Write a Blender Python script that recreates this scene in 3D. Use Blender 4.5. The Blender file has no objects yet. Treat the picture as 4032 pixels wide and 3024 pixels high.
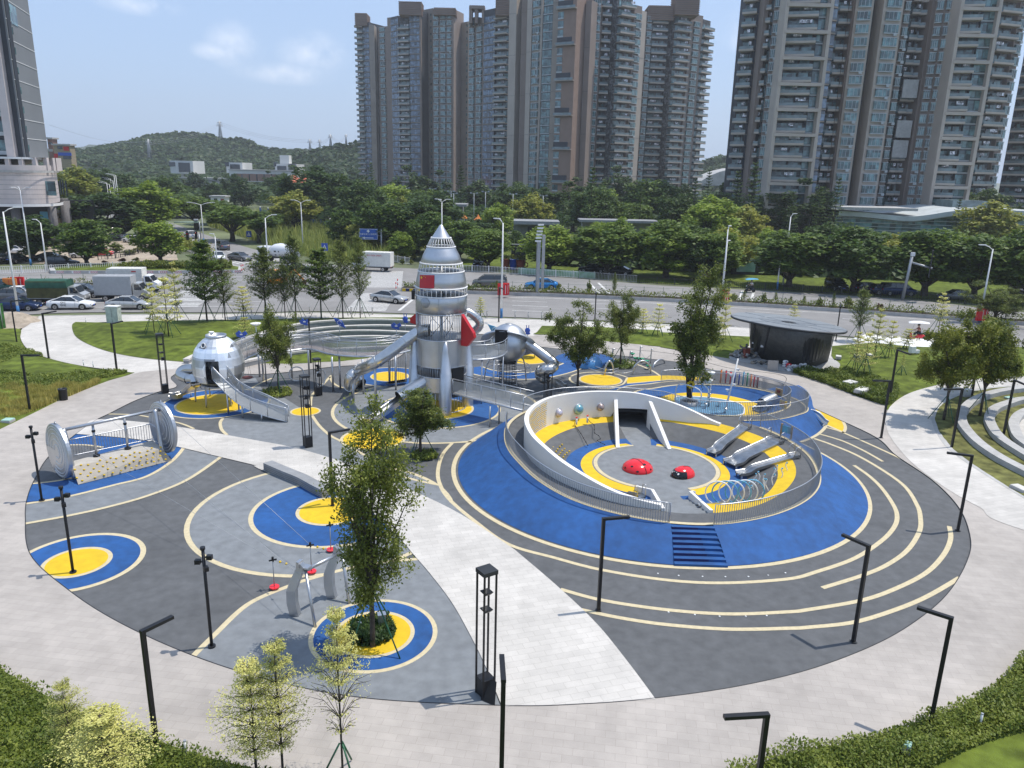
import bpy,bmesh,math,random
from math import cos,sin,pi
from mathutils import Vector as V3,Matrix,noise
R_=math.radians
random.seed(7)
S=bpy.context.scene
COL=S.collection
# camera
FPX,PITCH,ROLL,CH=3028.0,R_(15.5),R_(1.3),16.0
cam=bpy.data.cameras.new('camera');camo=bpy.data.objects.new('camera',cam);COL.objects.link(camo)
camo.location=(0,0,CH)
camo.rotation_euler=(Matrix.Rotation(R_(90)-PITCH,4,'X')@Matrix.Rotation(ROLL,4,'Z')).to_euler()
cam.sensor_width=36;cam.lens=FPX/4032*36;cam.clip_end=9000;cam.clip_start=.2
S.camera=camo
# world and sun
SUN=V3((.365,.10,.925)).normalized()
W=bpy.data.worlds.new('World');S.world=W;W.use_nodes=True
nt=W.node_tree;N=nt.nodes;L=nt.links;N.clear()
out=N.new('ShaderNodeOutputWorld');bg=N.new('ShaderNodeBackground');sky=N.new('ShaderNodeTexSky')
sky.sky_type='NISHITA';sky.sun_disc=False
sky.sun_elevation=math.asin(SUN.z);sky.sun_rotation=math.atan2(SUN.x,SUN.y)
sky.air_density=1.0;sky.dust_density=1.6;sky.ozone_density=1.3;sky.altitude=30
bg.inputs['Strength'].default_value=.125
tc=N.new('ShaderNodeTexCoord')
def dirmask(d,w,soft):
 vd=N.new('ShaderNodeVectorMath');vd.operation='SUBTRACT';vd.inputs[1].default_value=d
 L.new(tc.outputs['Generated'],vd.inputs[0])
 sc=N.new('ShaderNodeVectorMath');sc.operation='MULTIPLY';sc.inputs[1].default_value=(1/w[0],1/w[0],1/w[1])
 L.new(vd.outputs[0],sc.inputs[0])
 ln=N.new('ShaderNodeVectorMath');ln.operation='LENGTH';L.new(sc.outputs[0],ln.inputs[0])
 mr=N.new('ShaderNodeMapRange');mr.inputs[1].default_value=1;mr.inputs[2].default_value=soft
 L.new(ln.outputs['Value'],mr.inputs[0]);return mr.outputs[0]
nz=N.new('ShaderNodeTexNoise');nz.inputs['Scale'].default_value=16;nz.inputs['Detail'].default_value=8
nz.inputs['Roughness'].default_value=.55
L.new(tc.outputs['Generated'],nz.inputs['Vector'])
def ray(x,y):
 x-=2016;y-=1512;c,s=cos(ROLL),sin(ROLL)
 xr,yr=c*x+s*y,-s*x+c*y
 cp,sp=cos(PITCH),sin(PITCH)
 return V3((xr,FPX*cp-yr*sp,-(FPX*sp+yr*cp)))
cloud=None
for(px_,py_,w)in[(925,175,(.036,.030)),(850,200,(.03,.012)),(1240,205,(.05,.026)),(1130,290,(.07,.014)),(560,20,(.05,.012)),(2990,120,(.05,.03))]:
 m=dirmask(ray(px_,py_).normalized(),w,.15)
 if cloud is None:cloud=m
 else:
  a=N.new('ShaderNodeMath');a.operation='MAXIMUM';L.new(cloud,a.inputs[0]);L.new(m,a.inputs[1]);cloud=a.outputs[0]
mu=N.new('ShaderNodeMath');mu.operation='MULTIPLY';L.new(cloud,mu.inputs[0])
nr=N.new('ShaderNodeMapRange');nr.inputs[1].default_value=.42;nr.inputs[2].default_value=.72;L.new(nz.outputs[0],nr.inputs[0]);L.new(nr.outputs[0],mu.inputs[1])
mx=N.new('ShaderNodeMix');mx.data_type='RGBA';L.new(mu.outputs[0],mx.inputs['Factor'])
pale=N.new('ShaderNodeMix');pale.data_type='RGBA';pale.inputs['Factor'].default_value=.6;pale.inputs['B'].default_value=(3.9,5.5,8.5,1)
L.new(sky.outputs[0],pale.inputs['A'])
L.new(pale.outputs['Result'],mx.inputs['A']);mx.inputs['B'].default_value=(7.8,8.3,9.4,1)
L.new(mx.outputs['Result'],bg.inputs['Color']);L.new(bg.outputs[0],out.inputs['Surface'])
sl=bpy.data.lights.new('sun','SUN');sl.energy=3.9;sl.angle=R_(.5);sl.color=(1,.95,.875)
so=bpy.data.objects.new('sun',sl);COL.objects.link(so);so.rotation_euler=SUN.to_track_quat('Z','Y').to_euler();so.location=(30,10,80)
S.view_settings.view_transform='Standard';S.view_settings.look='None';S.view_settings.gamma=1
S.view_settings.use_curve_mapping=False;S.view_settings.exposure=.14
S.render.engine='CYCLES'
# photograph measurements -> world
CR=dict(A1=(0,0,.66319),A2=(1300,0,.72333),A3=(2700,0,.60271),A4=(0,900,.63291),A5=(600,1100,.5877),A6=(1300,850,.54259),A7=(1900,1300,.63291),A8=(2600,1000,.64738),B1=(0,1500,.45208),B2=(0,2000,.63291),B3=(1000,1600,.54259),B4=(1000,2100,.5571),B5=(2000,2000,.61728),B6=(3000,2000,.61722),B7=(1400,700,.67812),B8=(3100,1400,.42191),F=(0,0,1.82278),C1=(1950,1450,.3316),C2=(2550,1350,.36166),C3=(2500,1800,.36166),C4=(1800,1200,.36166),C5=(2800,1150,.31646),C6=(0,700,.36157),C7=(600,850,.40687),C8=(3500,1100,.63033))
def PX(k,x,y):o=CR[k];return o[0]+x*o[2],o[1]+y*o[2]
def U(k,x,y,z=0.0):
 d=ray(*PX(k,x,y));t=(CH-z)/-d.z;return V3((d.x*t,d.y*t,z))
def V(k,x,y,Y):
 d=ray(*PX(k,x,y));t=Y/d.y;return V3((d.x*t,Y,CH+d.z*t))
def UL(k,pts,z=0.0):return[U(k,p[0],p[1],p[2]if len(p)>2 else z)for p in pts]
def ppm(Y):return FPX/(Y*cos(PITCH)+14*sin(PITCH))
def spline(P,closed=False,n=8):
 P=[V3(p)for p in P];out=[];m=len(P)
 rng=range(m)if closed else range(m-1)
 for i in rng:
  if closed:a,b,c,d=P[(i-1)%m],P[i],P[(i+1)%m],P[(i+2)%m]
  else:a,b,c,d=P[max(i-1,0)],P[i],P[i+1],P[min(i+2,m-1)]
  for j in range(n):
   t=j/n
   out.append(.5*((2*b)+(c-a)*t+(2*a-5*b+4*c-d)*t*t+(3*b-a-3*c+d)*t**3))
 if not closed:out.append(P[-1].copy())
 return out
def fitcirc(P):
 n=len(P);sx=sum(p.x for p in P)/n;sy=sum(p.y for p in P)/n
 suu=suv=svv=suuu=svvv=suvv=svuu=0
 for p in P:
  u,v=p.x-sx,p.y-sy
  suu+=u*u;suv+=u*v;svv+=v*v;suuu+=u**3;svvv+=v**3;suvv+=u*v*v;svuu+=v*u*u
 d=suu*svv-suv*suv;a=.5*(suuu+suvv);b=.5*(svvv+svuu)
 uc=(a*svv-b*suv)/d;vc=(b*suu-a*suv)/d
 return sx+uc,sy+vc,math.sqrt(uc*uc+vc*vc+(suu+svv)/n)
def circ(cx,cy,r,z=0,n=64,a0=0,a1=2*pi):
 full=abs(a1-a0)>6.28
 return[V3((cx+r*cos(a0+(a1-a0)*i/(n if full else n-1)),cy+r*sin(a0+(a1-a0)*i/(n if full else n-1)),z))for i in range(n)]
# mesh builder
class MB:
 def __init__(s):s.v=[];s.f=[];s.m=[];s.sm=[]
 def add(s,vs,fs,mi=0,smooth=False):
  o=len(s.v);s.v+=[tuple(v)for v in vs]
  for f in fs:s.f.append(tuple(o+i for i in f));s.m.append(mi);s.sm.append(smooth)
  return s
 def box(s,c,d,rz=0,mi=0,M=None):
  x,y,z=d[0]/2,d[1]/2,d[2]/2;vs=[]
  co,si=cos(rz),sin(rz)
  for dx,dy,dz in((-x,-y,-z),(x,-y,-z),(x,y,-z),(-x,y,-z),(-x,-y,z),(x,-y,z),(x,y,z),(-x,y,z)):
   p=V3((c[0]+dx*co-dy*si,c[1]+dx*si+dy*co,c[2]+dz));vs.append(M@p if M else p)
  return s.add(vs,[(0,3,2,1),(4,5,6,7),(0,1,5,4),(1,2,6,5),(2,3,7,6),(3,0,4,7)],mi)
 def tube(s,pts,r,n=8,mi=0,caps=True,smooth=True,closed=False):
  pts=[V3(p)for p in pts];m=len(pts);rr=r if isinstance(r,(list,tuple))else[r]*m
  vs=[];up=None
  for i,p in enumerate(pts):
   if closed:t=(pts[(i+1)%m]-pts[(i-1)%m])
   else:t=(pts[min(i+1,m-1)]-pts[max(i-1,0)])
   if t.length<1e-9:t=V3((0,0,1))
   t.normalize()
   if up is None:
    up=V3((0,0,1))if abs(t.z)<.9 else V3((1,0,0))
   a=t.cross(up)
   if a.length<1e-4:a=t.cross(V3((1,0,0))if abs(t.x)<.9 else V3((0,1,0)))
   a.normalize();b=a.cross(t).normalized();up=b
   for k in range(n):
    an=2*pi*(k+.5)/n
    vs.append(p+(a*cos(an)+b*sin(an))*rr[i])
  fs=[(i*n+k,i*n+(k+1)%n,(i+1)*n+(k+1)%n,(i+1)*n+k)for i in range(m-1)for k in range(n)]
  if closed:fs+=[((m-1)*n+k,(m-1)*n+(k+1)%n,(k+1)%n,k)for k in range(n)]
  s.add(vs,fs,mi,smooth)
  if caps and not closed and n>2:
   o=len(s.v)-len(vs)
   s.f.append(tuple(o+k for k in range(n))[::-1]);s.m.append(mi);s.sm.append(False)
   s.f.append(tuple(o+(m-1)*n+k for k in range(n)));s.m.append(mi);s.sm.append(False)
  return s
 def chute(s,pts,w,h,mi=0,th=.03):
  pts=[V3(p)for p in pts];m=len(pts);vs=[]
  prof=[(-w/2-th,h+.02),(-w/2,h),(-w/2,.06),(-w/2+.06,0),(w/2-.06,0),(w/2,.06),(w/2,h),(w/2+th,h+.02),(w/2+th,-.04),(-w/2-th,-.04)]
  for i,p in enumerate(pts):
   t=pts[min(i+1,m-1)]-pts[max(i-1,0)];a=V3((t.y,-t.x,0)).normalized();b=a.cross(t).normalized()
   for(q,r)in prof:vs.append(p+a*q+b*r)
  n=len(prof)
  s.add(vs,[(i*n+k,i*n+(k+1)%n,(i+1)*n+(k+1)%n,(i+1)*n+k)for i in range(m-1)for k in range(n)],mi)
  return s
 def lathe(s,prof,n=32,c=(0,0,0),mi=0,smooth=True,a0=0,a1=2*pi):
  full=abs(a1-a0)>6.28;q=n if full else n+1;vs=[]
  for(r,z)in prof:
   for k in range(q):
    an=a0+(a1-a0)*k/n;vs.append((c[0]+r*cos(an),c[1]+r*sin(an),c[2]+z))
  fs=[(i*q+k,i*q+(k+1)%q,(i+1)*q+(k+1)%q,(i+1)*q+k)for i in range(len(prof)-1)for k in range(n)]
  return s.add(vs,fs,mi,smooth)
 def disc(s,c,r,n=32,mi=0):return s.add([(c[0]+r*cos(2*pi*k/n),c[1]+r*sin(2*pi*k/n),c[2])for k in range(n)],[tuple(range(n))],mi)
 def cyl(s,c,r,h,n=16,mi=0,r2=None):
  r2=r if r2 is None else r2
  return s.tube([c,(c[0],c[1],c[2]+h)],[r,r2],n,mi)
 def poly(s,P,z=None,mi=0):
  P=[V3((p[0],p[1],p[2]if z is None else z))for p in P]
  a=sum(P[i].x*P[(i+1)%len(P)].y-P[(i+1)%len(P)].x*P[i].y for i in range(len(P)))
  if a<0:P=P[::-1]
  return s.add(P,[tuple(range(len(P)))],mi)
 def prism(s,P,z0,z1,mi=0,smooth=False):
  P=[V3((p[0],p[1],0))for p in P]
  a=sum(P[i].x*P[(i+1)%len(P)].y-P[(i+1)%len(P)].x*P[i].y for i in range(len(P)))
  if a<0:P=P[::-1]
  n=len(P)
  s.add([(p.x,p.y,z0)for p in P]+[(p.x,p.y,z1)for p in P],[tuple(range(n))[::-1],tuple(range(n,2*n))]+[(i,(i+1)%n,n+(i+1)%n,n+i)for i in range(n)],mi,smooth)
  return s
 def loft(s,rows,closed=False,mi=0,smooth=True):
  n=len(rows[0]);vs=[p for r in rows for p in r]
  k=n if closed else n-1
  return s.add(vs,[(i*n+j,i*n+(j+1)%n,(i+1)*n+(j+1)%n,(i+1)*n+j)for i in range(len(rows)-1)for j in range(k)],mi,smooth)
 def ball(s,c,r,mi=0,nu=16,nv=10,sc=(1,1,1),v0=-pi/2,M=None):
  rows=[]
  for j in range(nv+1):
   v=v0+(pi/2-v0)*j/nv
   row=[]
   for i in range(nu):
    a=2*pi*i/nu
    p=V3((c[0]+sc[0]*r*cos(v)*cos(a),c[1]+sc[1]*r*cos(v)*sin(a),c[2]+sc[2]*r*sin(v)))
    row.append(M@p if M else p)
   rows.append(row)
  return s.loft(rows,True,mi)
 def quad(s,a,b,c,d,mi=0):return s.add([a,b,c,d],[(0,1,2,3)],mi)
 def build(s,name,mats,parent=None,at=None):
  """at: the world origin of the object; with a parent it defaults to the parent's place (meshes are laid out in world metres)"""
  o_=V3(at)if at is not None else(parent['_o']if parent is not None and '_o' in parent else(0,0,0))
  o_=V3(o_)
  me=bpy.data.meshes.new(name)
  me.from_pydata([(v[0]-o_.x,v[1]-o_.y,v[2]-o_.z)for v in s.v],[],s.f)
  if not isinstance(mats,(list,tuple)):mats=[mats]
  for m in mats:me.materials.append(m)
  me.polygons.foreach_set('material_index',s.m);me.polygons.foreach_set('use_smooth',s.sm);me.update()
  ob=bpy.data.objects.new(name,me);COL.objects.link(ob)
  if parent is not None:ob.parent=parent;ob['_o']=tuple(o_)
  else:ob.location=o_;ob['_o']=tuple(o_)
  return ob
def tag(o,label=None,cat=None,group=None,kind=None):
 if label:o['label']=label
 if cat:o['category']=cat
 if group:o['group']=group
 if kind:o['kind']=kind
 return o
def thing(name,label,cat,loc=(0,0,0),rz=0,group=None):
 o=bpy.data.objects.new(name,None);COL.objects.link(o);o.location=loc;o.rotation_euler=(0,0,rz)
 o.empty_display_size=.3
 o['_o']=tuple(loc)if rz==0 else(0,0,0)
 return tag(o,label,cat,group)
def copy_tree(o,parent=None):
 c=o.copy();COL.objects.link(c)
 if parent is not None:c.parent=parent
 for ch in list(o.children):copy_tree(ch,c)
 return c
def place(o,loc,rz=0,sc=1,label=None,group=None):
 o.location=loc;o.rotation_euler=(0,0,rz);o.scale=(sc,sc,sc)if not isinstance(sc,tuple)else sc
 if label:o['label']=label
 if group:o['group']=group
 return o
class Proto:
 """first use hands out the model itself, later uses copy it and its parts"""
 def __init__(s,mk):s.mk=mk;s.o=None
 def __call__(s):
  if s.o is None:s.o=s.mk();return s.o
  return copy_tree(s.o)
# materials
def mat(name,col,rough=.6,metal=0,var=.12,scale=3,detail=4,bump=0,bscale=None,col2=None,spec=.5,kind=None,cell=None,stain=0):
 m=bpy.data.materials.new(name);m.use_nodes=True;nt=m.node_tree;N=nt.nodes;L=nt.links
 b=N['Principled BSDF'];b.inputs['Roughness'].default_value=rough;b.inputs['Metallic'].default_value=metal
 b.inputs['Specular IOR Level'].default_value=spec
 g=N.new('ShaderNodeNewGeometry');nz=N.new('ShaderNodeTexNoise');nz.inputs['Scale'].default_value=scale;nz.inputs['Detail'].default_value=detail
 L.new(g.outputs['Position'],nz.inputs['Vector'])
 c2=col2 if col2 else tuple(max(0,c*(1-2*var))for c in col)
 c1=col if col2 else tuple(min(1,c*(1+var))for c in col)
 mr=N.new('ShaderNodeMapRange');mr.inputs[1].default_value=.3;mr.inputs[2].default_value=.7;L.new(nz.outputs[0],mr.inputs[0])
 mx=N.new('ShaderNodeMix');mx.data_type='RGBA';mx.inputs['A'].default_value=(*c1,1);mx.inputs['B'].default_value=(*c2,1)
 L.new(mr.outputs[0],mx.inputs['Factor']);cur=mx.outputs['Result']
 if stain:
  n2=N.new('ShaderNodeTexNoise');n2.inputs['Scale'].default_value=scale*.13;n2.inputs['Detail'].default_value=6;n2.inputs['Roughness'].default_value=.65
  L.new(g.outputs['Position'],n2.inputs['Vector'])
  r2=N.new('ShaderNodeMapRange');r2.inputs[1].default_value=.38;r2.inputs[2].default_value=.68;r2.inputs[3].default_value=1+stain*.4;r2.inputs[4].default_value=1-stain
  L.new(n2.outputs[0],r2.inputs[0])
  v=N.new('ShaderNodeVectorMath');v.operation='SCALE';L.new(cur,v.inputs[0]);L.new(r2.outputs[0],v.inputs['Scale']);cur=v.outputs[0]
 if cell:
  sn=N.new('ShaderNodeVectorMath');sn.operation='SNAP';sn.inputs[1].default_value=cell;L.new(g.outputs['Position'],sn.inputs[0])
  wn=N.new('ShaderNodeTexWhiteNoise');wn.noise_dimensions='3D';L.new(sn.outputs[0],wn.inputs['Vector'])
  r3=N.new('ShaderNodeMapRange');r3.inputs[3].default_value=.35;r3.inputs[4].default_value=2.1;L.new(wn.outputs[0],r3.inputs[0])
  v=N.new('ShaderNodeVectorMath');v.operation='SCALE';L.new(cur,v.inputs[0]);L.new(r3.outputs[0],v.inputs['Scale']);cur=v.outputs[0]
 L.new(cur,b.inputs['Base Color'])
 if bump:
  n3=N.new('ShaderNodeTexNoise');n3.inputs['Scale'].default_value=bscale or scale*6;n3.inputs['Detail'].default_value=5;L.new(g.outputs['Position'],n3.inputs['Vector'])
  bp=N.new('ShaderNodeBump');bp.inputs['Strength'].default_value=bump;bp.inputs['Distance'].default_value=.02
  L.new(n3.outputs[0],bp.inputs['Height']);L.new(bp.outputs[0],b.inputs['Normal'])
 m['_']=1
 return m
def tiles(m,w,h,mortar=(.25,.24,.23),size=.012,rot=0.0,amt=.10,msize=.02):
 """lay paving joints over a material (brick pattern in the ground plane)"""
 nt=m.node_tree;N=nt.nodes;L=nt.links;b=N['Principled BSDF'];src=b.inputs['Base Color'].links[0].from_socket
 g=N.new('ShaderNodeNewGeometry');mp=N.new('ShaderNodeMapping');mp.inputs['Rotation'].default_value=(0,0,rot);L.new(g.outputs['Position'],mp.inputs[0])
 br=N.new('ShaderNodeTexBrick');br.inputs['Scale'].default_value=1;br.inputs['Brick Width'].default_value=w;br.inputs['Row Height'].default_value=h
 br.inputs['Mortar Size'].default_value=size;br.inputs['Mortar Smooth'].default_value=.2
 br.inputs['Color1'].default_value=(1+amt,1+amt,1+amt,1);br.inputs['Color2'].default_value=(1-amt,1-amt,1-amt,1);br.inputs['Mortar'].default_value=(*mortar,1)
 L.new(mp.outputs[0],br.inputs['Vector'])
 mu=N.new('ShaderNodeMix');mu.data_type='RGBA';mu.blend_type='MULTIPLY';mu.inputs['Factor'].default_value=1
 L.new(src,mu.inputs['A']);L.new(br.outputs['Color'],mu.inputs['B']);L.new(mu.outputs['Result'],b.inputs['Base Color'])
 return m
def leafmat(name,c1,c2,trans=.35,rough=.55):
 m=bpy.data.materials.new(name);m.use_nodes=True;nt=m.node_tree;N=nt.nodes;L=nt.links
 b=N['Principled BSDF'];b.inputs['Roughness'].default_value=rough;b.inputs['Specular IOR Level'].default_value=.35
 g=N.new('ShaderNodeNewGeometry');oi=N.new('ShaderNodeObjectInfo')
 nz=N.new('ShaderNodeTexNoise');nz.inputs['Scale'].default_value=1.1;nz.inputs['Detail'].default_value=5;L.new(g.outputs['Position'],nz.inputs['Vector'])
 ad=N.new('ShaderNodeMath');ad.operation='ADD';L.new(nz.outputs[0],ad.inputs[0])
 ml=N.new('ShaderNodeMath');ml.operation='MULTIPLY_ADD';ml.inputs[1].default_value=.34;ml.inputs[2].default_value=-.17;L.new(oi.outputs['Random'],ml.inputs[0]);L.new(ml.outputs[0],ad.inputs[1])
 a2=N.new('ShaderNodeMath');a2.operation='ADD';L.new(ad.outputs[0],a2.inputs[0])
 m2=N.new('ShaderNodeMath');m2.operation='MULTIPLY_ADD';m2.inputs[1].default_value=.5;m2.inputs[2].default_value=-.25;L.new(g.outputs['Random Per Island'],m2.inputs[0]);L.new(m2.outputs[0],a2.inputs[1])
 mr=N.new('ShaderNodeMapRange');mr.inputs[1].default_value=.25;mr.inputs[2].default_value=.75;L.new(a2.outputs[0],mr.inputs[0])
 mx=N.new('ShaderNodeMix');mx.data_type='RGBA';mx.inputs['A'].default_value=(*c1,1);mx.inputs['B'].default_value=(*c2,1)
 L.new(mr.outputs[0],mx.inputs['Factor']);L.new(mx.outputs['Result'],b.inputs['Base Color'])
 t=N.new('ShaderNodeBsdfTranslucent');L.new(mx.outputs['Result'],t.inputs['Color'])
 ms=N.new('ShaderNodeMixShader');ms.inputs[0].default_value=trans;L.new(b.outputs[0],ms.inputs[1]);L.new(t.outputs[0],ms.inputs[2])
 L.new(ms.outputs[0],N['Material Output'].inputs['Surface'])
 return m
def meshmat(name,col,open_=.5):
 """perforated metal sheet: many pinholes, seen as half see-through"""
 m=bpy.data.materials.new(name);m.use_nodes=True;nt=m.node_tree;N=nt.nodes;L=nt.links
 b=N['Principled BSDF'];b.inputs['Base Color'].default_value=(*col,1);b.inputs['Roughness'].default_value=.45;b.inputs['Metallic'].default_value=.6
 t=N.new('ShaderNodeBsdfTransparent');g=N.new('ShaderNodeNewGeometry');vo=N.new('ShaderNodeTexNoise');vo.inputs['Scale'].default_value=.8
 L.new(g.outputs['Position'],vo.inputs['Vector'])
 mr=N.new('ShaderNodeMapRange');mr.inputs[3].default_value=open_-.1;mr.inputs[4].default_value=open_+.1;L.new(vo.outputs[0],mr.inputs[0])
 ms=N.new('ShaderNodeMixShader');L.new(mr.outputs[0],ms.inputs[0]);L.new(b.outputs[0],ms.inputs[1]);L.new(t.outputs[0],ms.inputs[2])
 L.new(ms.outputs[0],N['Material Output'].inputs['Surface'])
 return m
M={}
M['grass']=mat('lawn_grass',(.115,.150,.020),.9,var=.25,scale=1.3,detail=8,bump=.8,bscale=26,stain=.35,spec=.2)
M['grassdry']=mat('dry_lawn',(.16,.16,.05),.9,var=.3,scale=1.6,detail=8,bump=.8,bscale=26,stain=.35,spec=.2)
M['earth']=mat('earth',(.13,.15,.07),.95,var=.3,scale=.05,detail=8)
M['asphalt']=mat('asphalt',(.235,.225,.215),.9,var=.06,scale=.5,detail=8,bump=.3,bscale=30,stain=.14)
M['paint']=mat('road_paint',(.62,.61,.58),.8,var=.15,scale=4)
M['rubber']=mat('dark_grey_rubber',(.102,.105,.108),.85,var=.10,scale=2.2,detail=9,bump=.35,bscale=60,stain=.14)
M['rubberl']=mat('pale_grey_rubber',(.195,.208,.218),.85,var=.09,scale=2.2,detail=9,bump=.35,bscale=60,stain=.10)
M['blue']=mat('blue_rubber',(.012,.082,.26),.8,var=.11,scale=2.2,detail=9,bump=.4,bscale=60,stain=.22)
M['yellow']=mat('yellow_rubber',(.68,.445,.008),.8,var=.06,scale=2.5,detail=9,bump=.35,bscale=60,stain=.09)
M['cream']=mat('cream_line',(.56,.475,.30),.8,var=.06,scale=6)
M['pink']=tiles(mat('granite_paving',(.395,.357,.318),.8,var=.05,scale=1.4,detail=8,bump=.15,stain=.17),.6,.3,(.80,.79,.78),.006,R_(8),.045)
M['white']=tiles(mat('pale_paving',(.53,.50,.455),.8,var=.05,scale=1.2,detail=8,bump=.15,stain=.18),.6,.3,(.74,.73,.71),.007,R_(-18),.05)
M['conc']=mat('concrete',(.43,.42,.40),.85,var=.08,scale=2,detail=8,stain=.15,bump=.2)
M['concd']=mat('grey_concrete',(.26,.265,.27),.85,var=.08,scale=2,detail=8,stain=.15)
M['steel']=mat('brushed_steel',(.66,.67,.69),.36,1,var=.07,scale=1.5,detail=6,bump=.04,bscale=2)
M['steelm']=mat('matt_steel',(.56,.57,.585),.40,.95,var=.06,scale=1.2,detail=6,stain=.08)
M['shiny']=mat('polished_steel',(.60,.59,.57),.28,1,var=.08,scale=1.2,detail=4,bump=.05,bscale=3)
M['galv']=mat('grey_painted_steel',(.36,.375,.39),.45,.5,var=.05)
M['bed']=mat('slide_bed',(.36,.37,.38),.34,.95)
M['black']=mat('black_metal',(.012,.012,.014),.45,.2,var=.1)
M['dark']=mat('dark_metal',(.035,.037,.04),.5,.3,var=.1)
M['red']=mat('red_paint',(.50,.012,.018),.35,var=.05)
M['redl']=mat('red_gloss',(.72,.02,.03),.16,var=.03)
M['whitep']=mat('white_paint',(.76,.75,.73),.5,var=.03,scale=1,stain=.07)
M['wall']=mat('white_render',(.74,.72,.68),.8,var=.03,scale=.8,detail=8,stain=.07)
M['blackg']=mat('black_gloss',(.01,.01,.01),.2)
M['bluep']=mat('blue_paint',(.03,.09,.42),.4,var=.05)
M['teal']=mat('pale_blue_paint',(.10,.35,.52),.4,var=.05)
M['rust']=mat('red_brown',(.25,.06,.04),.7)
M['orange']=mat('orange_paint',(.75,.22,.03),.5)
M['green']=mat('green_post',(.02,.11,.05),.5)
M['greenp']=mat('green_plastic',(.02,.30,.14),.5)
M['bark']=mat('bark',(.075,.06,.045),.95,var=.3,scale=6,detail=6,bump=1,bscale=18)
M['barkl']=mat('grey_bark',(.16,.14,.11),.95,var=.25,scale=6,detail=6,bump=1,bscale=18)
M['soil']=mat('soil',(.06,.045,.03),.95,var=.3,scale=8)
M['sand']=mat('sand_soil',(.40,.33,.25),.95,var=.15,scale=2,stain=.2)
M['glassd']=mat('dark_glass',(.015,.02,.025),.08,0,var=.1,spec=1)
M['tyre']=mat('tyre',(.015,.015,.015),.8)
M['rim']=mat('alloy_rim',(.45,.45,.46),.3,.9)
M['lamp']=mat('lamp_lens',(.75,.75,.72),.2)
M['tail']=mat('tail_lens',(.45,.01,.01),.2)
M['skin']=mat('skin',(.42,.24,.16),.6)
M['water']=mat('shallow_water',(.13,.27,.40),.08,0,var=.12,scale=2,bump=.3,bscale=6)
M['mesh']=meshmat('perforated_sheet',(.55,.56,.56),.44)
M['glassr']=meshmat('mesh_rail',(.50,.52,.52),.5)
LM=dict(big=leafmat('broad_leaf',(0.048,0.098,0.017),(0.162,0.230,0.034),.42),big2=leafmat('bright_leaf',(0.119,0.194,0.023),(0.304,0.388,0.052),.45),dark=leafmat('dark_leaf',(0.030,0.066,0.017),(0.098,0.154,0.032),.4),yel=leafmat('yellow_green_leaf',(0.158,0.200,0.028),(0.370,0.362,0.063),.42),pale=leafmat('pale_variegated_leaf',(0.436,0.438,0.115),(0.792,0.750,0.276),.4),fine=leafmat('fine_green_leaf',(0.099,0.144,0.030),(0.264,0.300,0.075),.45),plaza=leafmat('camphor_leaf',(0.079,0.112,0.018),(0.251,0.281,0.051),.4),bushy=leafmat('bush_leaf',(0.079,0.119,0.014),(0.244,0.256,0.034)),gold=leafmat('golden_leaf',(0.211,0.213,0.023),(0.436,0.400,0.057)),far=leafmat('far_leaf',(0.024,0.051,0.013),(0.075,0.123,0.028)),redl=leafmat('red_leaf',(0.119,0.037,0.023),(0.211,0.088,0.034)),cover=leafmat('cover_leaf',(0.099,0.144,0.018),(0.264,0.300,0.052)),tall=leafmat('tall_grass_blade',(0.185,0.237,0.046),(0.422,0.438,0.115)),straw=leafmat('straw_blade',(0.264,0.250,0.046),(0.554,0.475,0.138)))
M['bluedark']=mat('navy_step_edge',(0.011,0.015,0.098),.7,var=.05)
# SETTING
def sheet(name,P,m,z,kind='structure'):
 o=MB().poly(P,z).build(name,m);tag(o,kind=kind);return o
def band(P,w,z,side=0):
 """flat strip of width w along the plan polyline P"""
 rows=[];m=len(P)
 for i,p in enumerate(P):
  t=P[min(i+1,m-1)]-P[max(i-1,0)];t.z=0
  n=V3((t.y,-t.x,0)).normalized()if t.length>0 else V3((1,0,0))
  rows.append([V3((p.x+n.x*w*(side-1)/2,p.y+n.y*w*(side-1)/2,z)),V3((p.x+n.x*w*(side+1)/2,p.y+n.y*w*(side+1)/2,z))])
 return rows
gr=MB()
gr.poly([(-5000,-60),(5000,-60),(5000,8000),(-5000,8000)],-.12)
tag(gr.build('ground',M['earth']),kind='structure')
sheet('road',spline(UL('C6',[(-500,1560),(220,1490),(1000,1460)])+UL('C7',[(900,930),(2000,925)])+UL('C5',[(0,400),(300,420)])+UL('C8',[(100,385),(250,400)])+[V3((62,67,0)),V3((95,45,0))])+spline([V3((112,64,0)),V3((84,86,0))]+UL('A8',[(2200,352),(1500,275),(700,225),(20,190)])+UL('A6',[(1840,455),(1020,400)])+[V3((-12,127.5,0)),V3((-32,131,0)),V3((-45,131.5,0)),V3((-62,121.5,0)),V3((-100,108,0)),V3((-140,96,0))]),M['asphalt'],-.05)
sheet('road',spline([V3((-38,130.5,-.0)),V3((-41,141,0)),V3((-48.1,148.5,0)),V3((-66.5,174,0)),V3((-86,203,0)),V3((-125,262,0)),V3((-165,330,0)),V3((-203,416,0)),V3((-262,536,0)),V3((-330,680,0))])+spline([V3((-352,680,0)),V3((-280,530,0)),V3((-222,421,0)),V3((-184,335,0)),V3((-143,266,0)),V3((-104,208,0)),V3((-80,172,0)),V3((-62.7,148,0)),V3((-53,131,0)),V3((-52,118,0))]),M['asphalt'],-.045)
sheet('parking_forecourt',[V3(p)for p in((-150,112,0),(-64,126,0),(-58,133,0),(-64,146,0),(-80,168,0),(-112,205,0),(-170,190,0))],M['sand'],-.055)
pm=MB()
def line(a,b,w=.15,z=-.04):
 for r in[band([V3(a),V3(b)],w,z)]:pm.loft(r,smooth=False)
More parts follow.
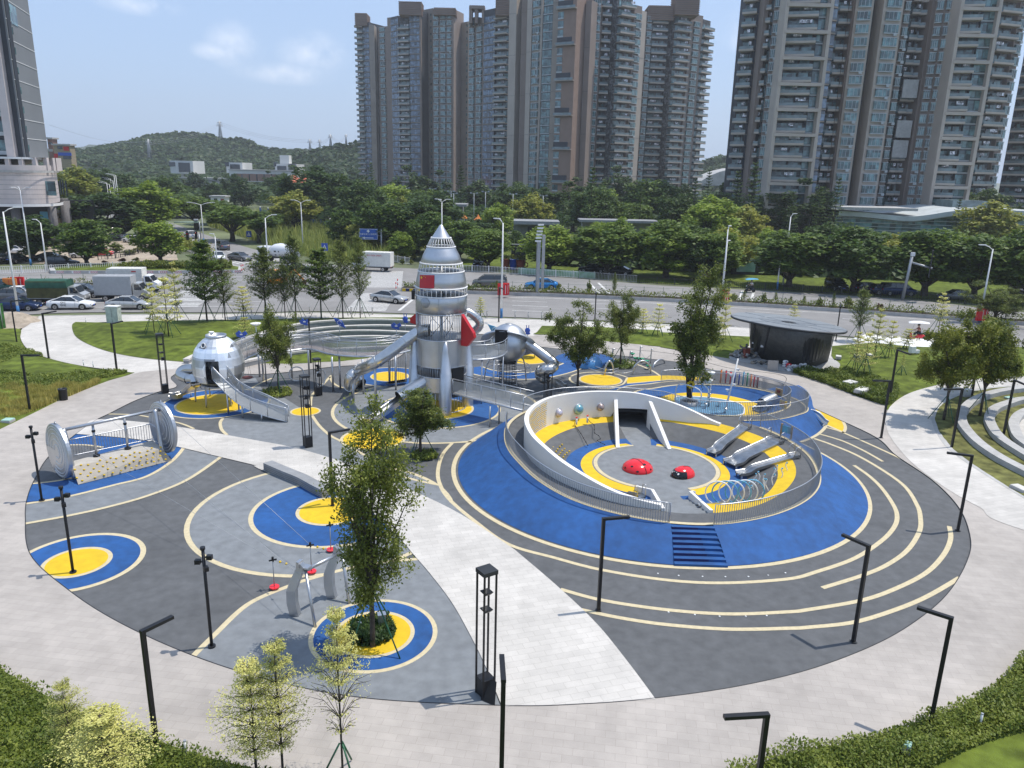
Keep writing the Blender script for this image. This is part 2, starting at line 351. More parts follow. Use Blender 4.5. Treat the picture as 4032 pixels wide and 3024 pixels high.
def dash(pts,on,off,w=.15,z=-.04):
 P=spline([V3(p)for p in pts],n=40);d=0;seg=[];state=True
 for i in range(1,len(P)):
  l=(P[i]-P[i-1]).length;d+=l
  if state:seg.append(P[i-1])
  if d>(on if state else off):
   if state and len(seg)>1:pm.loft(band(seg,w,z),smooth=False)
   seg=[];state=not state;d=0
near=[(-60,79.5,0),(-46.5,83.2,0),(-30,86,0),(-10,87,0),(3,86,0),(22,84.2,0),(40,78.5,0),(60,69,0)]
def off(P,dy):return[(x,y+dy,0)for(x,y,z)in P]
for k in(4.4,8.0,11.4):dash(off(near[3:],k),4.5,5,.15)
for k in(3.6,7.0,10.6):pm.loft(band([V3(p)for p in off(near[:3],k)][:3],.15,-.04),smooth=False)
pm.loft(band(spline([V3(p)for p in[(-2,100.6,0),(9.2,100,0),(27.7,96.3,0),(42.4,93,0),(59.3,87.5,0)]]),.18,-.04),smooth=False)
for k in(4.5,8.5):dash([(-6,104.5+k,0),(10,104+k,0),(29,102.3+k*.9,0),(50,94.3+k*.9,0),(70,86+k*.9,0)],4.5,4.5,.16)
for k in(3.5,7):dash([(-100,99+k-10,0),(-62,102.5+k,0),(-40,107+k,0),(-20,110+k,0)],5,4,.16)
def zebra(a,b,w,n,sw=.42):
 a,b=V3(a),V3(b);t=(b-a);q=V3((t.y,-t.x,0)).normalized()*w/2
 for i in range(n):
  c=a+t*(i+.5)/n;h=t.normalized()*sw/2
  pm.quad(V3((*(c-q-h).xy,-.04)),V3((*(c+q-h).xy,-.04)),V3((*(c+q+h).xy,-.04)),V3((*(c-q+h).xy,-.04)))
zebra((-17.2,88,0),(-17.8,101.5,0),4.6,16)
zebra((-18.2,106.5,0),(-20.5,124.5,0),5,20)
zebra((-39,88,0),(-41,100,0),4.5,13)
zebra((-51.5,127,0),(-41,137.5,0),4,15)
zebra((-42.5,103,0),(-44,115,0),4,12)
for a,b in[((-13.4,88.8,0),(-12.6,101,0)),((-11.4,106.4,0),(-12.4,124,0)),((-1.5,107,0),(-2.4,119.8,0)),((11.8,105,0),(11.3,116.5,0)),((13.2,105,0),(12.7,116.3,0)),((29.3,99.8,0),(33.1,111.2,0)),((30.8,99.5,0),(34.6,110.8,0)),((-44.2,84.4,0),(-46.2,98.6,0))]:line(a,b,.35)
for i in range(6):line((-49+i*.1-i*4.6,135.2+i*6.4,0),(-50.5-i*4.6,137.4+i*6.4,0),.15)
pm.loft(band(spline([V3((-45.5,134,0)),V3((-56.5,150.5,0)),V3((-70,169,0)),V3((-90,197,0))]),.16,-.04),smooth=False)
tag(pm.build('road_markings',M['paint']),kind='structure')
edge_up=spline(UL('C6',[(432,1506),(800,1500)])+UL('C7',[(0,955),(900,950),(2000,945)])+UL('C5',[(0,425),(400,440)])+UL('C8',[(100,405),(250,420)])+[V3((60,65,0)),V3((80,52,0))])
P=edge_up+[V3((80,34,0)),V3((40,48,0)),V3((26,52,0)),V3((15,62,0)),V3((0,66,0)),V3((-24,56,0)),V3((-33,57,0))]+spline(UL('A4',[(840,897),(520,855),(310,808),(180,755),(128,680),(140,620),(215,565),(240,545)]))
sheet('rear_pavement',P,M['white'],.0)
pk=MB();pk.loft(band(edge_up,.25,.02),smooth=False);tag(pk.build('road_kerb',M['conc']),kind='structure')
inner=spline(UL('F',[(55,1120),(66,1200),(150,1278),(260,1348),(420,1420),(600,1476),(800,1512),(1090,1527),(1250,1524),(1415,1511),(1600,1484),(1760,1445),(1900,1390),(1990,1335),(2050,1280),(2088,1215),(2096,1165),(2072,1100),(2015,1040),(1935,985),(1890,945),(1780,893),(1690,850)])+UL('A8',[(750,745),(430,700),(200,640),(0,600)])+UL('C4',[(1500,470),(1150,460),(850,455)])+[V3((0,75.6,0)),V3((-8,74.5,0))]+UL('A5',[(1600,548),(1200,590),(700,640),(300,600),(130,655)])+UL('A4',[(1100,985),(1000,1015),(840,1075),(680,1155)])+UL('B1',[(840,345),(660,470),(430,660),(310,850),(240,1020)]),True,10)
outer=[]
for p in inner:
 a=math.atan2(p.y-45.8,p.x+.4);d=math.degrees(a)%360
 tab=[(0,25.6),(10,26),(25,27.5),(40,31),(55,29.4),(72,30.3),(90,30.0),(108,29.5),(125,29),(150,29.3),(156,31.6),(165,31.8),(180,31.1),(200,30.6),(220,29.8),(237,29.1),(270,29),(298,29),(310,29.5),(320,33),(328,38),(334,31),(338,26.8),(345,26.3),(360,25.6)]
 for(a0,r0),(a1,r1)in zip(tab,tab[1:]):
  if a0<=d<=a1:r=r0+(r1-r0)*(d-a0)/(a1-a0);break
 r=max(r,math.hypot(p.x+.4,p.y-45.8)+.3)
 outer.append(V3((-.4+r*cos(a),45.8+r*sin(a),.05)))
rb=MB()
for i in range(len(inner)):pass
ring=MB().loft([[V3((p.x,p.y,.05))for p in inner],outer],True,smooth=False)
tag(ring.build('granite_pavement',M['pink']),kind='structure')
sheet('granite_pavement',[V3((28,30,0)),V3((22,25,0)),V3((19,22,0)),V3((30,14,0)),V3((55,14,0)),V3((60,30,0))],M['pink'],.046)
gp_=UL('C4',[(850,335),(1180,345),(1500,400),(2212,470)])+UL('A8',[(0,575),(420,650),(560,690),(800,725),(1000,790),(1200,870),(1380,930),(1400,1110)])+[V3((25,50,0)),V3((22,58,0)),V3((15,66,0)),V3((0,72,0))]
sheet('granite_pavement',spline(gp_[:-4])+gp_[-4:],M['pink'],.042)
# rubber surface and its painted zones
rub=MB().poly(inner,.02);tag(rub.build('rubber_surface',M['rubber']),kind='structure')
seam=MB();seam.tube([V3((p.x,p.y,.045))for p in inner],.022,4,closed=True);tag(seam.build('rubber_edge_joint',M['dark']),kind='structure')
Z=dict(rubberl=MB(),blue=MB(),yellow=MB(),cream=MB())
def zone(m,P,z,closed=True,sp=True):
 P=spline(P,True,8)if sp else P;Z[m].poly(P,z);return P
def cline(P,w=.22,z=.036,closed=False,sp=True):
 if sp:P=spline(P,closed,10)
 if closed:P=P+[P[0],P[1]]
 Z['cream'].loft(band(P,w,z),smooth=False)
def target(P,rs,z=.03,lw=.19):
 """concentric painted rings: P is the outer cream line, rs a list of (radius factor, colour)"""
 cx,cy,r=fitcirc(P)
 for i,(f,m)in enumerate(rs):Z[m].poly(circ(cx,cy,r*f),z+.004*i)
 return cx,cy,r
a1=UL('B1',[(180,1082),(600,1010),(1000,910),(1280,835),(1500,700),(1620,560)])
a2=UL('B1',[(180,1255),(590,1180),(950,1100),(1300,1000),(1640,860),(1960,640)])
P1=spline(a1);P2=spline(a2)
Z['rubberl'].poly(P1+P2[::-1],.024)
Z['blue'].poly(P1+UL('B1',[(1170,515),(660,440),(420,640),(280,850),(180,900)]),.028)
Z['rubber_']=MB();Z['rubber_'].poly(UL('B1',[(590,560),(750,560),(900,582),(760,720),(640,800),(560,862),(230,905),(300,740),(430,640)]),.032)
cline(a1,.22);cline(a2,.22);cline(UL('B1',[(590,562),(750,562),(900,582)]),.16,.038);cline(UL('B1',[(640,848),(480,878),(230,905)]),.16,.038)
t2=UL('B2',[(215,255),(480,175),(690,160),(850,200),(915,280),(850,370),(700,450),(430,525)])
y2=UL('B2',[(265,345),(430,265),(600,250),(690,290),(660,370),(500,430),(340,435)])
c=fitcirc(t2);Z['cream'].poly(circ(*c),.030);Z['blue'].poly(circ(c[0],c[1],c[2]-.22),.034)
c=fitcirc(y2);Z['cream'].poly(circ(*c),.038);Z['yellow'].poly(circ(c[0],c[1],c[2]-.17),.042)
big=UL('B2',[(1145,140),(1230,280),(1500,410),(1830,455),(2110,400)])+UL('B1',[(1605,1310),(1760,1060),(1930,945),(2200,835)])
c=fitcirc(big);Z['cream'].poly(circ(*c),.025);Z['rubberl'].poly(circ(c[0],c[1],c[2]-.24),.029)
bl=UL('B3',[(150,632),(320,576),(0,905),(200,1003),(430,1043),(620,1025)])+UL('B2',[(1537,100)])
c=fitcirc(bl);Z['cream'].poly(circ(*c),.033);Z['blue'].poly(circ(c[0],c[1],c[2]-.22),.037)
ye=UL('B3',[(314,750),(350,705),(450,865),(600,873),(340,820),(520,672),(700,840)])
c=fitcirc(ye);Z['cream'].poly(circ(*c),.041);Z['yellow'].poly(circ(c[0],c[1],c[2]-.17),.045)
q=UL('B2',[(1185,945),(1330,800),(1550,600),(1820,482)])+UL('B3',[(370,1268),(640,1192),(900,1140),(1200,1112)])
cline(q,.22,.038)
Z['rubberl'].poly(spline(q)+UL('F',[(1100,1400),(1100,1560),(600,1520),(430,1450)]),.034)
c=fitcirc(UL('B4',[(1307,690),(810,990),(880,462),(1100,520),(1250,600),(1240,850),(1050,950)]))
TREE0=V3((c[0],c[1],0));r=c[2]
for f,m,z in((1,'cream',.038),(.925,'blue',.042),(.64,'cream',.046),(.575,'yellow',.05)):Z[m].poly(circ(c[0],c[1],r*f),z)
c=fitcirc(UL('A4',[(995,1105),(1100,1170),(1230,1190),(1400,1178),(1560,1140),(1685,1060)]));EGGC=c
Z['cream'].poly(circ(*c),.026);Z['blue'].poly(circ(c[0],c[1],c[2]-.14),.030)
c=fitcirc(UL('A5',[(137,850),(200,890),(330,912),(480,905),(620,860)]));EGGY=c
Z['cream'].poly(circ(*c),.034);Z['yellow'].poly(circ(c[0],c[1],c[2]-.14),.038)
g1=UL('A5',[(472,935),(455,965),(465,1010),(500,1045)])
cline(g1,.2);cline(UL('B1',[(945,292),(1160,298),(1310,320),(1560,370),(1690,420)]),.16)
g2=UL('A5',[(1070,915),(1120,985),(1190,1048),(1250,1080)])+UL('B3',[(640,262),(780,345),(1060,498),(1180,540),(1345,575)])
cline(g2,.2)
Z['rubberl'].poly(spline(g1)+UL('A5',[(1000,1210),(1300,1180)])+spline(UL('A5',[(1300,1120),(1250,1080),(1190,1048),(1120,985),(1070,915),(1000,870)]))+UL('A5',[(860,780),(740,745),(690,660),(560,700),(640,900)]),.022)
c=fitcirc(UL('A5',[(923,888),(1129,885),(1027,858),(1027,918)]));Z['cream'].poly(circ(*c),.038);Z['yellow'].poly(circ(c[0],c[1],c[2]-.13),.042)
c=fitcirc(UL('A5',[(1340,765),(1225,850),(1200,890),(1225,965),(1300,1012)])+UL('B3',[(1420,268),(1580,262)]));ROC=c
Z['cream'].poly(circ(*c),.024);Z['rubberl'].poly(circ(c[0],c[1],c[2]-.22),.028)
RK=V3((-4.85,51.3,0));RB=V3((-5,50.8,0))
Z['cream'].poly(circ(RB.x,RB.y,4.28),.034);Z['blue'].poly(circ(RB.x,RB.y,4.1),.038);Z['cream'].poly(circ(RB.x,RB.y,2.4),.042);Z['yellow'].poly(circ(RB.x,RB.y,2.25),.046)
c=fitcirc(UL('A5',[(1258,1080),(1330,1030)])+UL('B3',[(625,235),(900,160),(680,190),(1100,215)]));Z['cream'].poly(circ(*c),.040);Z['yellow'].poly(circ(c[0],c[1],c[2]-.18),.044)
Z['rubberl'].poly(UL('B3',[(720,300),(1100,300),(1130,268),(1440,272),(1330,420),(1345,572),(1060,498)]),.022)if False else None
Z['rubberl'].poly(UL('B3',[(400,420),(640,255),(780,345),(1060,498),(1345,575),(1420,700),(1843,1020),(1843,1200),(900,700)]),.0258)
c=fitcirc(UL('A5',[(1475,655),(1600,620),(1705,650),(1600,685)]));Z['cream'].poly(circ(c[0],c[1],c[2]*1.95+.15),.024);Z['blue'].poly(circ(c[0],c[1],c[2]*1.95),.030);Z['cream'].poly(circ(c[0],c[1],c[2]+.12),.034);Z['yellow'].poly(circ(*c),.038)
cline(UL('A5',[(1190,655),(1215,700),(1280,730),(1380,745)]),.2);cline(UL('A5',[(1200,645),(1130,720),(1070,780),(1060,850)]),.2)
cline(UL('A5',[(640,745),(720,700),(800,665)]),.18)
bs=UL('C4',[(150,690),(280,735),(450,762),(700,778),(900,765),(1100,722),(1260,665),(1380,590)])
Z['blue'].loft(band(spline(bs),1.9,.026),smooth=False)
for s in(-1,1):Z['cream'].loft(band(spline(bs),.18,.030,s*11.5),smooth=False)
for pts,k in(([(960,600),(720,655),(830,540),(640,620)],1),([(1350,820),(1770,820),(1560,765),(1560,880)],1)):
 c=fitcirc(UL('C4',pts));Z['cream'].poly(circ(c[0],c[1],c[2]+.15),.034);Z['yellow'].poly(circ(*c),.040)
Z['cream'].poly(circ(c[0],c[1],c[2]+.95),.024);
Z['rubber_'].poly(circ(c[0],c[1],c[2]+.78),.028)
cline(UL('C4',[(1850,800),(1800,870),(1660,900)]),.16)
Z['blue'].poly(circ(*fitcirc(UL('C4',[(1220,560),(1530,580),(1400,500),(1380,690)]))),.034)
cline(UL('C4',[(1560,590),(1750,600),(1950,650),(2120,720),(2212,780)]),.2,.03)
yb1=UL('C4',[(1840,800),(2000,785),(2212,775)])+UL('C2',[(300,362),(680,385)]);yb2=UL('C2',[(680,440),(300,408)])+UL('C4',[(2212,830),(2000,850),(1850,862)])
Z['yellow'].poly(spline(yb1)+spline(yb2),.034)
cline(yb2,.16,.038)
Z['blue'].poly(UL('C4',[(1850,865),(2000,852),(2212,832)])+UL('C2',[(300,412),(420,412),(200,425),(0,455)])+UL('C4',[(2212,870),(1900,925),(1650,935)]),.030)
for(k,pts,w)in(('m',UL('B3',[(1440,268),(1370,350),(1335,470),(1350,570),(1420,680),(1600,835),(1843,1003)])+UL('B5',[(300,322),(590,397),(1000,462),(1370,482),(1782,457)])+UL('B6',[(350,410),(590,325),(760,215),(840,130),(862,60)])+UL('B8',[(990,1400),(880,1240),(760,1125),(622,1028)]),.21),('m',UL('B6',[(385,514),(640,434),(800,365),(930,270),(1005,150),(1010,60)])+UL('B8',[(1210,1400),(1100,1230),(900,1080),(640,930),(400,830),(250,778)]),.21),('m',UL('B5',[(335,522),(600,592),(1000,652),(1400,680),(1782,667)])+UL('B6',[(300,652),(640,592),(860,515),(1050,415),(1160,300),(1203,200),(1195,120)]),.21),('m',UL('B5',[(455,650),(700,702),(1000,747),(1400,777),(1782,772)])+UL('B6',[(300,765),(590,732),(860,650),(1060,565),(1262,448)]),.21),('m',UL('B8',[(280,730),(500,795),(700,885),(890,992)]),.18),('m',UL('B8',[(350,672),(500,715),(800,845),(1175,1020)]),.18)):
 cline(pts,w,.03)
cline(UL('B3',[(1150,268),(1300,272),(1580,260)]),.2,.032)
cline(circ(8.0,40.37,11.15,n=100,a0=R_(125),a1=R_(398)),.24,.032,sp=False)
gl=MB()
for k,P in(('a',spline(UL('C3',[(20,1243),(285,1278),(550,1301),(935,1309),(1320,1305),(1545,1281),(1655,1265)]))),('b',spline(UL('B5',[(878,653),(1130,680),(1385,697),(1710,690)])))):
 L_=0
 for i in range(1,len(P)):
  L_+=(P[i]-P[i-1]).length
  if L_>.8:gl.cyl((P[i].x,P[i].y,.02),.035,.025,8);L_=0
tag(gl.build('ground_lights',M['lamp'],at=(8,29,0)),kind='structure')
yc1=UL('C2',[(1730,610),(1800,640),(1900,675),(2010,735),(2100,820),(2152,920),(2130,985)]);yc2=UL('C2',[(2060,955),(1960,905),(1870,840),(1790,740),(1740,660)])
Z['yellow'].poly(spline(yc1)+spline(yc2),.034);cline(yc1,.2,.038);cline(UL('C2',[(2140,985),(1950,900)]),.2,.038)
for k,mb in Z.items():
 tag(mb.build({'rubberl':'pale_rubber_zones','blue':'blue_rubber_zones','yellow':'yellow_rubber_zones','cream':'cream_rubber_lines','rubber_':'dark_rubber_zones'}[k],M['rubber' if k=='rubber_' else k]),kind='structure')
wl=UL('B1',[(730,420),(840,342),(1300,372),(1700,430)])+UL('B3',[(0,250),(290,305),(600,395),(900,510),(1200,640),(1500,790),(1843,1015)])+UL('B5',[(80,305),(330,520),(560,740),(760,985),(942,1230)])
wr=UL('B5',[(400,1262),(0,1275)])+UL('B4',[(1750,1230),(1650,980),(1540,750),(1400,500),(1250,300),(1130,160)])+UL('B3',[(1050,960),(800,730),(560,612),(300,530),(90,480),(0,440)])+UL('B1',[(2212,740),(1900,665),(1590,590),(1500,573),(1170,512),(660,468)])
sheet('pale_granite_path',spline(wl)+spline(wr),M['white'],.06)
rl=UL('A8',[(2212,748),(1850,770),(1650,810),(1500,858),(1400,930),(1368,1010)])+UL('B8',[(915,640),(950,750),(1050,890),(1180,1025),(1380,1180),(1580,1310),(1800,1430),(2209,1640)])+[V3((33,26,0)),V3((48,18,0))]
rr=UL('B8',[(2209,1345),(2000,1220),(1730,1050),(1600,960),(1480,860),(1400,750),(1352,640),(1345,560),(1400,460),(1500,400),(1700,330),(2000,292),(2209,288)])
RLs,RRs=spline(rl),spline(rr)
sheet('curved_granite_path',RLs+[V3((58,16,0)),V3((58,21,0))]+RRs,M['white'],.066)
rb_=MB();rb_.loft(band(RRs,.55,.075,1),smooth=False);tag(rb_.build('path_border',M['conc']),kind='structure')
# LAWNS, TERRACES, PLANTING BEDS
def mound(name,P,m,z0,h,seed=1,step=1.2,edge=1.5):
 """a lawn with a gently swelling surface, rising from z0 at its outline"""
 from mathutils.geometry import delaunay_2d_cdt
 P=[V3((p.x,p.y))for p in P]
 xs=[p.x for p in P];ys=[p.y for p in P];n=len(P)
 def inside(x,y):
  c=False;j=n-1
  for i in range(n):
   if(P[i].y>y)!=(P[j].y>y)and x<(P[j].x-P[i].x)*(y-P[i].y)/(P[j].y-P[i].y)+P[i].x:c=not c
   j=i
  return c
 def dist(x,y):
  b=1e9;q=V3((x,y))
  for i in range(n):
   a,d=P[i],P[(i+1)%n]-P[i];l=d.length_squared
   t=0 if l==0 else max(0,min(1,(q-a).dot(d)/l));b=min(b,(q-a-d*t).length)
  return b
 pts=list(P);zz=[z0]*n;x=min(xs)
 while x<max(xs):
  y=min(ys)
  while y<max(ys):
   if inside(x,y):
    d=dist(x,y)
    if d>step*.4:
     k=min(1,d/edge);pts.append(V3((x,y)));zz.append(z0+h*(k*k*(3-2*k))*(.75+.5*noise.noise(V3((x*.12,y*.12,seed)))))
   y+=step
  x+=step
 v,e,f,*_=delaunay_2d_cdt(pts,[(i,(i+1)%n)for i in range(n)],[],1,1e-4)
 vz=[]
 look={(round(p.x,3),round(p.y,3)):z for p,z in zip(pts,zz)}
 for q in v:vz.append((q.x,q.y,look.get((round(q.x,3),round(q.y,3)),z0)))
 o=MB().add(vz,[tuple(t)for t in f],0,True).build(name,m);tag(o,kind='structure')
 o['_']=1
 return P
def inpoly(P,x,y):
 c=False;j=len(P)-1
 for i in range(len(P)):
  if(P[i].y>y)!=(P[j].y>y)and x<(P[j].x-P[i].x)*(y-P[i].y)/(P[j].y-P[i].y)+P[i].x:c=not c
  j=i
 return c
def scatter(name,P,n,size,m,z=.05,h=.3,seed=3,label=None,blade=False,bump=None,mound_h=0.0):
 """low planting: many small leaf faces spread over an outline"""
 rnd=random.Random(seed);mb=MB();xs=[p.x for p in P];ys=[p.y for p in P];k=0
 vs,fs=[],[]
 while k<n:
  x,y=rnd.uniform(min(xs),max(xs)),rnd.uniform(min(ys),max(ys))
  if not inpoly(P,x,y):continue
  k+=1
  hh=h*(.35+.9*max(0,.5+noise.noise(V3((x*.9,y*.9,seed)))))
  zz=z+(rnd.random()*hh if not blade else 0);a=rnd.uniform(0,6.28);s=size*rnd.uniform(.6,1.4)
  if blade:
   l=hh*rnd.uniform(.7,1.3);dx,dy=cos(a),sin(a);lean=rnd.uniform(.05,.5)*l;b=rnd.uniform(0,6.28)
   o=len(vs);vs+=[(x-dx*s,y-dy*s,zz-.05),(x+dx*s,y+dy*s,zz-.05),(x+cos(b)*lean,y+sin(b)*lean,zz+l)];fs.append((o,o+1,o+2))
  else:
   t=rnd.uniform(.2,1.3);u=V3((cos(a),sin(a),0));w=V3((-sin(a)*cos(t),cos(a)*cos(t),sin(t)))
   o=len(vs);c=V3((x,y,zz));vs+=[tuple(c-u*s*.5),tuple(c+w*s),tuple(c+u*s*.5),tuple(c-w*s*.5)];fs.append((o,o+1,o+2,o+3))
 mb.add(vs,fs);o=mb.build(name,m,at=(P[0].x,P[0].y,z));tag(o,kind='stuff');
 if label:tag(o,label)
 return o
def curb(mb,P,w,h,z=0):
 rows=[[],[],[],[]]
 for a,b in band(P,w,0):
  rows[0].append(V3((a.x,a.y,z-.1)));rows[1].append(V3((a.x,a.y,z+h)));rows[2].append(V3((b.x,b.y,z+h)));rows[3].append(V3((b.x,b.y,z-.1)))
 mb.loft(rows,smooth=False)
 for i in(0,-1):mb.add([rows[j][i]for j in range(4)],[(0,1,2,3)])
PL=spline(UL('A4',[(20,625),(125,628),(128,690),(180,762),(310,812),(520,860),(700,890),(838,897)]))+UL('A4',[(600,985),(400,1065),(200,1165),(0,1262)])+[V3((-36,46,0)),V3((-46,50,0)),V3((-62,70,0))]
mound('lawn',PL,M['grass'],.03,.25,1)
bedL=spline(UL('A4',[(0,905),(250,925),(450,908),(790,898),(600,950),(330,990),(0,1010)]),True)
scatter('ground_cover',spline(UL('A4',[(0,745),(120,748),(270,800),(150,800),(0,850)]),True),6000,.09,LM['cover'],.1,.3,14,'narrow strip of low ground cover at the left edge of the photo')
scatter('ground_cover',bedL,14000,.09,LM['cover'],.1,.3,4,'dark green ground cover along the left lawn')
strawP=spline(UL('A4',[(0,1000),(300,1000),(620,955),(500,1020),(330,1090),(150,1165),(0,1170)]),True)
scatter('ground_cover',strawP,12000,.035,LM['straw'],.1,.4,5,'tall straw coloured grasses beside the left pavement',blade=True)
isl=spline(UL('A4',[(470,582),(448,605),(470,670),(560,725),(700,772),(900,808),(1140,830)]),n=5)+UL('A5',[(240,545),(420,520),(560,560),(700,572),(950,575),(1250,558),(1590,520),(1760,480),(1790,255)])+UL('A5',[(1300,258),(900,262)])+UL('C7',[(2000,985),(900,1005),(100,1015)])+UL('A4',[(600,585)])
mound('lawn',isl,M['grass'],.03,.45,2,edge=3)
isr=spline(UL('C4',[(925,232),(870,300),(850,325),(1180,335),(1500,390),(2212,458)]),n=4)+UL('A8',[(0,568),(420,640),(460,600),(540,560),(545,505),(0,478)])+UL('C4',[(2212,282),(1500,245)])
mound('lawn',isr,M['grass'],.05,.35,3)
LR=UL('A8',[(1045,562),(1040,620),(1090,690),(1020,725),(800,722),(1000,790),(1200,870),(1365,925)])+UL('A8',[(1385,960),(1400,928),(1500,856),(1650,806),(1850,766),(2212,744),(2500,735)])+[V3((64,60,0))]+UL('A8',[(2212,568),(1900,575),(1600,565),(1300,540)])
mound('lawn',LR,M['grass'],.045,.5,4,edge=4)
hedR=spline(UL('A8',[(800,722),(1000,720),(1200,735),(1400,800),(1450,860),(1380,925),(1200,870),(1000,795)]),True)
scatter('ground_cover',hedR,22000,.10,LM['cover'],.08,.5,6,'dark bushy ground cover beside the path below the pavilion')
am=[p.copy()for p in RRs[::-1]];am=[p for p in am]
mound('lawn',am+[V3((58,30,0)),V3((62,55,0))],M['grassdry'],.06,.12,5)
AMP=[('B8',[(2600,330),(2209,345),(2000,372),(1850,410),(1720,470),(1640,550),(1615,620),(1640,710),(1760,850),(1950,990),(2209,1130),(2600,1330)]),('B8',[(2600,430),(2209,450),(2050,490),(1930,540),(1880,610),(1885,680),(1970,810),(2209,975),(2600,1200)]),('B8',[(2600,530),(2300,545),(2170,590),(2110,660),(2110,730),(2180,850),(2500,1060)])]
for(k,pts),lb in zip(AMP,('outermost curved concrete seat wall on the right lawn','middle curved concrete seat wall on the right lawn','innermost curved seat wall at the right edge of the photo')):
 mb=MB();curb(mb,spline(UL(k,pts)),.62,.42,.05);tag(mb.build('seat_wall',M['conc'],at=U(k,*pts[5])),lb,'wall','curved seat walls of the right amphitheatre')
sheet('amphitheatre_floor',spline(UL('B8',[(2500,560),(2300,580),(2209,610),(2150,670),(2145,730),(2209,840),(2500,1000)])),M['white'],.2)
TER=[[(500,470),(620,410),(740,365),(900,322),(1100,290),(1400,276),(1640,278),(1790,290)],[(560,500),(700,435),(830,390),(1000,350),(1200,326),(1500,315),(1780,322)],[(700,480),(850,430),(1000,390),(1200,358),(1450,350),(1760,362)],[(760,505),(900,460),(1050,425),(1250,395),(1500,388),(1740,398)],[(600,560),(760,525),(900,500),(1050,482),(1300,470),(1600,455)],[(225,545),(300,510),(420,470),(600,500)]]
tl=['topmost curved terrace wall below the row of young trees','second curved terrace wall from the top','third curved terrace wall down behind the walkway','fourth curved terrace wall down behind the walkway','lowest curved terrace wall beside the rear pavement','short low terrace wall behind the egg pod']
for i,(pts,lb)in enumerate(zip(TER,tl)):
 h=[.95,.85,.75,.65,.4,.25][i];mb=MB();P=spline(UL('A5',pts,h));curb(mb,P,.42,h,0)
 t=thing('terrace_wall',lb,'wall',P[len(P)//2],group='curved terrace walls behind the walkway')
 mb.build('wall',M['concd'],t)
 cp=MB();curb(cp,P,.48,.06,h+.003+.1);cp.build('coping',M['white'],t)
bl_=[V3((-16.43,21.51,0)),V3((-14.39,20.36,0)),V3((-12.2,19.3,0)),V3((-10.08,18.49,0)),V3((-7.78,17.66,0)),V3((-6,17.2,0)),V3((-3,16.9,0)),V3((-3,12,0)),V3((-20,12,0)),V3((-24,20,0)),V3((-22,26,0))]
sheet('lawn',[bl_[-1]+V3((-14,8,0))]+bl_[:7]+[V3((4,16.8,0)),V3((4,2,0)),V3((-40,2,0))],M['grass'],.052)
bedF=spline(bl_[:7],n=4)+[V3((-3,15.2,0)),V3((-9,15.2,0)),V3((-14,16,0)),V3((-22,19,0)),V3((-23,24.5,0))]
scatter('ground_cover',bedF,42000,.06,LM['cover'],.05,.45,8,'dark green clipped ground cover at the bottom left corner')
br=[V3((6.0,17.5,0)),V3((8.15,18.45,0)),V3((10.6,19.1,0)),V3((12.91,20.01,0)),V3((15.6,21.4,0)),V3((18.15,23.52,0)),V3((22,27,0))]
sheet('lawn',spline(br,n=4)+[V3((60,22,0)),V3((60,2,0)),V3((4,2,0)),V3((4.2,16.8,0))],M['grass'],.054)
bedR=spline(br,n=4)+[V3((24,24.5,0))]+spline(UL('B6',[(1672,1440),(1400,1520),(1150,1640),(1000,1720)]),n=3)+[V3((9,15.8,0))]
scatter('ground_cover',bedR,48000,.06,LM['cover'],.05,.5,9,'bushy green ground cover along the paving at the bottom right')
scatter('ground_cover',circ(TREE0.x-.1,TREE0.y,.86),2600,.10,LM['dark'],.05,.38,10,'dark clump of leaves in the planting pit of the tall tree')
sheet('bare_ground',spline(UL('A4',[(15,560),(110,545),(235,548),(215,568),(140,620),(20,628)]),True),M['sand'],.035)
vg=UL('A8',[(2400,340),(1500,262),(700,212),(20,178)])+UL('A6',[(1840,445),(1020,385),(900,382)])
sheet('roadside_lawn',spline(vg)+[V3((-6,190,0)),V3((60,210,0)),V3((180,150,0))],M['grass'],-.03)
fieldP=[V3(p)for p in((-22,134,0),(-35,137,0),(-42,148,0),(-47,155,0),(-62,178,0),(-84,212,0),(-88,250,0),(-70,285,0),(-38,290,0),(-22,230,0),(-18,180,0),(-20,150,0))]
scatter('tall_grass',fieldP,46000,.17,LM['tall'],-.1,2.4,11,'rough field of tall yellow green grass beyond the junction',blade=True)
# CRATER PLAY MOUNDS
def resample(P,step):
 out=[P[0].copy()];acc=0
 for a,b in zip(P,P[1:]):
  l=(b-a).length;d=step-acc
  while d<=l and l>0:out.append(a.lerp(b,d/l));d+=step
  acc=(acc+l)%step if l>0 else acc
 return out
def railing(P,label,h=.95,step=.115,group=None,name='railing',panel=False,post=1.6,r=.022,parent=None,flat=False):
 """P: base line of the railing (world points, each at its own height)"""
 t=parent or thing(name,label,'railing',P[0],group=group)
 up=V3((0,0,h))
 a=MB();a.tube([P[0]+V3((0,0,.03))]+[p+up for p in P]+[P[-1]+V3((0,0,.03))],r*1.25,6)
 a.build('handrail',M['steelm'],t)
 b=MB();Q=resample(P,step)
 if panel:
  m2=MB();rows=[[p+V3((0,0,.08))for p in P],[p+up-V3((0,0,.08))for p in P]];m2.loft(rows,smooth=False);m2.build('mesh_panel',M['glassr'],t)
  c=MB();c.tube([p+V3((0,0,.05))for p in P],r,4);c.tube([p+V3((0,0,h-.12))for p in P],r*.7,4);c.build('rail_bar',M['steelm'],t)
  for q in resample(P,post):MB().tube([q,q+up],r*1.1,5).build('post',M['steelm'],t)
 else:
  for q in Q:b.box((q.x,q.y,q.z+h/2),(.022,.022,h),0)
  b.tube([p+V3((0,0,.06))for p in P],.014,4)
  b.build('balusters',M['galv'],t)
 return t
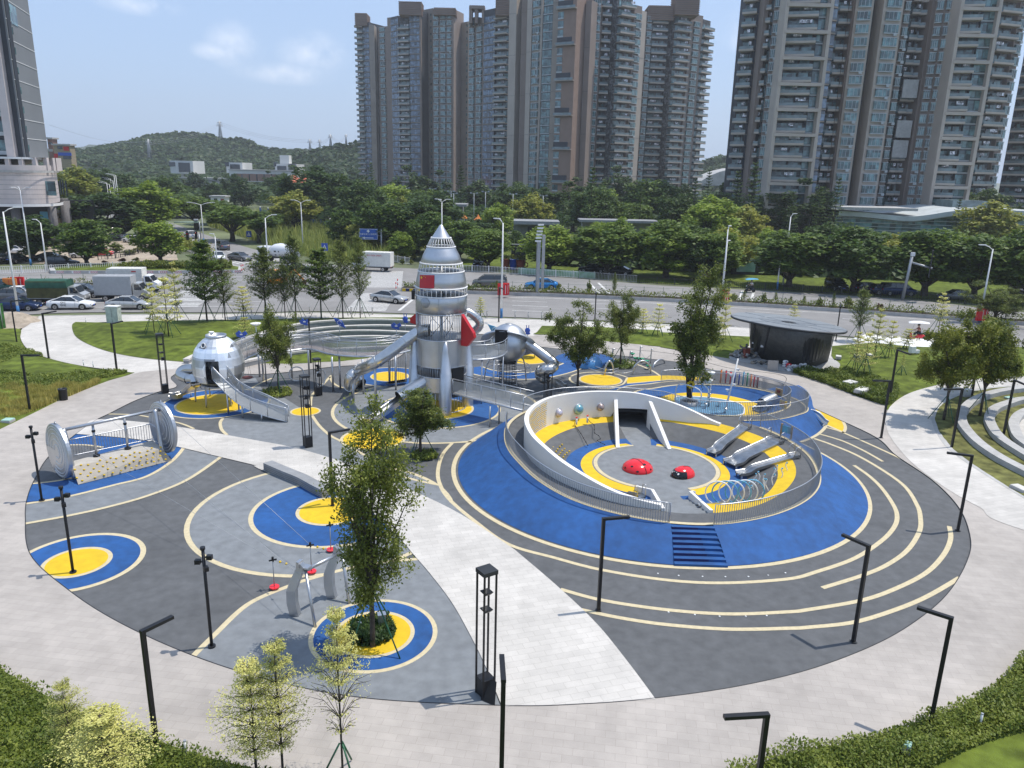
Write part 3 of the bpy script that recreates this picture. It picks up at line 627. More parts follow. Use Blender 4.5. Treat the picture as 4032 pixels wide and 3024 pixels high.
class Polar:
 def __init__(s,c,pts):
  s.c=c;s.p=sorted((math.atan2(p.y-c.y,p.x-c.x),math.hypot(p.x-c.x,p.y-c.y),p.z)for p in pts)
  s.T=[s.raw(-pi+i*pi/180)for i in range(360)]
  for _ in range(3):s.T=[tuple(sum(s.T[(i+k)%360][j]for k in(-3,-2,-1,0,1,2,3))/7 for j in(0,1))for i in range(360)]
 def raw(s,a):
  p=s.p
  for i in range(len(p)):
   a0,r0,z0=p[i];a1,r1,z1=p[(i+1)%len(p)]
   if i==len(p)-1:a1+=2*pi
   for aa in(a,a+2*pi):
    if a0<=aa<=a1:
     t=(aa-a0)/max(1e-6,a1-a0);return(r0+(r1-r0)*t,z0+(z1-z0)*t)
  return(p[0][1],p[0][2])
 def __call__(s,deg,dr=0,dz=0):
  i=(deg+180)%360;k=int(i)%360;t=i-int(i);a=R_(deg)
  r=s.T[k][0]*(1-t)+s.T[(k+1)%360][0]*t+dr;z=s.T[k][1]*(1-t)+s.T[(k+1)%360][1]*t+dz
  return V3((s.c.x+r*cos(a),s.c.y+r*sin(a),z))
 def arc(s,a0,a1,dr=0,dz=0,n=None):
  n=n or max(2,int(abs(a1-a0)/3));return[s(a0+(a1-a0)*i/n,dr,dz)for i in range(n+1)]
CC=V3((8.1,40.4,0))
def zl(k,pts):return[U(k,x,y,z)for x,y,z in pts]
K1=Polar(CC,zl('C3',[(820,742,.95),(385,720,.95),(600,735,.95),(1300,682,1.0),(1700,562,1.0),(1950,405,1.0)])+zl('C1',[(900,1560,1.03),(560,1370,1.15),(300,1140,1.3),(150,960,1.42),(112,800,1.47)])+[p-V3((0,0,.95))for p in zl('C1',[(170,450,2.4),(350,340,2.38),(485,290,2.35),(800,230,2.3),(1200,222,2.25),(1700,240,2.15)])+zl('C2',[(300,545,2.08),(500,590,2.05)])]+zl('C2',[(1000,850,1.0),(1200,905,1.0),(1440,1000,1.0),(1600,1090,1.0),(1740,1190,1.0),(1830,1300,1.0),(1872,1400,1.0)]))
K2=Polar(CC,zl('C3',[(725,612,.97),(1000,598,.97),(1300,535,.97),(1520,438,.97),(1690,300,.97),(1752,130,.97),(600,615,.97),(400,610,.97)])+zl('C2',[(1560,1250,.97),(1400,1110,.97),(1270,1035,.97),(1100,970,.97),(740,870,1.0),(400,810,1.0),(160,770,1.0)])+zl('C1',[(1350,590,1.0),(1000,625,1.0),(700,690,1.0),(510,812,1.0)])+[CC+V3((6.9*cos(R_(a)),6.9*sin(R_(a)),1))for a in(178,190,205,220,235)]+[CC+V3((7.35*cos(R_(a)),7.35*sin(R_(a)),.97))for a in(250,258)])
K3=Polar(CC,zl('C3',[(1230,495,.75),(1400,420,.75),(1520,290,.75),(1556,180,.75)])+zl('C2',[(1415,1400,.75),(1340,1260,.75),(1150,1110,.75),(870,1000,.75),(500,910,.70),(190,855,.62)])+zl('C1',[(1410,640,.55),(1100,665,.55),(900,720,.55),(750,780,.55),(590,890,.55)])+[CC+V3((6.35*cos(R_(a)),6.35*sin(R_(a)),.75))for a in(190,205,220,235,250,290)])
def PK(r,z,cx=0,cy=0):return Polar(CC,[CC+V3((cx+r*cos(R_(a)),cy+r*sin(R_(a)),z))for a in range(-180,180,5)])
WT=Polar(CC,zl('C1',[(2040,1640,1.12),(1980,1615,1.2),(1500,1490,1.45),(1000,1225,1.9),(600,930,2.35),(400,700,2.5),(372,580,2.52),(450,450,2.5),(650,340,2.5),(1100,275,2.45),(1700,290,2.3)])+zl('C2',[(0,568,2.2),(300,655,1.85),(500,740,1.5),(735,865,1.05)]))
K2p=Polar(CC,[CC+V3((7,0,1))])
for i in range(360):
 d=(i-180)%360;e=max(0,min(1,(d-50)/12,(254-d)/14))
 if 55<d<250:K2.T[i]=(WT.T[i][0],K2.T[i][1])
 K2p.T[i]=K2.T[i];K2.T[i]=(K2.T[i][0],K2.T[i][1]*(1-e)+.72*e)
K4=PK(5.0,.07);K0=PK(11.0,.036)
cr_=thing('crater_mound','large round play mound with blue outer slope and a yellow rimmed bowl','play mound',CC)
G0,G1_=-95.5,-83.5
def ringloft(name,rows,a0,a1,m,par,n=None,smooth=True,flip=False):
 n=n or int(abs(a1-a0)/2.5)+1
 rr=[[k(a0+(a1-a0)*i/n)for k in rows]for i in range(n+1)]
 return MB().loft(rr,smooth=smooth).build(name,m,par)
Kmid=lambda d:K0(d).lerp(K1(d),.62)+V3((0,0,.10))
ringloft('outer_slope',[K0,Kmid,K1],G1_,34,M['blue'],cr_)
ringloft('outer_slope',[K0,Kmid,K1],118,360+G0,M['blue'],cr_)
ringloft('ring_path',[lambda d:K1(d,0,-.003),K2p],-180,180,M['rubber'],cr_)
ringloft('path_edge',[lambda d:K1(d,.02,.008),lambda d:K1(d,-.2,.012)],G0-0,34,M['cream'],cr_)
ringloft('path_edge',[lambda d:K1(d,.02,.008),lambda d:K1(d,-.2,.012)],118,360+G0,M['cream'],cr_)
BG0,BG1=-98,-80
TN0,TN1=83,100.5
for s0,s1 in((BG1,TN0),(TN1,360+BG0)):
 ringloft('yellow_band',[K2,K3],s0,s1,M['yellow'],cr_)
 ringloft('grey_slope',[K3,K4],s0,s1,M['rubber'],cr_)
 ringloft('blue_floor',[K4,lambda d:K4(d,-1.15)],s0,s1,M['blue'],cr_)
fl=MB();fl.poly(circ(CC.x,CC.y+.1,5.25),.062);fl.build('bowl_floor',M['rubberl'],cr_)
yf=MB();yf.loft([circ(CC.x+.12,CC.y+.1,4.02,.074,a0=R_(BG1+12),a1=R_(TN0-3)),circ(CC.x+.2,CC.y+.35,3.5,.074,a0=R_(BG1+10),a1=R_(TN0-3))],smooth=False)
yf.loft([circ(CC.x-.1,CC.y+.1,4.02,.074,a0=R_(TN1+3),a1=R_(360+BG0-12)),circ(CC.x+.05,CC.y+.35,3.5,.074,a0=R_(TN1+3),a1=R_(360+BG0-10))],smooth=False)
yf.build('yellow_floor_ring',M['yellow'],cr_)
cf=MB()
for a0,a1 in((BG1+10,TN0-3),(TN1+3,360+BG0-10)):cf.loft([circ(CC.x+.15,CC.y+.35,3.52,.08,a0=R_(a0),a1=R_(a1)),circ(CC.x+.15,CC.y+.38,3.3,.08,a0=R_(a0),a1=R_(a1))],smooth=False)
cf.build('cream_floor_line',M['cream'],cr_)
A_=K1(G0,0,0);B_=K1(G1_,0,0);A0=V3((7.05,29.35,.04));B0=V3((9.3,29.3,.04))
for i in range(8):
 f0,f1=i/8,(i+1)/8;zt=.04+(.95-.04)*(i+1)/8
 p=[A0.lerp(A_,f0),B0.lerp(B_,f0),B0.lerp(B_,f1),A0.lerp(A_,f1)]
 if i==7:zt-=.01
 mb=MB().prism(p,-.05,zt-.02);mb.build('step',M['blue'],cr_)
 if i>0:
  n_=MB();a,b=A0.lerp(A_,f0),B0.lerp(B_,f0);n_.box(((a.x+b.x)/2,(a.y+b.y)/2-.004,zt-.085),((b-a).xy.length-.02,.01,.12));n_.build('step_riser',M['bluedark'],cr_)
for s,(e0,e1,g)in enumerate(((A0,A_,G0),(B0,B_,G1_))):
 c_=MB();k0,k1,k2=K0(g),Kmid(g),K1(g)
 c_.add([k0,k1,k2,e1,e0,V3((k0.x,k0.y,-.05)),V3((k2.x,k2.y,-.05))],[(0,1,2,6,5)]);c_.build('slope_cheek',M['blue'],cr_)
 f_=MB();f_.add([k0,k1,k2,e1+V3((0,0,.0)),e0.lerp(e1,.5)+V3((0,0,.1)),e0],[(0,1,4,5),(1,2,3,4)],0,False);f_.build('slope_return',M['blue'],cr_)
ia,ib=K2(BG0+1.5),K2(BG1-1.5);ja,jb=V3((ia.x+.25,35.9,.07)),V3((ib.x-.15,35.9,.07))
for i in range(6):
 f0,f1=i/6,(i+1)/6;zt=.97-(.97-.07)*(i+1)/7
 MB().prism([ia.lerp(ja,f0),ib.lerp(jb,f0),ib.lerp(jb,f1),ia.lerp(ja,f1)],-.05,zt).build('inner_step',M['rubberl'],cr_)
def wallstrip(P,top,th,zb,name,m,par):
 rows=[[],[],[],[]]
 for i,p in enumerate(P):
  t=P[min(i+1,len(P)-1)]-P[max(i-1,0)];n=V3((t.y,-t.x,0)).normalized()*th/2
  rows[0].append(V3((p.x-n.x,p.y-n.y,zb)));rows[1].append(V3((p.x-n.x,p.y-n.y,top[i])));rows[2].append(V3((p.x+n.x,p.y+n.y,top[i])));rows[3].append(V3((p.x+n.x,p.y+n.y,zb)))
 mb=MB().loft(rows,smooth=False)
 for i in(0,-1):mb.add([rows[j][i]for j in range(4)],[(0,1,2,3)])
 return mb.build(name,m,par)
wallstrip([ib+V3((.08,0,0)),jb+V3((.12,.5,0)),jb+V3((.42,.9,0))],[1.12,.45,.30],.16,-.05,'side_wall',M['wall'],cr_)
wallstrip([ia-V3((.1,0,0)),ja+V3((-.2,.5,0)),ja+V3((-.9,1.4,0))],[1.12,.5,.30],.16,-.05,'side_wall',M['wall'],cr_)
wa0,wa1=47,262
Wl,Wt=[],[]
for i in range(90):
 d=wa0+(wa1-wa0)*i/89;w=WT(d);b=K2(d)
 e=min(1,max(0,(d-wa0)/12))*min(1,max(0,(wa1-d)/16))
 Wl.append(V3((w.x,w.y,b.z)));Wt.append(max(w.z,1.03))
wi=[i for i in range(90)]
rows=[[],[],[],[]]
tunnel=lambda d:TN0<d<TN1
for i,p in enumerate(Wl):
 d=wa0+(wa1-wa0)*i/89;r=V3((cos(R_(d)),sin(R_(d)),0));bb=.6 if not tunnel(d)else 1.25
 rows[0].append(V3((p.x,p.y,bb))-r*.12);rows[1].append(V3((p.x,p.y,Wt[i]))-r*.12);rows[2].append(V3((p.x,p.y,Wt[i]))+r*.12);rows[3].append(V3((p.x,p.y,min(.9,.6)if not tunnel(d)else 1.25))+r*.12)
wm=MB().loft(rows,True,smooth=True)
for i in range(len(wm.sm)):wm.sm[i]=False
wm=MB();wm.loft(rows[0:2],smooth=True);wm.loft(rows[1:3],smooth=False);wm.loft(rows[2:4],smooth=True);wm.loft([rows[3],rows[0]],smooth=False)
for i in(0,-1):wm.add([rows[j][i]for j in range(4)],[(0,1,2,3)])
wm.build('curved_wall',M['wall'],cr_)
tm_=(TN0+TN1)/2;rad=V3((cos(R_(tm_)),sin(R_(tm_)),0));tan_=V3((-rad.y,rad.x,0))
t0=U('C1',1455,950,.06);t1=U('C1',2070,968,.06);wtop0=WT(TN1);wtop1=WT(TN0)
def wing(f,bk,zt0,zt1,name='wing_wall'):
 n=(bk-f);n=V3((n.y,-n.x,0)).normalized()*.11;mb=MB()
 a=[f-n,f+n,bk+n,bk-n]
 mb.add([(p.x,p.y,.0)for p in a]+[(a[0].x,a[0].y,zt0),(a[1].x,a[1].y,zt0),(a[2].x,a[2].y,zt1),(a[3].x,a[3].y,zt1)],[(0,1,5,4),(1,2,6,5),(2,3,7,6),(3,0,4,7),(4,5,6,7)])
 return mb.build(name,M['wall'],cr_)
w0b,w1b=K2(TN1-.5),K2(TN0+.5)
wing(t0,V3((w0b.x,w0b.y-.05,0)),.12,1.9);wing(t1,V3((w1b.x,w1b.y-.05,0)),.12,1.9)
ln=MB()
q0,q1=w0b.copy(),w1b.copy();q0.z=q1.z=0;d_=rad*2.4
for a,b in((q0,q0+d_),(q1,q1+d_)):ln.quad(V3((a.x,a.y,.05)),V3((b.x,b.y,.05)),V3((b.x,b.y,1.24)),V3((a.x,a.y,1.24)))
ln.quad(*[V3((p.x,p.y,1.24))for p in(q0,q1,q1+d_,q0+d_)]);ln.quad(*[V3((p.x,p.y,z))for p,z in((q0+d_,.05),(q1+d_,.05),(q1+d_,1.24),(q0+d_,1.24))])
ln.build('tunnel_lining',M['rubber'],cr_)
MB().poly([t0+V3((.1,-.1,0)),t1+V3((-.1,-.1,0)),q1,q1+d_,q0+d_,q0],.066).build('tunnel_floor',M['rubberl'],cr_)
mo=MB();rnd=random.Random(2)
for i in range(26):
 for j in range(13):
  d=166-i*1.0-rnd.random()*.3;b=K2(d);w=WT(d);r=V3((cos(R_(d)),sin(R_(d)),0));z=.80+(w.z-.9)*j/13
  p=V3((w.x,w.y,z))-r*.16;t=V3((-r.y,r.x,0))*.055
  mo.quad(p-t,p+t,p+t+V3((0,0,.055)),p-t+V3((0,0,.055)),rnd.choice((0,0,1)))
mo.build('chip_mosaic',[M['yellow'],M['conc']],cr_)
for i,(x,y)in enumerate([(713,830),(682,850),(738,880),(654,890),(630,916),(703,904),(793,906),(687,939),(767,930),(822,956),(741,960),(668,964),(794,978),(880,984),(723,987),(773,1005),(850,1005),(757,1027),(825,1027),(810,1055)]):
 p=U('C1',x,y,.36);MB().ball((p.x,p.y,p.z),.055,0,7,4).build('climbing_hold',M['yellow'],cr_)
PLN=[('silver grey swirled half globe on the white crater wall',820,527,.27,(.42,.38,.44),(.62,.60,.66)),('blue green marbled half globe, largest of three on the white wall',1028,482,.34,(.06,.24,.34),(.35,.52,.50)),('brown striped half globe on the white crater wall nearest the tunnel',1272,455,.25,(.13,.07,.06),(.48,.40,.38))]
for lb,x,y,r,c1,c2 in PLN:
 p=U('C1',x,y,1.5)
 d=math.degrees(math.atan2(p.y-CC.y,p.x-CC.x));w=WT(d);rv=V3((cos(R_(d)),sin(R_(d)),0));p=V3((w.x,w.y,V('C1',x,y,w.y).z))-rv*.12
 t=thing('planet_ball',lb,'wall ball',p,group='three globes on the crater wall')
 pm_=mat('planet',c1,.25,.3,col2=c2,scale=2.6,detail=3);MB().ball(p,r,0,24,14).build('globe',pm_,t)
 rg=MB();a=V3((-rv.y,rv.x,0));rg.tube([p-rv*.02+(a*cos(k*pi/12)+V3((0,0,1))*sin(k*pi/12))*(r+.01)for k in range(24)],.025,5,closed=True);rg.build('rim',M['steelm'],t)
for lb,x,y,pts in(('left short red topped post with a knotted climbing rope down the bowl',963,668,[(940,655),(955,690),(985,730),(1017,775),(1048,828),(1077,877),(1098,915)]),('right short red topped post with a knotted rope lying in a loop',1092,645,[(1130,640),(1175,675),(1178,730),(1180,768),(1227,800),(1247,838),(1213,857),(1250,882),(1300,905)])):
 p=U('C1',x,y,.68);t=thing('rope_post',lb,'post',p,group='rope posts on the crater rim')
 MB().cyl(p,.06,.42,10).build('post',M['whitep'],t);MB().cyl(p+V3((0,0,.42)),.065,.07,10).build('cap',M['redl'],t)
 n=len(pts);rp=[p+V3((0,-.06,.3))]+[U('C1',a,b,max(.12,.64-.56*(i+.5)/n)+.10)for i,(a,b)in enumerate(pts)]
 MB().tube(spline(rp,n=5),.018,5).build('rope',M['black'],t)
 for q in rp[2::1]:MB().ball(q,.04,0,6,4).build('knot',M['black'],t)
railing(K1.arc(G1_+.4,34,-.06,0,60),'curved baluster railing on the right half of the crater mound',group='baluster railings of the play mounds')
railing(K1.arc(163,360+G0-.4,-.06,0,60),'curved baluster railing on the left half of the crater mound',group='baluster railings of the play mounds')
BRG=K1(150,-.06)
def ladybird(p,a,r,label,face):
 t=thing('ladybird_dome',label,'ladybird',p,group='red ladybirds on the bowl floor')
 sh=MB();sc=(1,1,.62)if not face else(1.05,.8,.72)
 Mx=Matrix.Translation(p)@Matrix.Rotation(a,4,'Z')
 def sp(u,v,k=1.0):return Mx@V3((k*r*sc[0]*cos(v)*cos(u),k*r*sc[1]*cos(v)*sin(u),k*r*sc[2]*sin(v)))
 rows=[[sp(2*pi*i/32,pi/2*j/12)for i in range(32)]for j in range(13)]
 sh.loft(rows,True);sh.build('shell',M['redl'],t)
 s=MB();s.tube([sp(0,v*pi/2/12,1.005)for v in range(0,13)]+([]if face else[sp(pi,v*pi/2/12,1.005)for v in range(12,-1,-1)]),.02,5);s.build('wing_seam',M['blackg'],t)
 for(u,v,q)in([(.5,.35,.085),(1.15,.65,.085),(1.6,.2,.08),(2.3,.45,.085),(-.6,.3,.085),(-1.1,.7,.08),(-1.6,.35,.085),(-2.4,.3,.085),(2.9,.75,.08),(0.2,.95,.10),(-2.9,.8,.07)]if not face else[(.5,.5,.06),(-.5,.5,.065),(.7,1.0,.06),(-.9,.9,.06),(0.15,.9,.07),(-.25,.25,.06)]):
  d=MB();n_=12;vs=[sp(u+q/max(.3,cos(v))*cos(k*2*pi/n_)/.9,v+q*sin(k*2*pi/n_),1.012)for k in range(n_)];d.add(vs,[tuple(range(n_))]);d.build('spot',M['blackg'],t)
 if face:
  h=MB();rows=[[sp(pi+(i-10)/10*1.25,j*.085,1.02)for i in range(21)]for j in range(10)];h.loft(rows);h.build('face',M['blackg'],t)
  for u,v,q in((pi-.42,.52,.10),(pi+.42,.52,.10),(pi-.16,.66,.045),(pi+.16,.66,.045)):
   e=MB();vs=[sp(u+q*cos(k*pi/6),v+q*sin(k*pi/6),1.045)for k in range(12)];e.add(vs,[tuple(range(12))]);e.build('eye',M['whitep'],t)
ladybird(U('C1',1690,1195,.08),R_(-65),.86,'larger red ladybird dome with black spots seen from behind, on the bowl floor',False)
ladybird(U('C2',385,1440,.08),R_(35),.70,'smaller red ladybird dome with black face and white eyes',True)
def bowl_slide(k,top,bot,w,label):
 a=U(*top[:3],1.03);b=U(*bot[:3],.30);d=(b-a);d.z=0;L_=d.length;u=d/L_
 t=thing('steel_slide',label,'slide',a,group='steel slides down into the crater bowl')
 P=[a-u*.35+V3((0,0,.06)),a+V3((0,0,.04)),a+u*.25+V3((0,0,-.06))]
 P+=[a+u*L_*f+V3((0,0,-(a.z-.34)*(f**1.0)))for f in(.3,.5,.7)]+[a+u*L_*.82+V3((0,0,-(a.z-.33))),a+u*L_+V3((0,0,-(a.z-.30)))]
 mb=MB();mb.chute(spline(P,n=4),w,.10);mb.build('chute',M['bed'],t)
 s=V3((u.y,-u.x,0))
 for q in(-1,1):
  f=a-u*.3+s*q*(w/2+.03);h=MB();h.tube([f+V3((0,0,.0)),f+V3((0,0,.62)),f+u*.05+V3((0,0,.7)),f+u*.3+V3((0,0,.62)),f+u*.38+V3((0,0,.15))],.02,6);h.build('grab_rail',M['steelm'],t)
  e=a+u*(L_-.08)+s*q*(w/2);MB().box((e.x,e.y,.17),(.08,.05,.28),math.atan2(u.y,u.x)).build('foot',M['steelm'],t)
 return t
bowl_slide(0,('C2',1045,930),('C2',690,1195),.62,'narrow steel slide, uppermost of three in the crater bowl')
bowl_slide(0,('C2',1370,1075),('C2',890,1310),.95,'wide double steel slide, middle of three in the crater bowl')
bowl_slide(0,('C2',1575,1240),('C2',985,1425),.52,'narrow steel slide in shadow, lowest of three in the crater bowl')
bowl_slide(0,('C1',1700,1520),('C1',1480,1490),.35,'small slide half hidden behind the white wall near the inner steps')
ri=thing('ring_row','row of six overlapping white and blue hoops on the crater rim','climbing rings',U('C3',900,520,.5))
for i in range(6):
 b=U('C3',893+i*72,520-i*4,.62);cn=b+V3((0,0,.62));a=R_(-12)
 MB().tube([cn+V3((cos(a)*.60*cos(k*pi/14),sin(a)*.60*cos(k*pi/14),.60*sin(k*pi/14)))for k in range(28)],.035,7,closed=True).build('hoop',M['whitep']if i%2==0 else M['teal'],ri)
MB().box(U('C3',1080,505,.72),(3.6,.3,.05),R_(8)).build('base_plate',M['galv'],ri)
for i,(x,y,xt,yt)in enumerate([(1240,410,1245,280),(1250,440,1268,312),(1280,350,1320,248),(1290,280,1318,182),(1352,295,1345,160),(1388,425,1410,238),(1392,330,1416,188),(1438,385,1432,242),(1488,325,1518,125),(1495,240,1522,190),(1520,200,1550,92),(1590,258,1605,122),(1642,192,1656,62),(1110,455,1138,342)]):
 b=U('C3',x,y,.62 if i!=13 else .1);tp=V('C3',xt,yt,b.y+.05);t=thing('wavy_pole','wavy pole in the crater bowl, '+['lowest beside the hoops on the blue floor edge','second from the left above the hoops','third from the left above the hoops','fourth from the left, below the steel slide foot','fifth, leaning left under the lowest slide','sixth, in the middle of the grey slope','seventh, close behind the sixth','eighth, at the inner edge of the yellow band','ninth, tallest at the edge of the yellow band','tenth, short one behind the tallest','eleventh, touching the lowest slide','on the yellow band, left of two','on the yellow band, furthest right','alone among the hoops'][i],'play pole',b,group='wavy poles beside the hoops')
 s=(tp-b);P=[b+s*f+V3((.06*sin(f*6.28+i),0,0))for f in(0,.2,.4,.6,.8,1)]
 MB().tube(spline(P,n=3),.028,6).build('pole',M['whitep'],t);MB().ball(tp,.05,0,8,5).build('knob',M['teal'],t)
p=U('C2',1515,945,1.55);t=thing('activity_panel','small wooden activity board fixed to the right crater railing','play panel',p)
MB().box(p,(.62,.04,.42),R_(-52)).build('board',M['teal'],t)
for s in(-1,1):MB().box(p+V3((cos(R_(-52))*.34*s,sin(R_(-52))*.34*s,-.1)),(.1,.08,.8),R_(-52)).build('side_post',mat('wood',(.35,.24,.14),.7),t)
# second crater with the splash pool
C2c=V3((14.6,52.2,0))
Q1=Polar(C2c,zl('C2',[(1040,850,1.02),(1240,848,1.05),(1440,832,1.08),(1640,785,1.08),(1750,715,1.08)])+[p-V3((0,0,.95))for p in zl('C2',[(1768,600,2.0),(1690,500,1.85),(1500,430,1.65),(1300,375,1.45),(1100,335,1.25),(900,310,1.1),(700,298,1.03)])]+zl('C2',[(420,410,.05),(150,425,.05),(0,450,.05)])+zl('A7',[(900,345,.05)]))
Q2=Polar(C2c,zl('C2',[(500,765,1.02),(900,792,1.03),(1250,782,1.05),(1440,735,1.05),(1535,675,1.05),(1500,610,.95),(1400,560,.85),(1250,520,.7),(1050,485,.55),(850,465,.4),(650,458,.25),(450,456,.12),(250,470,.07),(80,500,.06)])+[p-V3((0,0,.95))for p in zl('C1',[(1950,290,2.1)])])
Q3=Polar(C2c,zl('C2',[(120,600,.1),(400,542,.1),(700,552,.1),(1000,600,.1),(1250,690,.1),(1310,745,.1),(1100,790,.1),(700,800,.1),(350,740,.1),(150,660,.1)]))
sc_=thing('splash_crater','second smaller play mound with ring path, blue inner slope and a splash pool','play mound',C2c)
ringloft('ring_path',[lambda d:Q1(d,0,.006),lambda d:Q2(d,0,.006)],-180,180,M['rubber'],sc_,120)
ringloft('inner_slope',[Q2,Q3],-180,180,M['blue'],sc_,120)
fz=MB();fz.poly([Q3(d)for d in range(-180,180,5)],.1);fz.build('yellow_floor',M['yellow'],sc_)
K0b=Polar(C2c,[p for p in zl('C2',[(1200,1180,.036),(1600,1085,.036),(1780,1022,.036),(1870,960,.036),(1925,895,.036),(1900,840,.036),(1850,760,.036),(1790,690,.036),(1780,600,.036),(1720,500,.036),(1530,400,.036),(1200,330,.036)])])
ringloft('outer_slope',[K0b,lambda d:K0b(d).lerp(Q1(d),.6)+V3((0,0,.08)),Q1],-100,40,M['blue'],sc_)
ringloft('path_edge',[lambda d:Q1(d,.02,.012),lambda d:Q1(d,-.18,.016)],-88,150,M['cream'],sc_)
ringloft('path_edge',[lambda d:Q2(d,-.02,.014),lambda d:Q2(d,.16,.016)],-180,180,M['cream'],sc_,120)
ringloft('base_line',[lambda d:K0b(d,0,.004),lambda d:K0b(d,.22,.004)],-62,0,M['cream'],sc_)
pool=spline(UL('C2',[(300,600),(360,590),(500,590),(700,605),(900,640),(1020,680),(1050,740),(1000,790),(700,800),(450,770),(330,700)],.11),True)
MB().poly(pool,.125).build('pool_water',M['water'],sc_)
pe=MB();pe.tube([V3((p.x,p.y,.13))for p in pool],.06,5,closed=True);pe.build('pool_edge',M['whitep'],sc_)
railing([q+V3((0,0,.0))for q in Q1.arc(-86,112,-.06,0,60)],'outer baluster railing of the second play mound',group='baluster railings of the play mounds')
r1=K1.arc(143,74,-.04,0,24);r2=[Q2(d,.05)for d in range(-125,92,4)]
railing(spline(r1,n=1)[:-1]+r2,'long baluster railing behind the white wall and round the splash pool',group='baluster railings of the play mounds')
pt=U('C2',447,670,.13);t=thing('tree_planter','round grey planter kerb in the splash pool around two tree trunks','planter',pt)
MB().lathe([(.62,0),(.64,.28),(.54,.28),(.54,.1)],28,pt).build('kerb',M['conc'],t);MB().disc(pt+V3((0,0,.16)),.55).build('soil',M['soil'],t)
POOLTREE=pt
def tubething(name,label,cat,base,paths,r,m,part='pipe'):
 t=thing(name,label,cat,base)
 for P in paths:MB().tube(spline(P,n=6),r,8).build(part,m,t)
 return t
a,b=U('C2',300,640,.12),U('C2',565,690,.12);tp=V('C2',420,455,(a.y+b.y)/2)
tubething('spray_arch','pale grey water spray arch over the splash pool','water arch',a,[[a,a+V3((.05,0,(tp.z)*.75)),tp,b+V3((-.02,0,tp.z*.7)),b]],.045,M['whitep'])
b=U('C2',840,760,.12);tp=V('C2',985,172,b.y);t=thing('spray_mast','tall leaning white spray mast with four small scoops','water mast',b)
MB().tube([b,tp],[.075,.05],10).build('mast',M['whitep'],t)
for f in(.42,.52,.70,.80):
 q=b.lerp(tp,f);mb=MB();mb.lathe([(.02,-.16),(.12,0),(.13,.02)],10,q+V3((.2 if f in(.52,.8)else-.2,0,.05)));mb.tube([q,q+V3((.2 if f in(.52,.8)else-.2,0,-.02))],.02,5);mb.build('scoop',M['whitep'],t)
b=U('C2',650,650,.12);t=thing('bucket_tree','curved white pipe holding two tipping water bowls','water toy',b)
p1=V('C2',560,400,b.y);p2=V('C2',640,325,b.y);p3=V('C2',690,330,b.y);p4=V('C2',640,470,b.y);p5=V('C2',655,412,b.y)
MB().tube(spline([b,b+V3((0,0,.9)),p4+V3((-.1,0,0)),p1,p2,p3],n=6),.045,8).build('pipe',M['whitep'],t)
for q,r in((p3,.3),(p5,.36)):MB().lathe([(0,-.14),(r*.6,-.12),(r,.06),(r*.97,.09),(0,.02)],18,q).build('bowl',M['whitep'],t)
for lb,x,y in(('low white mushroom sprinkler left in the splash pool',628,712),('tall silver stack of water bowls in the pool',665,690),('white mushroom sprinkler in the middle of the pool',775,690),('small water jet by the foot of the leaning mast',845,765),('shiny water cannon on the yellow floor',1235,690)):
 b=U('C2',x,y,.12);t=thing('water_toy',lb,'water toy',b,group='small water toys in the pool');h=1.6 if 'stack' in lb else .35
 MB().cyl(b,.05,h,8).build('stem',M['shiny'],t)
 for k in range(5 if h>1 else 1):MB().lathe([(0,.06),(.16-.02*k,0),(.17-.02*k,-.03),(0,-.06)],14,b+V3((0,0,.35+k*.3))).build('bowl',M['shiny'],t)
b=U('C2',490,640,.15);q=V('C2',470,455,b.y-.3);t=thing('flower_spinner','yellow flower shaped spray head on a stem beside the pool trees','water toy',b)
MB().tube([b,q],.03,6).build('stem',M['steelm'],t);f=MB()
for k in range(7):a=k*2*pi/7;f.ball((q.x+.2*cos(a),q.y,q.z+.2*sin(a)),.11,0,8,5,(1,.4,1))
f.build('petals',M['yellow'],t)
b=U('C2',1290,640,.7);t=thing('tunnel_mouth','wide steel tube mouth coming out of the inner blue slope of the second mound','slide',b)
MB().tube([b+V3((.7,.5,.1)),b,b+V3((-.35,-.28,-.1))],.42,18,caps=False).build('tube',M['shiny'],t);MB().chute([b+V3((-.2,-.15,-.35)),b+V3((-.8,-.6,-.52))],.6,.2).build('chute',M['shiny'],t)
a=U('C2',1815,795,.55);b=U('C2',1930,895,.1);t=thing('short_slide','short polished slide on the outer blue slope beside the yellow crescent','slide',a)
MB().chute(spline([a+V3((-.3,.2,.08)),a,a.lerp(b,.6)+V3((0,0,-.06)),b]),.8,.22).build('chute',M['shiny'],t)
for j,col in enumerate(['orange','red','redl','bluep','bluep','teal','greenp','orange','red','rust']):
 b=Q1(74-3.1*j,-.45,0);t=thing('chime_pole','%s chime pipe by the back railing, number %s from the left'%({'orange':'orange','red':'dark red','redl':'bright red','bluep':'dark blue','teal':'pale blue','greenp':'green','rust':'brown'}[col],['one','two','three','four','five','six','seven','eight','nine','ten'][j]),'chime pipe',b,group='coloured chime pipes')
 MB().cyl(b,.06,1.15-.05*(j%5),10).build('pipe',M[col],t);MB().cyl(b+V3((0,0,1.15-.05*(j%5))),.063,.04,10).build('cap',M['steelm'],t)
for lb,x,y,z,c in(('wooden play panel on the inner railing at the right of the pool',1430,535,1.3,'wood'),('yellow and orange sign board on the inner railing',1475,668,1.35,'sign')):
 b=U('C2',x,y,z);t=thing('notice_board',lb,'play panel',b)
 MB().box(b,(.6,.05,.5),R_(-60)).build('board',mat('board',(.42,.30,.17)if c=='wood' else(.75,.5,.1),.6),t)
 MB().box(b+V3((-.04,-.02,.05)),(.3,.03,.2),R_(-60)).build('picture',M['orange']if c=='sign' else M['rust'],t)
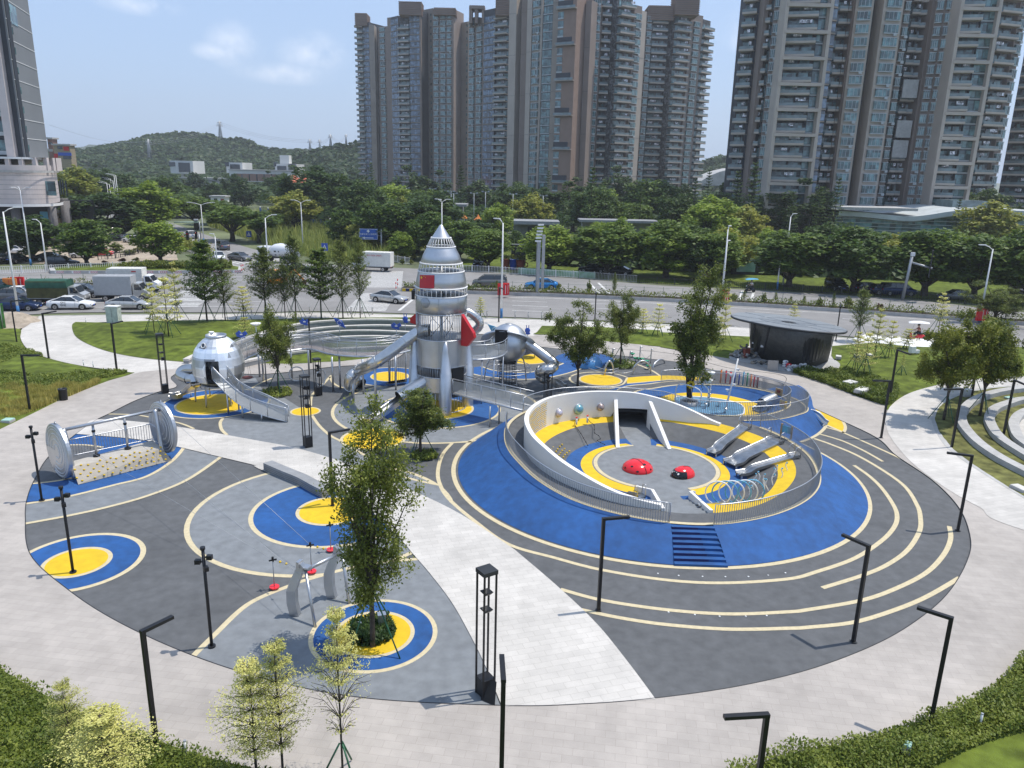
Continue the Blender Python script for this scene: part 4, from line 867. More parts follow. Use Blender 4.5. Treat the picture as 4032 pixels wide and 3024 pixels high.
# ROCKET TOWER
YR=RK.y
def hz(y,dy=-1.2):return V('A6',808,y,YR+dy).z
KX=.54259
def rw(half):return half*KX/ppm(YR)
t=thing('rocket_tower','tall silver rocket play tower with red fins, cage windows and tube slides','play tower',RK);ROCK=t
RX=V('A6',807,800,YR).x;RC=V3((RX,YR,0))
R0=rw(181)
z={k:hz(v)for k,v in dict(tip=72,c1=170,c2=235,c3=355,c4=415,c5=530,c6=588,c7=715,c8=902,c9=1095,c10=1168,c11=1270).items()}
def ring(mb,r,zz,w=.04,n=40,mi=0):mb.tube([(RC.x+r*cos(2*pi*k/n),RC.y+r*sin(2*pi*k/n),zz)for k in range(n)],w,6,mi,closed=True)
MB().lathe([(0,z['tip']),(rw(10),z['tip']-.04),(rw(22),z['tip']-.22),(rw(66),z['c1']),(rw(70),z['c1']-.06)],36,RC).build('nose_cone',M['steelm'],t)
def cage(r0,z0,r1,z1,n,name,bw=.028):
 mb=MB()
 for k in range(n):
  a=2*pi*k/n;mb.tube([(RC.x+r0*cos(a),RC.y+r0*sin(a),z0),(RC.x+r1*cos(a),RC.y+r1*sin(a),z1)],bw,4)
 ring(mb,r0,z0,.05);ring(mb,r1,z1,.05);mb.build(name,M['whitep']if z0>7 else M['steelm'],t)
cage(rw(98),z['c2']-.0,rw(68),z['c1'],26,'cage')
MB().lathe([(rw(97),z['c2']),(rw(126),(z['c2']+z['c3'])/2),(rw(147),z['c3']),(rw(144),z['c3']-.02)],40,RC).build('upper_cone',M['steelm'],t)
cage(rw(160),z['c4'],rw(146),z['c3'],34,'cage')
MB().lathe([(rw(160),z['c4']),(rw(172),(z['c4']+z['c5'])/2),(R0,z['c5']),(R0-.03,z['c5']-.02)],48,RC).build('shoulder_section',M['steelm'],t)
cage(R0,z['c6'],R0,z['c5'],34,'cage')
MB().lathe([(R0-.02,z['c6']+.02),(R0,z['c6']),(R0,z['c7']),(R0-.02,z['c7'])],48,RC).build('upper_body',M['steelm'],t)
cage(R0-.03,z['c8'],R0-.03,z['c7'],62,'cage',.024)
MB().lathe([(R0,z['c8']),(R0,z['c9'])],48,RC).build('middle_body',M['steelm'],t)
cage(R0-.03,z['c10'],R0-.03,z['c9'],62,'cage',.024)
MB().lathe([(R0,z['c10']),(R0,z['c11'])],48,RC).build('lower_body',M['steelm'],t)
cage(R0-.05,.05,R0-.05,z['c11'],40,'cage',.026)
for zz in(z['c11']+.02,z['c8']+.05,z['c4']+.02,z['c6']+.0):MB().cyl(RC+V3((0,0,zz-.06)),R0-.12 if zz<8 else rw(150),.06,36).build('inner_deck',M['galv'],t)
MB().cyl(RC,.12,z['c3'],10).build('centre_pole',M['galv'],t)
nb=MB()
for k in range(5):
 a=k*1.26;nb.tube([(RC.x+.8*cos(a+j*.2),RC.y+.8*sin(a+j*.2),z['c8']+.1+j*.17)for j in range(9)],.02,4)
nb.build('inner_net',M['dark'],t)
sm_=MB()
for a in range(0,360,45):
 for z0,z1 in((z['c7'],z['c6']),(z['c9'],z['c8'])):sm_.box((RC.x+R0*cos(R_(a)),RC.y+R0*sin(R_(a)),(z0+z1)/2),(.012,.03,abs(z1-z0)),R_(a))
sm_.build('panel_seams',M['galv'],t)
def onbody(x,y,r,off=.03):
 q=V('A6',x,y,YR-1.3);dx=q.x-RC.x;yy=-math.sqrt(max(0.01,r*r-dx*dx));p=V('A6',x,y,RC.y+yy);n=V3((p.x-RC.x,p.y-RC.y,0)).normalized();return p+n*off,n
p,n=onbody(690,630,R0,-.06);MB().ball(p,.36,0,20,12).build('porthole_dome',M['galv'],t)
fl=MB();G=[]
for i in range(7):
 col=[]
 for j in range(5):
  x=652+(756-652)*i/6+(1-j/4)*2;y=428+(524-428)*j/4+i*.3
  q,n=onbody(x,y,rw(163+17*j/4),.04);col.append(q)
 G.append(col)
fl.loft(G,smooth=True);fl.build('flag',M['red'],t)
def star(c,n,r,rot,mb):
 u=V3((-n.y,n.x,0));u=u if u.x>0 else-u;w=V3((0,0,1));vs=[]
 for k in range(10):a=rot+k*pi/5;rr=r if k%2==0 else r*.4;vs.append(c+u*sin(a)*rr+w*cos(a)*rr)
 mb.add(vs,[tuple(range(10))[::-1]])
sb=MB();q,n=onbody(667,447,rw(166),.055);star(q,n,.13,0,sb)
for x,y,ro in((685,437,.3),(695,446,.7),(695,459,0),(684,467,.5)):q,n=onbody(x,y,rw(166),.055);star(q,n,.045,ro,sb)
sb.build('flag_stars',mat('flag_yellow',(.85,.62,.03),.5),t)
q,n=onbody(625,580,R0,0);MB().box((RC.x-R0-.12,RC.y-.3,z['c6']-.05),(.2,.3,.6)).build('speaker',M['black'],t)
def fin(a,pts,th=.13):
 u=V3((cos(a),sin(a),0));w=V3((-u.y,u.x,0))*th/2;mb=MB();vs=[RC+u*r+V3((0,0,zz))for r,zz in pts];n=len(vs)
 mb.add([v-w for v in vs]+[v+w for v in vs],[tuple(range(n)),tuple(range(n,2*n))[::-1]]+[(i,(i+1)%n,n+(i+1)%n,n+i)for i in range(n)]);mb.build('fin',M['red'],t)
zf=lambda y:V('A6',960,y,YR-1).z
fin(R_(-30),[(R0-.05,zf(708)),(R0+.95,zf(842)),(R0+1.0,zf(872)),(R0+.45,zf(942)),(R0-.05,zf(942))],.30)
fin(R_(165),[(R0-.05,zf(730)),(R0+.5,zf(780)),(R0+.5,zf(815)),(R0-.05,zf(830))],.25)
bz=[V('A6',820,y,RK.y-1.85).z for y in(925,985,1148)]
for a in(-76,14,104,194):
 b=RC+V3((1.84*cos(R_(a)),1.84*sin(R_(a)),.04));r=.40
 MB().lathe([(r,0),(r*1.02,bz[2]),(r*.93,bz[2]+.03),(r*.60,bz[1]),(r*.28,bz[0]),(0,bz[0]+.03)],24,b).build('booster',M['steelm'],t)
dp,n=onbody(925,1150,R0,.03);MB().box((dp.x,dp.y,(z['c9']+z['c11'])/2-.2),(.95,.12,2.0),math.atan2(n.y,n.x)+R_(90)).build('doorway',M['black'],t)
pL=V('A6',655,838,YR-.2);s1g=U('A6',333,1422);s2g=U('A6',170,1355)
path=[pL+V3((.6,0,.1)),pL,V('A6',520,930,YR-.7),V('A6',325,1068,s1g.y+.1),V('A6',205,1125,s2g.y+.35),V('A6',150,1170,s2g.y+.1)]
e=U('A6',205,1215,.45);path+=[V3((V('A6',140,1215,s2g.y+.5).x,s2g.y+.7,1.0)),V3((e.x-.25,e.y+.2,.62)),e+V3((.25,.1,-.05))]
sp_=spline(path,n=7);MB().tube(sp_,.40,18,caps=False).build('tube_slide',M['shiny'],t)
for i in range(6,len(sp_)-4,7):
 d=(sp_[i+1]-sp_[i]).normalized();MB().tube([sp_[i],sp_[i]+d*.05],.43,18).build('flange',M['steelm'],t)
for g,i in((s1g,3),(s2g,5)):MB().tube([g,V3((g.x,g.y,path[i].z-.2))],.09,10).build('slide_post',M['steelm'],t)
for k in range(8):
 q=sp_[22+k];d=(sp_[23+k]-q).normalized();s=V3((d.y,-d.x,0)).normalized()
 MB().tube([q+s*.42,q+s*.3+V3((0,0,.5)),q-s*.3+V3((0,0,.5)),q-s*.42],.015,4).build('hoop',M['steelm'],t)if k%2==0 else None
a=V('A6',665,1212,YR-1.2);b=V('A6',500,1318,YR-2.3)
MB().tube([a+V3((.3,.3,.15)),a,b],.45,18,caps=False).build('tube_slide',M['shiny'],t)
c=U('A6',300,1478,.3);d=U('A6',228,1490,.28)
MB().chute(spline([a.lerp(b,.4)-V3((0,0,.25)),b-V3((0,0,.30)),b.lerp(c,.5)-V3((0,0,.22)),c-V3((0,0,.12)),d],n=5),.62,.26).build('open_chute',M['shiny'],t)
for q in(U('A6',305,1500),):MB().tube([q,q+V3((0,0,.25))],.04,6).build('slide_post',M['steelm'],t)
sp2=[V3((RC.x+R0+.1+.75*sin(k*pi/10),RC.y+.9,zf(735)-k*(zf(735)-zf(905))/10))for k in range(11)]
MB().tube([sp2[0]+V3((-.6,0,0))]+sp2+[sp2[-1]+V3((-.6,0,0))],.29,16,caps=False).build('tube_slide',M['shiny'],t)
for k in range(2,11,1):q=sp2[k];dd=(sp2[k]-sp2[k-1]).normalized();MB().tube([q,q+dd*.04],.31,16).build('flange',M['galv'],t)
# EGG POD
E0=V3((EGGY[0],EGGY[1],.04));E0=U('A5',385,835,.04);ye_=E0.y
t=thing('egg_pod','silver faceted egg shaped play pod on curved legs over a yellow circle','play pod',E0)
ez=lambda y:V('A5',445,y,ye_-.3).z
ex=V('A5',444,600,ye_).x;EC=V3((ex,ye_,0));kx=.5877/ppm(ye_)
prof=[(708,50),(696,108),(672,145),(630,164),(575,167),(520,159),(472,142),(435,116),(408,86),(392,62)]
eg=MB();door0,door1=R_(-112),R_(-68)
n=24
rows=[[V3((EC.x+w*kx*cos(R_(-90)+2*pi*(k+.5)/n),EC.y+w*kx*sin(R_(-90)+2*pi*(k+.5)/n),ez(y)))for k in range(n)]for y,w in prof]
m=len(rows)
vs=[v for r in rows for v in r];fs=[]
for i in range(m-1):
 for k in range(n):
  if 2<=i<=4 and k in(n-1,0):continue
  fs.append((i*n+k,i*n+(k+1)%n,(i+1)*n+(k+1)%n,(i+1)*n+k))
eg.add(vs,fs,0,False);eg.build('shell',mat('egg_panel',(.60,.61,.62),.45,.85,var=.1,scale=.9,cell=(.7,.7,.6)),t)
MB().lathe([(62*kx,0),(66*kx,.05),(66*kx,.2),(60*kx,.2),(58*kx,.05),(0,.04)],28,(EC.x,EC.y,ez(396))).build('top_ring',M['steelm'],t)
q=V('A5',397,375,ye_+.5);MB().cyl(q-V3((0,0,.15)),.12,.35,10).build('periscope',M['whitep'],t);MB().cyl(q+V3((0,0,.2)),.17,.06,12).build('periscope_cap',M['whitep'],t)
for x,y,w in((342,444,128),(550,460,128),(300,615,160)):
 dx=V('A5',x,y,ye_-.5).x-EC.x;r=w*kx;yy=-math.sqrt(max(.02,r*r-dx*dx));c=V('A5',x,y,EC.y+yy);nn=V3((c.x-EC.x,c.y-EC.y,.5 if y<500 else 0)).normalized()
 a=nn.cross(V3((0,0,1))).normalized();b=a.cross(nn)
 P=[c+nn*.03+(a*cos(k*pi/10)+b*sin(k*pi/10))*.16 for k in range(20)]
 MB().add(P,[tuple(range(20))]).build('porthole_glass',M['glassd'],t);MB().tube(P,.035,6,closed=True).build('porthole_ring',M['whitep'],t)
for gx,gy in((292,820),(362,858),(387,780),(530,850),(610,790)):
 g=U('A5',gx,gy,.04);v=g-EC;v.z=0;tp=EC+v.normalized()*1.05+V3((0,0,ez(700)));md=EC+v.normalized()*(v.length*.96)+V3((0,0,ez(700)*.62))
 MB().tube(spline([tp,md,g],n=5),.055,8).build('leg',M['steelm'],t)
hb=MB();hb.tube([(EC.x+1.25*cos(k*pi/16),EC.y+1.25*sin(k*pi/16),ez(720))for k in range(32)],.03,5,closed=True);hb.build('leg_hoop',M['steelm'],t)
MB().cyl(EC+V3((0,0,ez(705))),1.2,.05,24).build('pod_floor',M['galv'],t)
l0=V('A5',285,600,ye_+.6);P=[l0+V3((.5,0,.1)),l0,V('A5',215,605,ye_+.9),V('A5',190,640,ye_+.7),V('A5',245,668,ye_+.1)]
MB().tube(spline(P,n=6),.36,16,caps=False).build('tube_slide',M['shiny'],t)
c0=V('A5',290,690,ye_-.2);c1=U('A5',225,762,.45);c2=U('A5',110,790,.28)
MB().tube(spline([P[-1],V('A5',285,670,ye_-.1),c0],n=5),.36,16,caps=False).build('tube_slide',M['shiny'],t)
MB().chute(spline([c0+V3((0,0,-.2)),c1,c1.lerp(c2,.6)-V3((0,0,.12)),c2],n=5),.6,.24).build('open_chute',M['shiny'],t)
for gx,gy in((130,800),(260,790)):g=U('A5',gx,gy);MB().tube([g,g+V3((0,0,.35))],.04,6).build('slide_post',M['steelm'],t)
r=thing('mesh_ramp','curved mesh sided ramp leading from the ground up to the egg pod door','ramp',U('A5',910,955))
gL=[U('A5',505,905),U('A5',600,930),U('A5',732,948),U('A5',905,955)]
ptsL=[V('A5',402,668,ye_-1.5),V('A5',500,770,gL[0].y),V('A5',600,850,gL[1].y),V('A5',732,908,gL[2].y),U('A5',906,956,.05)]
ptsR=[V('A5',505,655,ye_-1.3),V('A5',570,740,gL[0].y+.9),V('A5',665,800,gL[1].y+1.1),V('A5',780,850,gL[2].y+1.2),U('A5',915,918,.05)]
SL,SR=spline(ptsL,n=6),spline(ptsR,n=6)
MB().loft([SL,SR],smooth=False).build('deck',M['galv'],r)
for s_,H in((SL,.92),(SR,.75)):
 pn=MB();pn.loft([s_,[p+V3((0,0,H-.06))for p in s_]],smooth=False);pn.build('mesh_panel',M['glassr'],r)
 for dz_ in(0,H-.1,H):MB().tube([p+V3((0,0,dz_))for p in s_],.035,6).build('rail',M['steelm'],r)
 for q in resample(s_,1.25)+[s_[-1]]:MB().tube([q,q+V3((0,0,H))],.03,6).build('rail_post',M['steelm'],r)
for q in ptsL[1:4]+ptsR[1:4]:MB().tube([V3((q.x,q.y,0)),q],.055,8).build('support_post',M['steelm'],r)
# RAISED WALKWAY
wb=[V('A5',600,540,ye_+1.2),]
g=[(720,655),(745,682),(937,665),(1052,655),(1212,752),(1260,735),(1415,770),(1590,690),(1632,745)]
gg=[U('A5',*q)for q in g];zd=V('A5',1212,508,gg[4].y).z
W0=[V('A5',600,470,55.0),U('A5',740,480,zd),U('A5',900,474,zd),U('A5',1050,462,zd),U('A5',1200,498,zd),U('A5',1400,512,zd),U('A5',1600,500,zd),U('A5',1735,470,zd)]
W0[0].z=zd;W0=[EC+V3((.9,1.2,zd))]+W0[1:]
W0=spline(W0,n=6)
wk=thing('raised_walkway','curved raised walkway on slim posts joining the egg pod and the rocket','walkway',gg[4])
W1=[]
for i,p in enumerate(W0):
 tt=W0[min(i+1,len(W0)-1)]-W0[max(i-1,0)];W1.append(p+V3((-tt.y,tt.x,0)).normalized()*1.15)
dk=MB();dk.loft([[p-V3((0,0,.12))for p in W0],W0,W1,[p-V3((0,0,.12))for p in W1],[p-V3((0,0,.12))for p in W0]],smooth=False);dk.build('deck',mat('walkway_deck',(.30,.26,.255),.7),wk)
for s_ in(W0,W1):
 MB().tube([p-V3((0,0,.06))for p in s_],.07,8).build('edge_beam',M['steelm'],wk)
 MB().loft([s_,[p+V3((0,0,.98))for p in s_]],smooth=False).build('mesh_panel',M['glassr'],wk)
 for dz_ in(.86,1.05):MB().tube([p+V3((0,0,dz_))for p in s_],.025,6).build('rail',M['steelm'],wk)
 for q in resample(s_,1.45):MB().tube([q,q+V3((0,0,1.05))],.022,5).build('rail_post',M['steelm'],wk)
for q in gg:
 MB().tube([q,V3((q.x,q.y,zd-.12))],.075,10).build('support_post',M['steelm'],wk)
nt_=thing('net_climber','hanging rope net bridge between slim posts beside the rocket','net climber',U('A5',1640,720))
a,b=U('A5',1590,705),U('A5',1700,690)
for q in(a,b,U('A5',1632,740)):MB().tube([q,q+V3((0,0,2.6))],.05,6).build('post',M['steelm'],nt_)
rn=MB()
for k in range(9):q=a.lerp(b,k/8);rn.tube([q+V3((0,-.3,2.4)),q+V3((0,-.6,.35))],.014,4);rn.box(q+V3((0,-.6,.3)),(.28,.7,.05),0)
rn.build('rope_treads',M['dark'],nt_)
for lb,x,y,rr_,col in(('pale grey oval hoop standing under the walkway',968,640,.55,'whitep'),('white ring hoop under the walkway beside the light tower',1130,675,.62,'whitep')):
 c=U('A5',x,y+40,.1)+V3((0,0,rr_));h=thing('standing_hoop',lb,'hoop',c-V3((0,0,rr_)));a=R_(20 if x<1000 else 70)
 MB().tube([c+V3((cos(a)*rr_*cos(k*pi/12),sin(a)*rr_*cos(k*pi/12),rr_*sin(k*pi/12)))for k in range(24)],.05,8,closed=True).build('ring',M[col],h)
c=U('A5',637,660,.5);h=thing('basket_swing','round dark red basket swing hanging behind the egg pod','swing',U('A5',637,700));MB().lathe([(.36,0),(.42,.04),(.36,.08),(0,.05)],18,c).build('seat',M['rust'],h)
sr=MB()
for dx,dy in((-.3,0),(.3,0),(0,.3)):sr.tube([c+V3((dx,dy,.05)),c+V3((dx*.2,dy*.2,2.2))],.01,4)
sr.build('ropes',M['galv'],h);MB().tube([c+V3((-.05,.0,2.2)),c+V3((1.3,.3,2.25)),V3((c.x+1.3,c.y+.3,.0))],.05,6).build('frame',M['steelm'],h)
# BRIDGES AT THE ROCKET
def bridge(label,P,w,group=None,posts=(),panel_m='glassr',deck_m=None):
 P=[V3(p)for p in P];b=thing('bridge',label,'bridge',P[0],group=group);o=[]
 for i,p in enumerate(P):tt=P[min(i+1,len(P)-1)]-P[max(i-1,0)];o.append(p+V3((-tt.y,tt.x,0)).normalized()*w)
 MB().loft([[p-V3((0,0,.1))for p in P],P,o,[p-V3((0,0,.1))for p in o],[p-V3((0,0,.1))for p in P]],smooth=False).build('deck',deck_m or M['mesh'],b)
 for s_ in(P,o):
  MB().tube([p-V3((0,0,.05))for p in s_],.06,8).build('edge_beam',M['steelm'],b)
  MB().loft([[p+V3((0,0,.08))for p in s_],[p+V3((0,0,.86))for p in s_]],smooth=False).build('mesh_panel',M[panel_m],b)
  MB().tube([p+V3((0,0,.98))for p in s_],.03,6).build('handrail',M['steelm'],b)
  for q in resample(s_,1.15):MB().tube([q,q+V3((0,0,.98))],.022,5).build('rail_post',M['steelm'],b)
 for q in posts:MB().tube([q,V3((q.x,q.y,P[0].z-.05 if len(posts)>2 else P[-1].z))],.06,8).build('support_post',M['steelm'],b)
 return b
e0=V('A6',890,1285,YR-1.9);e1=U('C1',345,500,1.42)
bridge('straight mesh floored bridge from the rocket door to the crater rim',[e0,e0.lerp(e1,.33),e0.lerp(e1,.66),e1],1.15,posts=(U('A6',1158,1535),U('A6',1225,1510)))
# SPHERE PLAY POD
sx=V('C4',575,440,62).x
g1=U('C4',525,865,.04);YS=g1.y;SC=V('C4',560,415,YS);ks=.36166/ppm(YS)
t=thing('sphere_pod','silver ringed sphere play pod raised over a black climbing net','play pod',g1)
RS=208*ks
MB().ball(SC,RS,0,40,24,(1,1,1.02)).build('shell',M['steelm'],t)
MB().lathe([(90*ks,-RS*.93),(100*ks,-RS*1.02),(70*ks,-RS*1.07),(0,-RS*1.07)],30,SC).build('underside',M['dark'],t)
tl_=Matrix.Translation(SC)@Matrix.Rotation(R_(8),4,'Y')@Matrix.Rotation(R_(-40),4,'X')
rg=MB();rowsO,rowsI,rI2,rO2=[],[],[],[]
for k in range(49):
 a=pi*2*k/48;f=RS*1.46
 rowsI.append(tl_@V3((RS*1.0*cos(a),RS*1.0*sin(a),.20)));rowsO.append(tl_@V3((f*cos(a),f*.9*sin(a),.0)));rI2.append(tl_@V3((RS*cos(a),RS*sin(a),.05)));rO2.append(tl_@V3((f*cos(a),f*.9*sin(a),-.12)))
rg.loft([rowsI,rowsO],smooth=True);rg.loft([rowsO,rO2],smooth=True);rg.loft([rO2,rI2],smooth=True);rg.build('planet_ring',M['steelm'],t)
d=MB();dq=V('C4',480,350,SC.y-RS*.95);d.box((dq.x,dq.y+.05,dq.z),(130*ks,.22,145*ks),R_(-12));d.build('doorway',M['black'],t)
MB().lathe([(0,.02),(.28,0),(.30,-.05)],20,SC+V3((0,0,RS*1.02))).build('top_cap',M['galv'],t)
for gx,gy,tx in((285,860,340),(650,900,620),(752,825,705),(440,780,430)):
 gq=U('C4',gx,gy,.04);v=gq-V3((SC.x,SC.y,0));v.z=0;rr2=RS*1.02
 MB().tube(spline([SC+v.normalized()*RS*.75+V3((0,0,-RS*.72)),SC+v.normalized()*(v.length*.85)+V3((0,0,-RS*1.15)),gq],n=6),.055,8).build('leg',M['steelm'],t)
for rr3,zz in((RS*1.15,-RS*1.22),(RS*1.22,-RS*1.45)):MB().tube([(SC.x+rr3*cos(k*pi/18),SC.y+rr3*sin(k*pi/18),SC.z+zz)for k in range(36)],.03,5,closed=True).build('leg_hoop',M['steelm'],t)
nb=MB();rn_=92*ks;zt_,zb_=SC.z-RS*1.05,.12
for k in range(18):a=k*pi/9;nb.tube([(SC.x+rn_*cos(a),SC.y+rn_*sin(a),zb_),(SC.x+rn_*cos(a),SC.y+rn_*sin(a),zt_)],.022,4)
for k in range(9):zz=zb_+(zt_-zb_)*k/8;nb.tube([(SC.x+rn_*cos(j*pi/9),SC.y+rn_*sin(j*pi/9),zz)for j in range(18)],.022,4,closed=True)
nb.build('net',M['black'],t);MB().tube([(SC.x+rn_*cos(j*pi/12),SC.y+rn_*sin(j*pi/12),.1)for j in range(24)],.04,5,closed=True).build('net_base',M['steelm'],t)
e=U('C4',1165,905,.3)
P=[V('C4',745,410,YS-.3),V('C4',800,445,YS-.4),V('C4',1010,600,YS-1.2),V('C4',1050,660,YS-1.6),V('C4',1000,705,YS-2.2),V('C4',915,715,YS-2.0),V('C4',905,770,YS-1.3),V('C4',960,810,YS-1.6)]
S3=spline(P,n=7);MB().tube(S3,.40,18,caps=False).build('tube_slide',M['shiny'],t)
for i in range(14,len(S3)-1,4):dd=(S3[i+1]-S3[i]).normalized();MB().tube([S3[i],S3[i]+dd*.04],.43,18).build('flange',M['steelm'],t)
MB().chute(spline([P[-1]+V3((-.1,0,-.2)),V('C4',1060,850,e.y+.6),e.lerp(V('C4',1060,850,e.y+.6),.35)-V3((0,0,.1)),e],n=5),.62,.26).build('open_chute',M['shiny'],t)
e0=V('C4',135,590,YR+.6);zb2=e0.z
cb=[e0,U('C4',270,588,zb2),U('C4',400,575,zb2),U('C4',500,545,zb2),U('C4',548,500,zb2)]
bridge('curved mesh railed balcony between the rocket and the sphere pod',spline(cb,n=4),1.1,posts=tuple(V3((p.x,p.y+.1,0))for p in cb[1:4]),deck_m=M['galv'])
# SPOOL CLIMBER (left)
cA=U('B1',590,870,.04);cB=U('B1',1480,625,.04)
def dscP(xc,yt,yb,Y):
 a,b=V('B1',xc,yt,Y),V('B1',xc,yb,Y);return(a+b)/2,(a-b).length/2
Ya=U('B1',560,840,.04).y;Yb=U('B1',1440,640,.04).y
ca,ra=dscP(515,375,838,Ya);cb_,rb2=dscP(1420,195,608,Yb)
ax=(cb_-ca).normalized();ra=rb2=(ra+rb2)/2*1.02
t=thing('spool_climber','silver spool shaped climbing frame with two large round discs and a sloping board','climbing frame',(ca.x,ca.y,0))
ax.z=0;ax.normalize();pr=V3((-ax.y,ax.x,0))
axd=V3((cos(R_(50)),sin(R_(50)),0));prd=V3((-axd.y,axd.x,0))
def disk(c,part,th=.22):
 mb=MB();rows=[]
 for(dr,dx)in((0,-th/2),(ra-.04,-th/2),(ra,-th/2+.03),(ra,th/2-.03),(ra-.04,th/2),(0,th/2)):
  rows.append([c+axd*dx+(prd*cos(2*pi*k/48)+V3((0,0,1))*sin(2*pi*k/48))*dr for k in range(48)])
 mb.loft(rows,True,smooth=False);o=mb.build(part,M['steelm'],t)
 g_=MB()
 for rr4 in(.25,.45,.65,.8,.9):
  g_.tube([c-axd*(th/2+.004)+(prd*cos(2*pi*k/40)+V3((0,0,1))*sin(2*pi*k/40))*ra*rr4 for k in range(0,34)],.022,4)
 g_.build('groove_lines',M['whitep'],t);
 h_=MB();h_.tube([c+V3((0,0,ra))+prd*q for q in(-.12,)]+[c+V3((0,0,ra+.12))]+[c+V3((0,0,ra))+prd*.12],.02,5);h_.build('lifting_eye',M['steelm'],t)
disk(ca,'end_disc');disk(cb_,'end_disc')
for c,s in((ca,1),(cb_,-1)):
 q=[c+axd*s*.35+V3((0,0,ra*.75)),c+axd*s*.38-pr*.35+V3((0,0,.1)),c+axd*s*.4-pr*.7+V3((0,0,-c.z+.05))]
 MB().tube(spline(q,n=5),.13,6).build('brace',M['steelm'],t)
tz=V3((0,0,ra*.72));MB().tube([ca+tz,cb_+tz],.085,12).build('top_bar',M['steelm'],t)
f=lambda x,y,zz:U('B1',x,y,zz)
pa,pb,pc,pd=f(625,700,.75),f(1330,515,.75),f(1410,585,.75),f(630,745,.75)
pf,pb2=f(682,903,.05),f(1498,692,.05)
bd=MB();bd.add([pa,pb,pc,pd],[(0,1,2,3)]);bd.build('platform',mat('pale_board',(.44,.41,.36),.7,var=.06,scale=3),t)
s2=MB();s2.add([pd,pc,pb2,pf],[(3,2,1,0)]);s2.build('sloped_board',mat('beige_board',(.35,.315,.26),.7,var=.05,scale=3),t)
s3=MB();gnd=lambda p:V3((p.x,p.y,.03))
s3.add([pf,pd,pa,gnd(pa),gnd(pf)],[(0,1,2,3,4)]);s3.add([pb2,pc,pb,gnd(pb),gnd(pb2)],[(4,3,2,1,0)]);s3.build('board_side',M['steelm'],t)
for i,(x,y)in enumerate([(706,735),(768,733),(848,725),(872,693),(964,672),(932,708),(1013,677),(1060,650),(1098,670),(1133,645),(1172,624),(1218,626),(1286,611),(1322,588),(1400,580),(1176,661),(1230,664),(1275,646),(1340,627),(1398,615),(652,774),(733,775),(818,765),(898,745),(990,713),(1076,701),(1165,697),(1219,700),(1283,685),(1330,670),(1395,655),(1442,642),(702,812),(791,801),(864,790),(940,769),(1012,751),(1097,745),(1130,722),(1189,743),(1238,737),(1285,720),(1340,706),(1383,686),(1442,686),(670,847),(766,829),(828,844),(908,821),(983,802),(1056,783),(1145,762),(717,870)]):
 d_=ray(*PX('B1',x,y));nrm=(pc-pd).cross(pf-pd);tt=(pd-V3((0,0,CH))).dot(nrm)/d_.dot(nrm);p=V3((0,0,CH))+d_*tt
 MB().ball(p+V3((0,0,.02)),.06,0,7,4,(1.1,1,.7)).build('climbing_hold',M['yellow'],t)
for x,y in((842,655),(1114,592)):
 p=f(x,y,.76);tp=ca.lerp(cb_,(p-ca).dot(ax)/(cb_-ca).length)+tz;MB().tube([p,V3((p.x,p.y,tp.z))],.065,10).build('pole',M['steelm'],t)
 MB().cyl(p,.17,.09,14).build('pole_foot',M['black'],t);MB().ball((p.x,p.y,tp.z-.45),.1,0,10,6).build('pole_collar',M['black'],t)
rl_=[f(620,660,.75),f(1325,512,.75),f(1400,560,.75)]
rp=[]
for a,b in zip(rl_,rl_[1:]):rp+=[a.lerp(b,k/12)for k in range(12)]
rp.append(rl_[-1]);rm=MB()
for dz_ in(.05,.95):MB().tube([p+V3((0,0,dz_))for p in rp],.03,6).build('railing_bar',M['steelm'],t)
for q in resample(rp,.14):rm.box(q+V3((0,0,.5)),(.02,.02,.9))
rm.build('balusters',M['galv'],t)
# SWING FRAME, SPINNERS, BENCH
t=thing('swing_frame','silver swing frame with two curved dolphin like uprights and slanting legs','swing frame',U('B3',290,1530))
def upright(foot,hx,hy):
 g=U('B3',*foot,.04);top=V('B3',hx,hy,g.y+.15);H=top.z;mb=MB()
 pts=[(.02,0,.17),(-.07,H*.25,.17),(-.06,H*.5,.17),(.10,H*.7,.17),(.27,H*.86,.15),(.32,H*.93,.13),(.30,H,.05)]
 L1,L2=[],[]
 fw=V3((.25,1,0)).normalized()
 for(o,zz,w)in pts:
  c=g+V3((.9*o,.35*o,zz));L1.append(c-V3((w*.95,0,0)));L2.append(c+V3((w*.95,0,0)))
 th=V3((.05,.22,0))
 mb.loft([L1,L2,[p+th for p in L2],[p+th for p in L1],L1],smooth=False);mb.add([L1[-1],L2[-1],L2[-1]+th,L1[-1]+th],[(0,1,2,3)]);mb.build('upright',M['steelm'],t)
 h=MB();hc=g+V3((.42,.2,H*.88));h.box(hc+V3((.05,.05,.08)),(.34,.3,.06),R_(-20));h.box(hc+V3((-.16,.0,.22)),(.12,.26,.24),R_(-20));h.build('fin_head',M['steelm'],t)
 return hc
h1=upright((288,1525),330,1150);h2=upright((555,1395),600,1035)
MB().tube([h1+V3((.1,-.02,.0)),h2+V3((.0,.1,0))],.07,10).build('cross_bar',M['steelm'],t)
MB().tube([h1+V3((.05,0,0)),U('B3',445,1600,.04)],.055,8).build('leg',M['steelm'],t);MB().tube([h2+V3((.05,0,0)),U('B3',690,1430,.04)],.055,8).build('leg',M['steelm'],t)
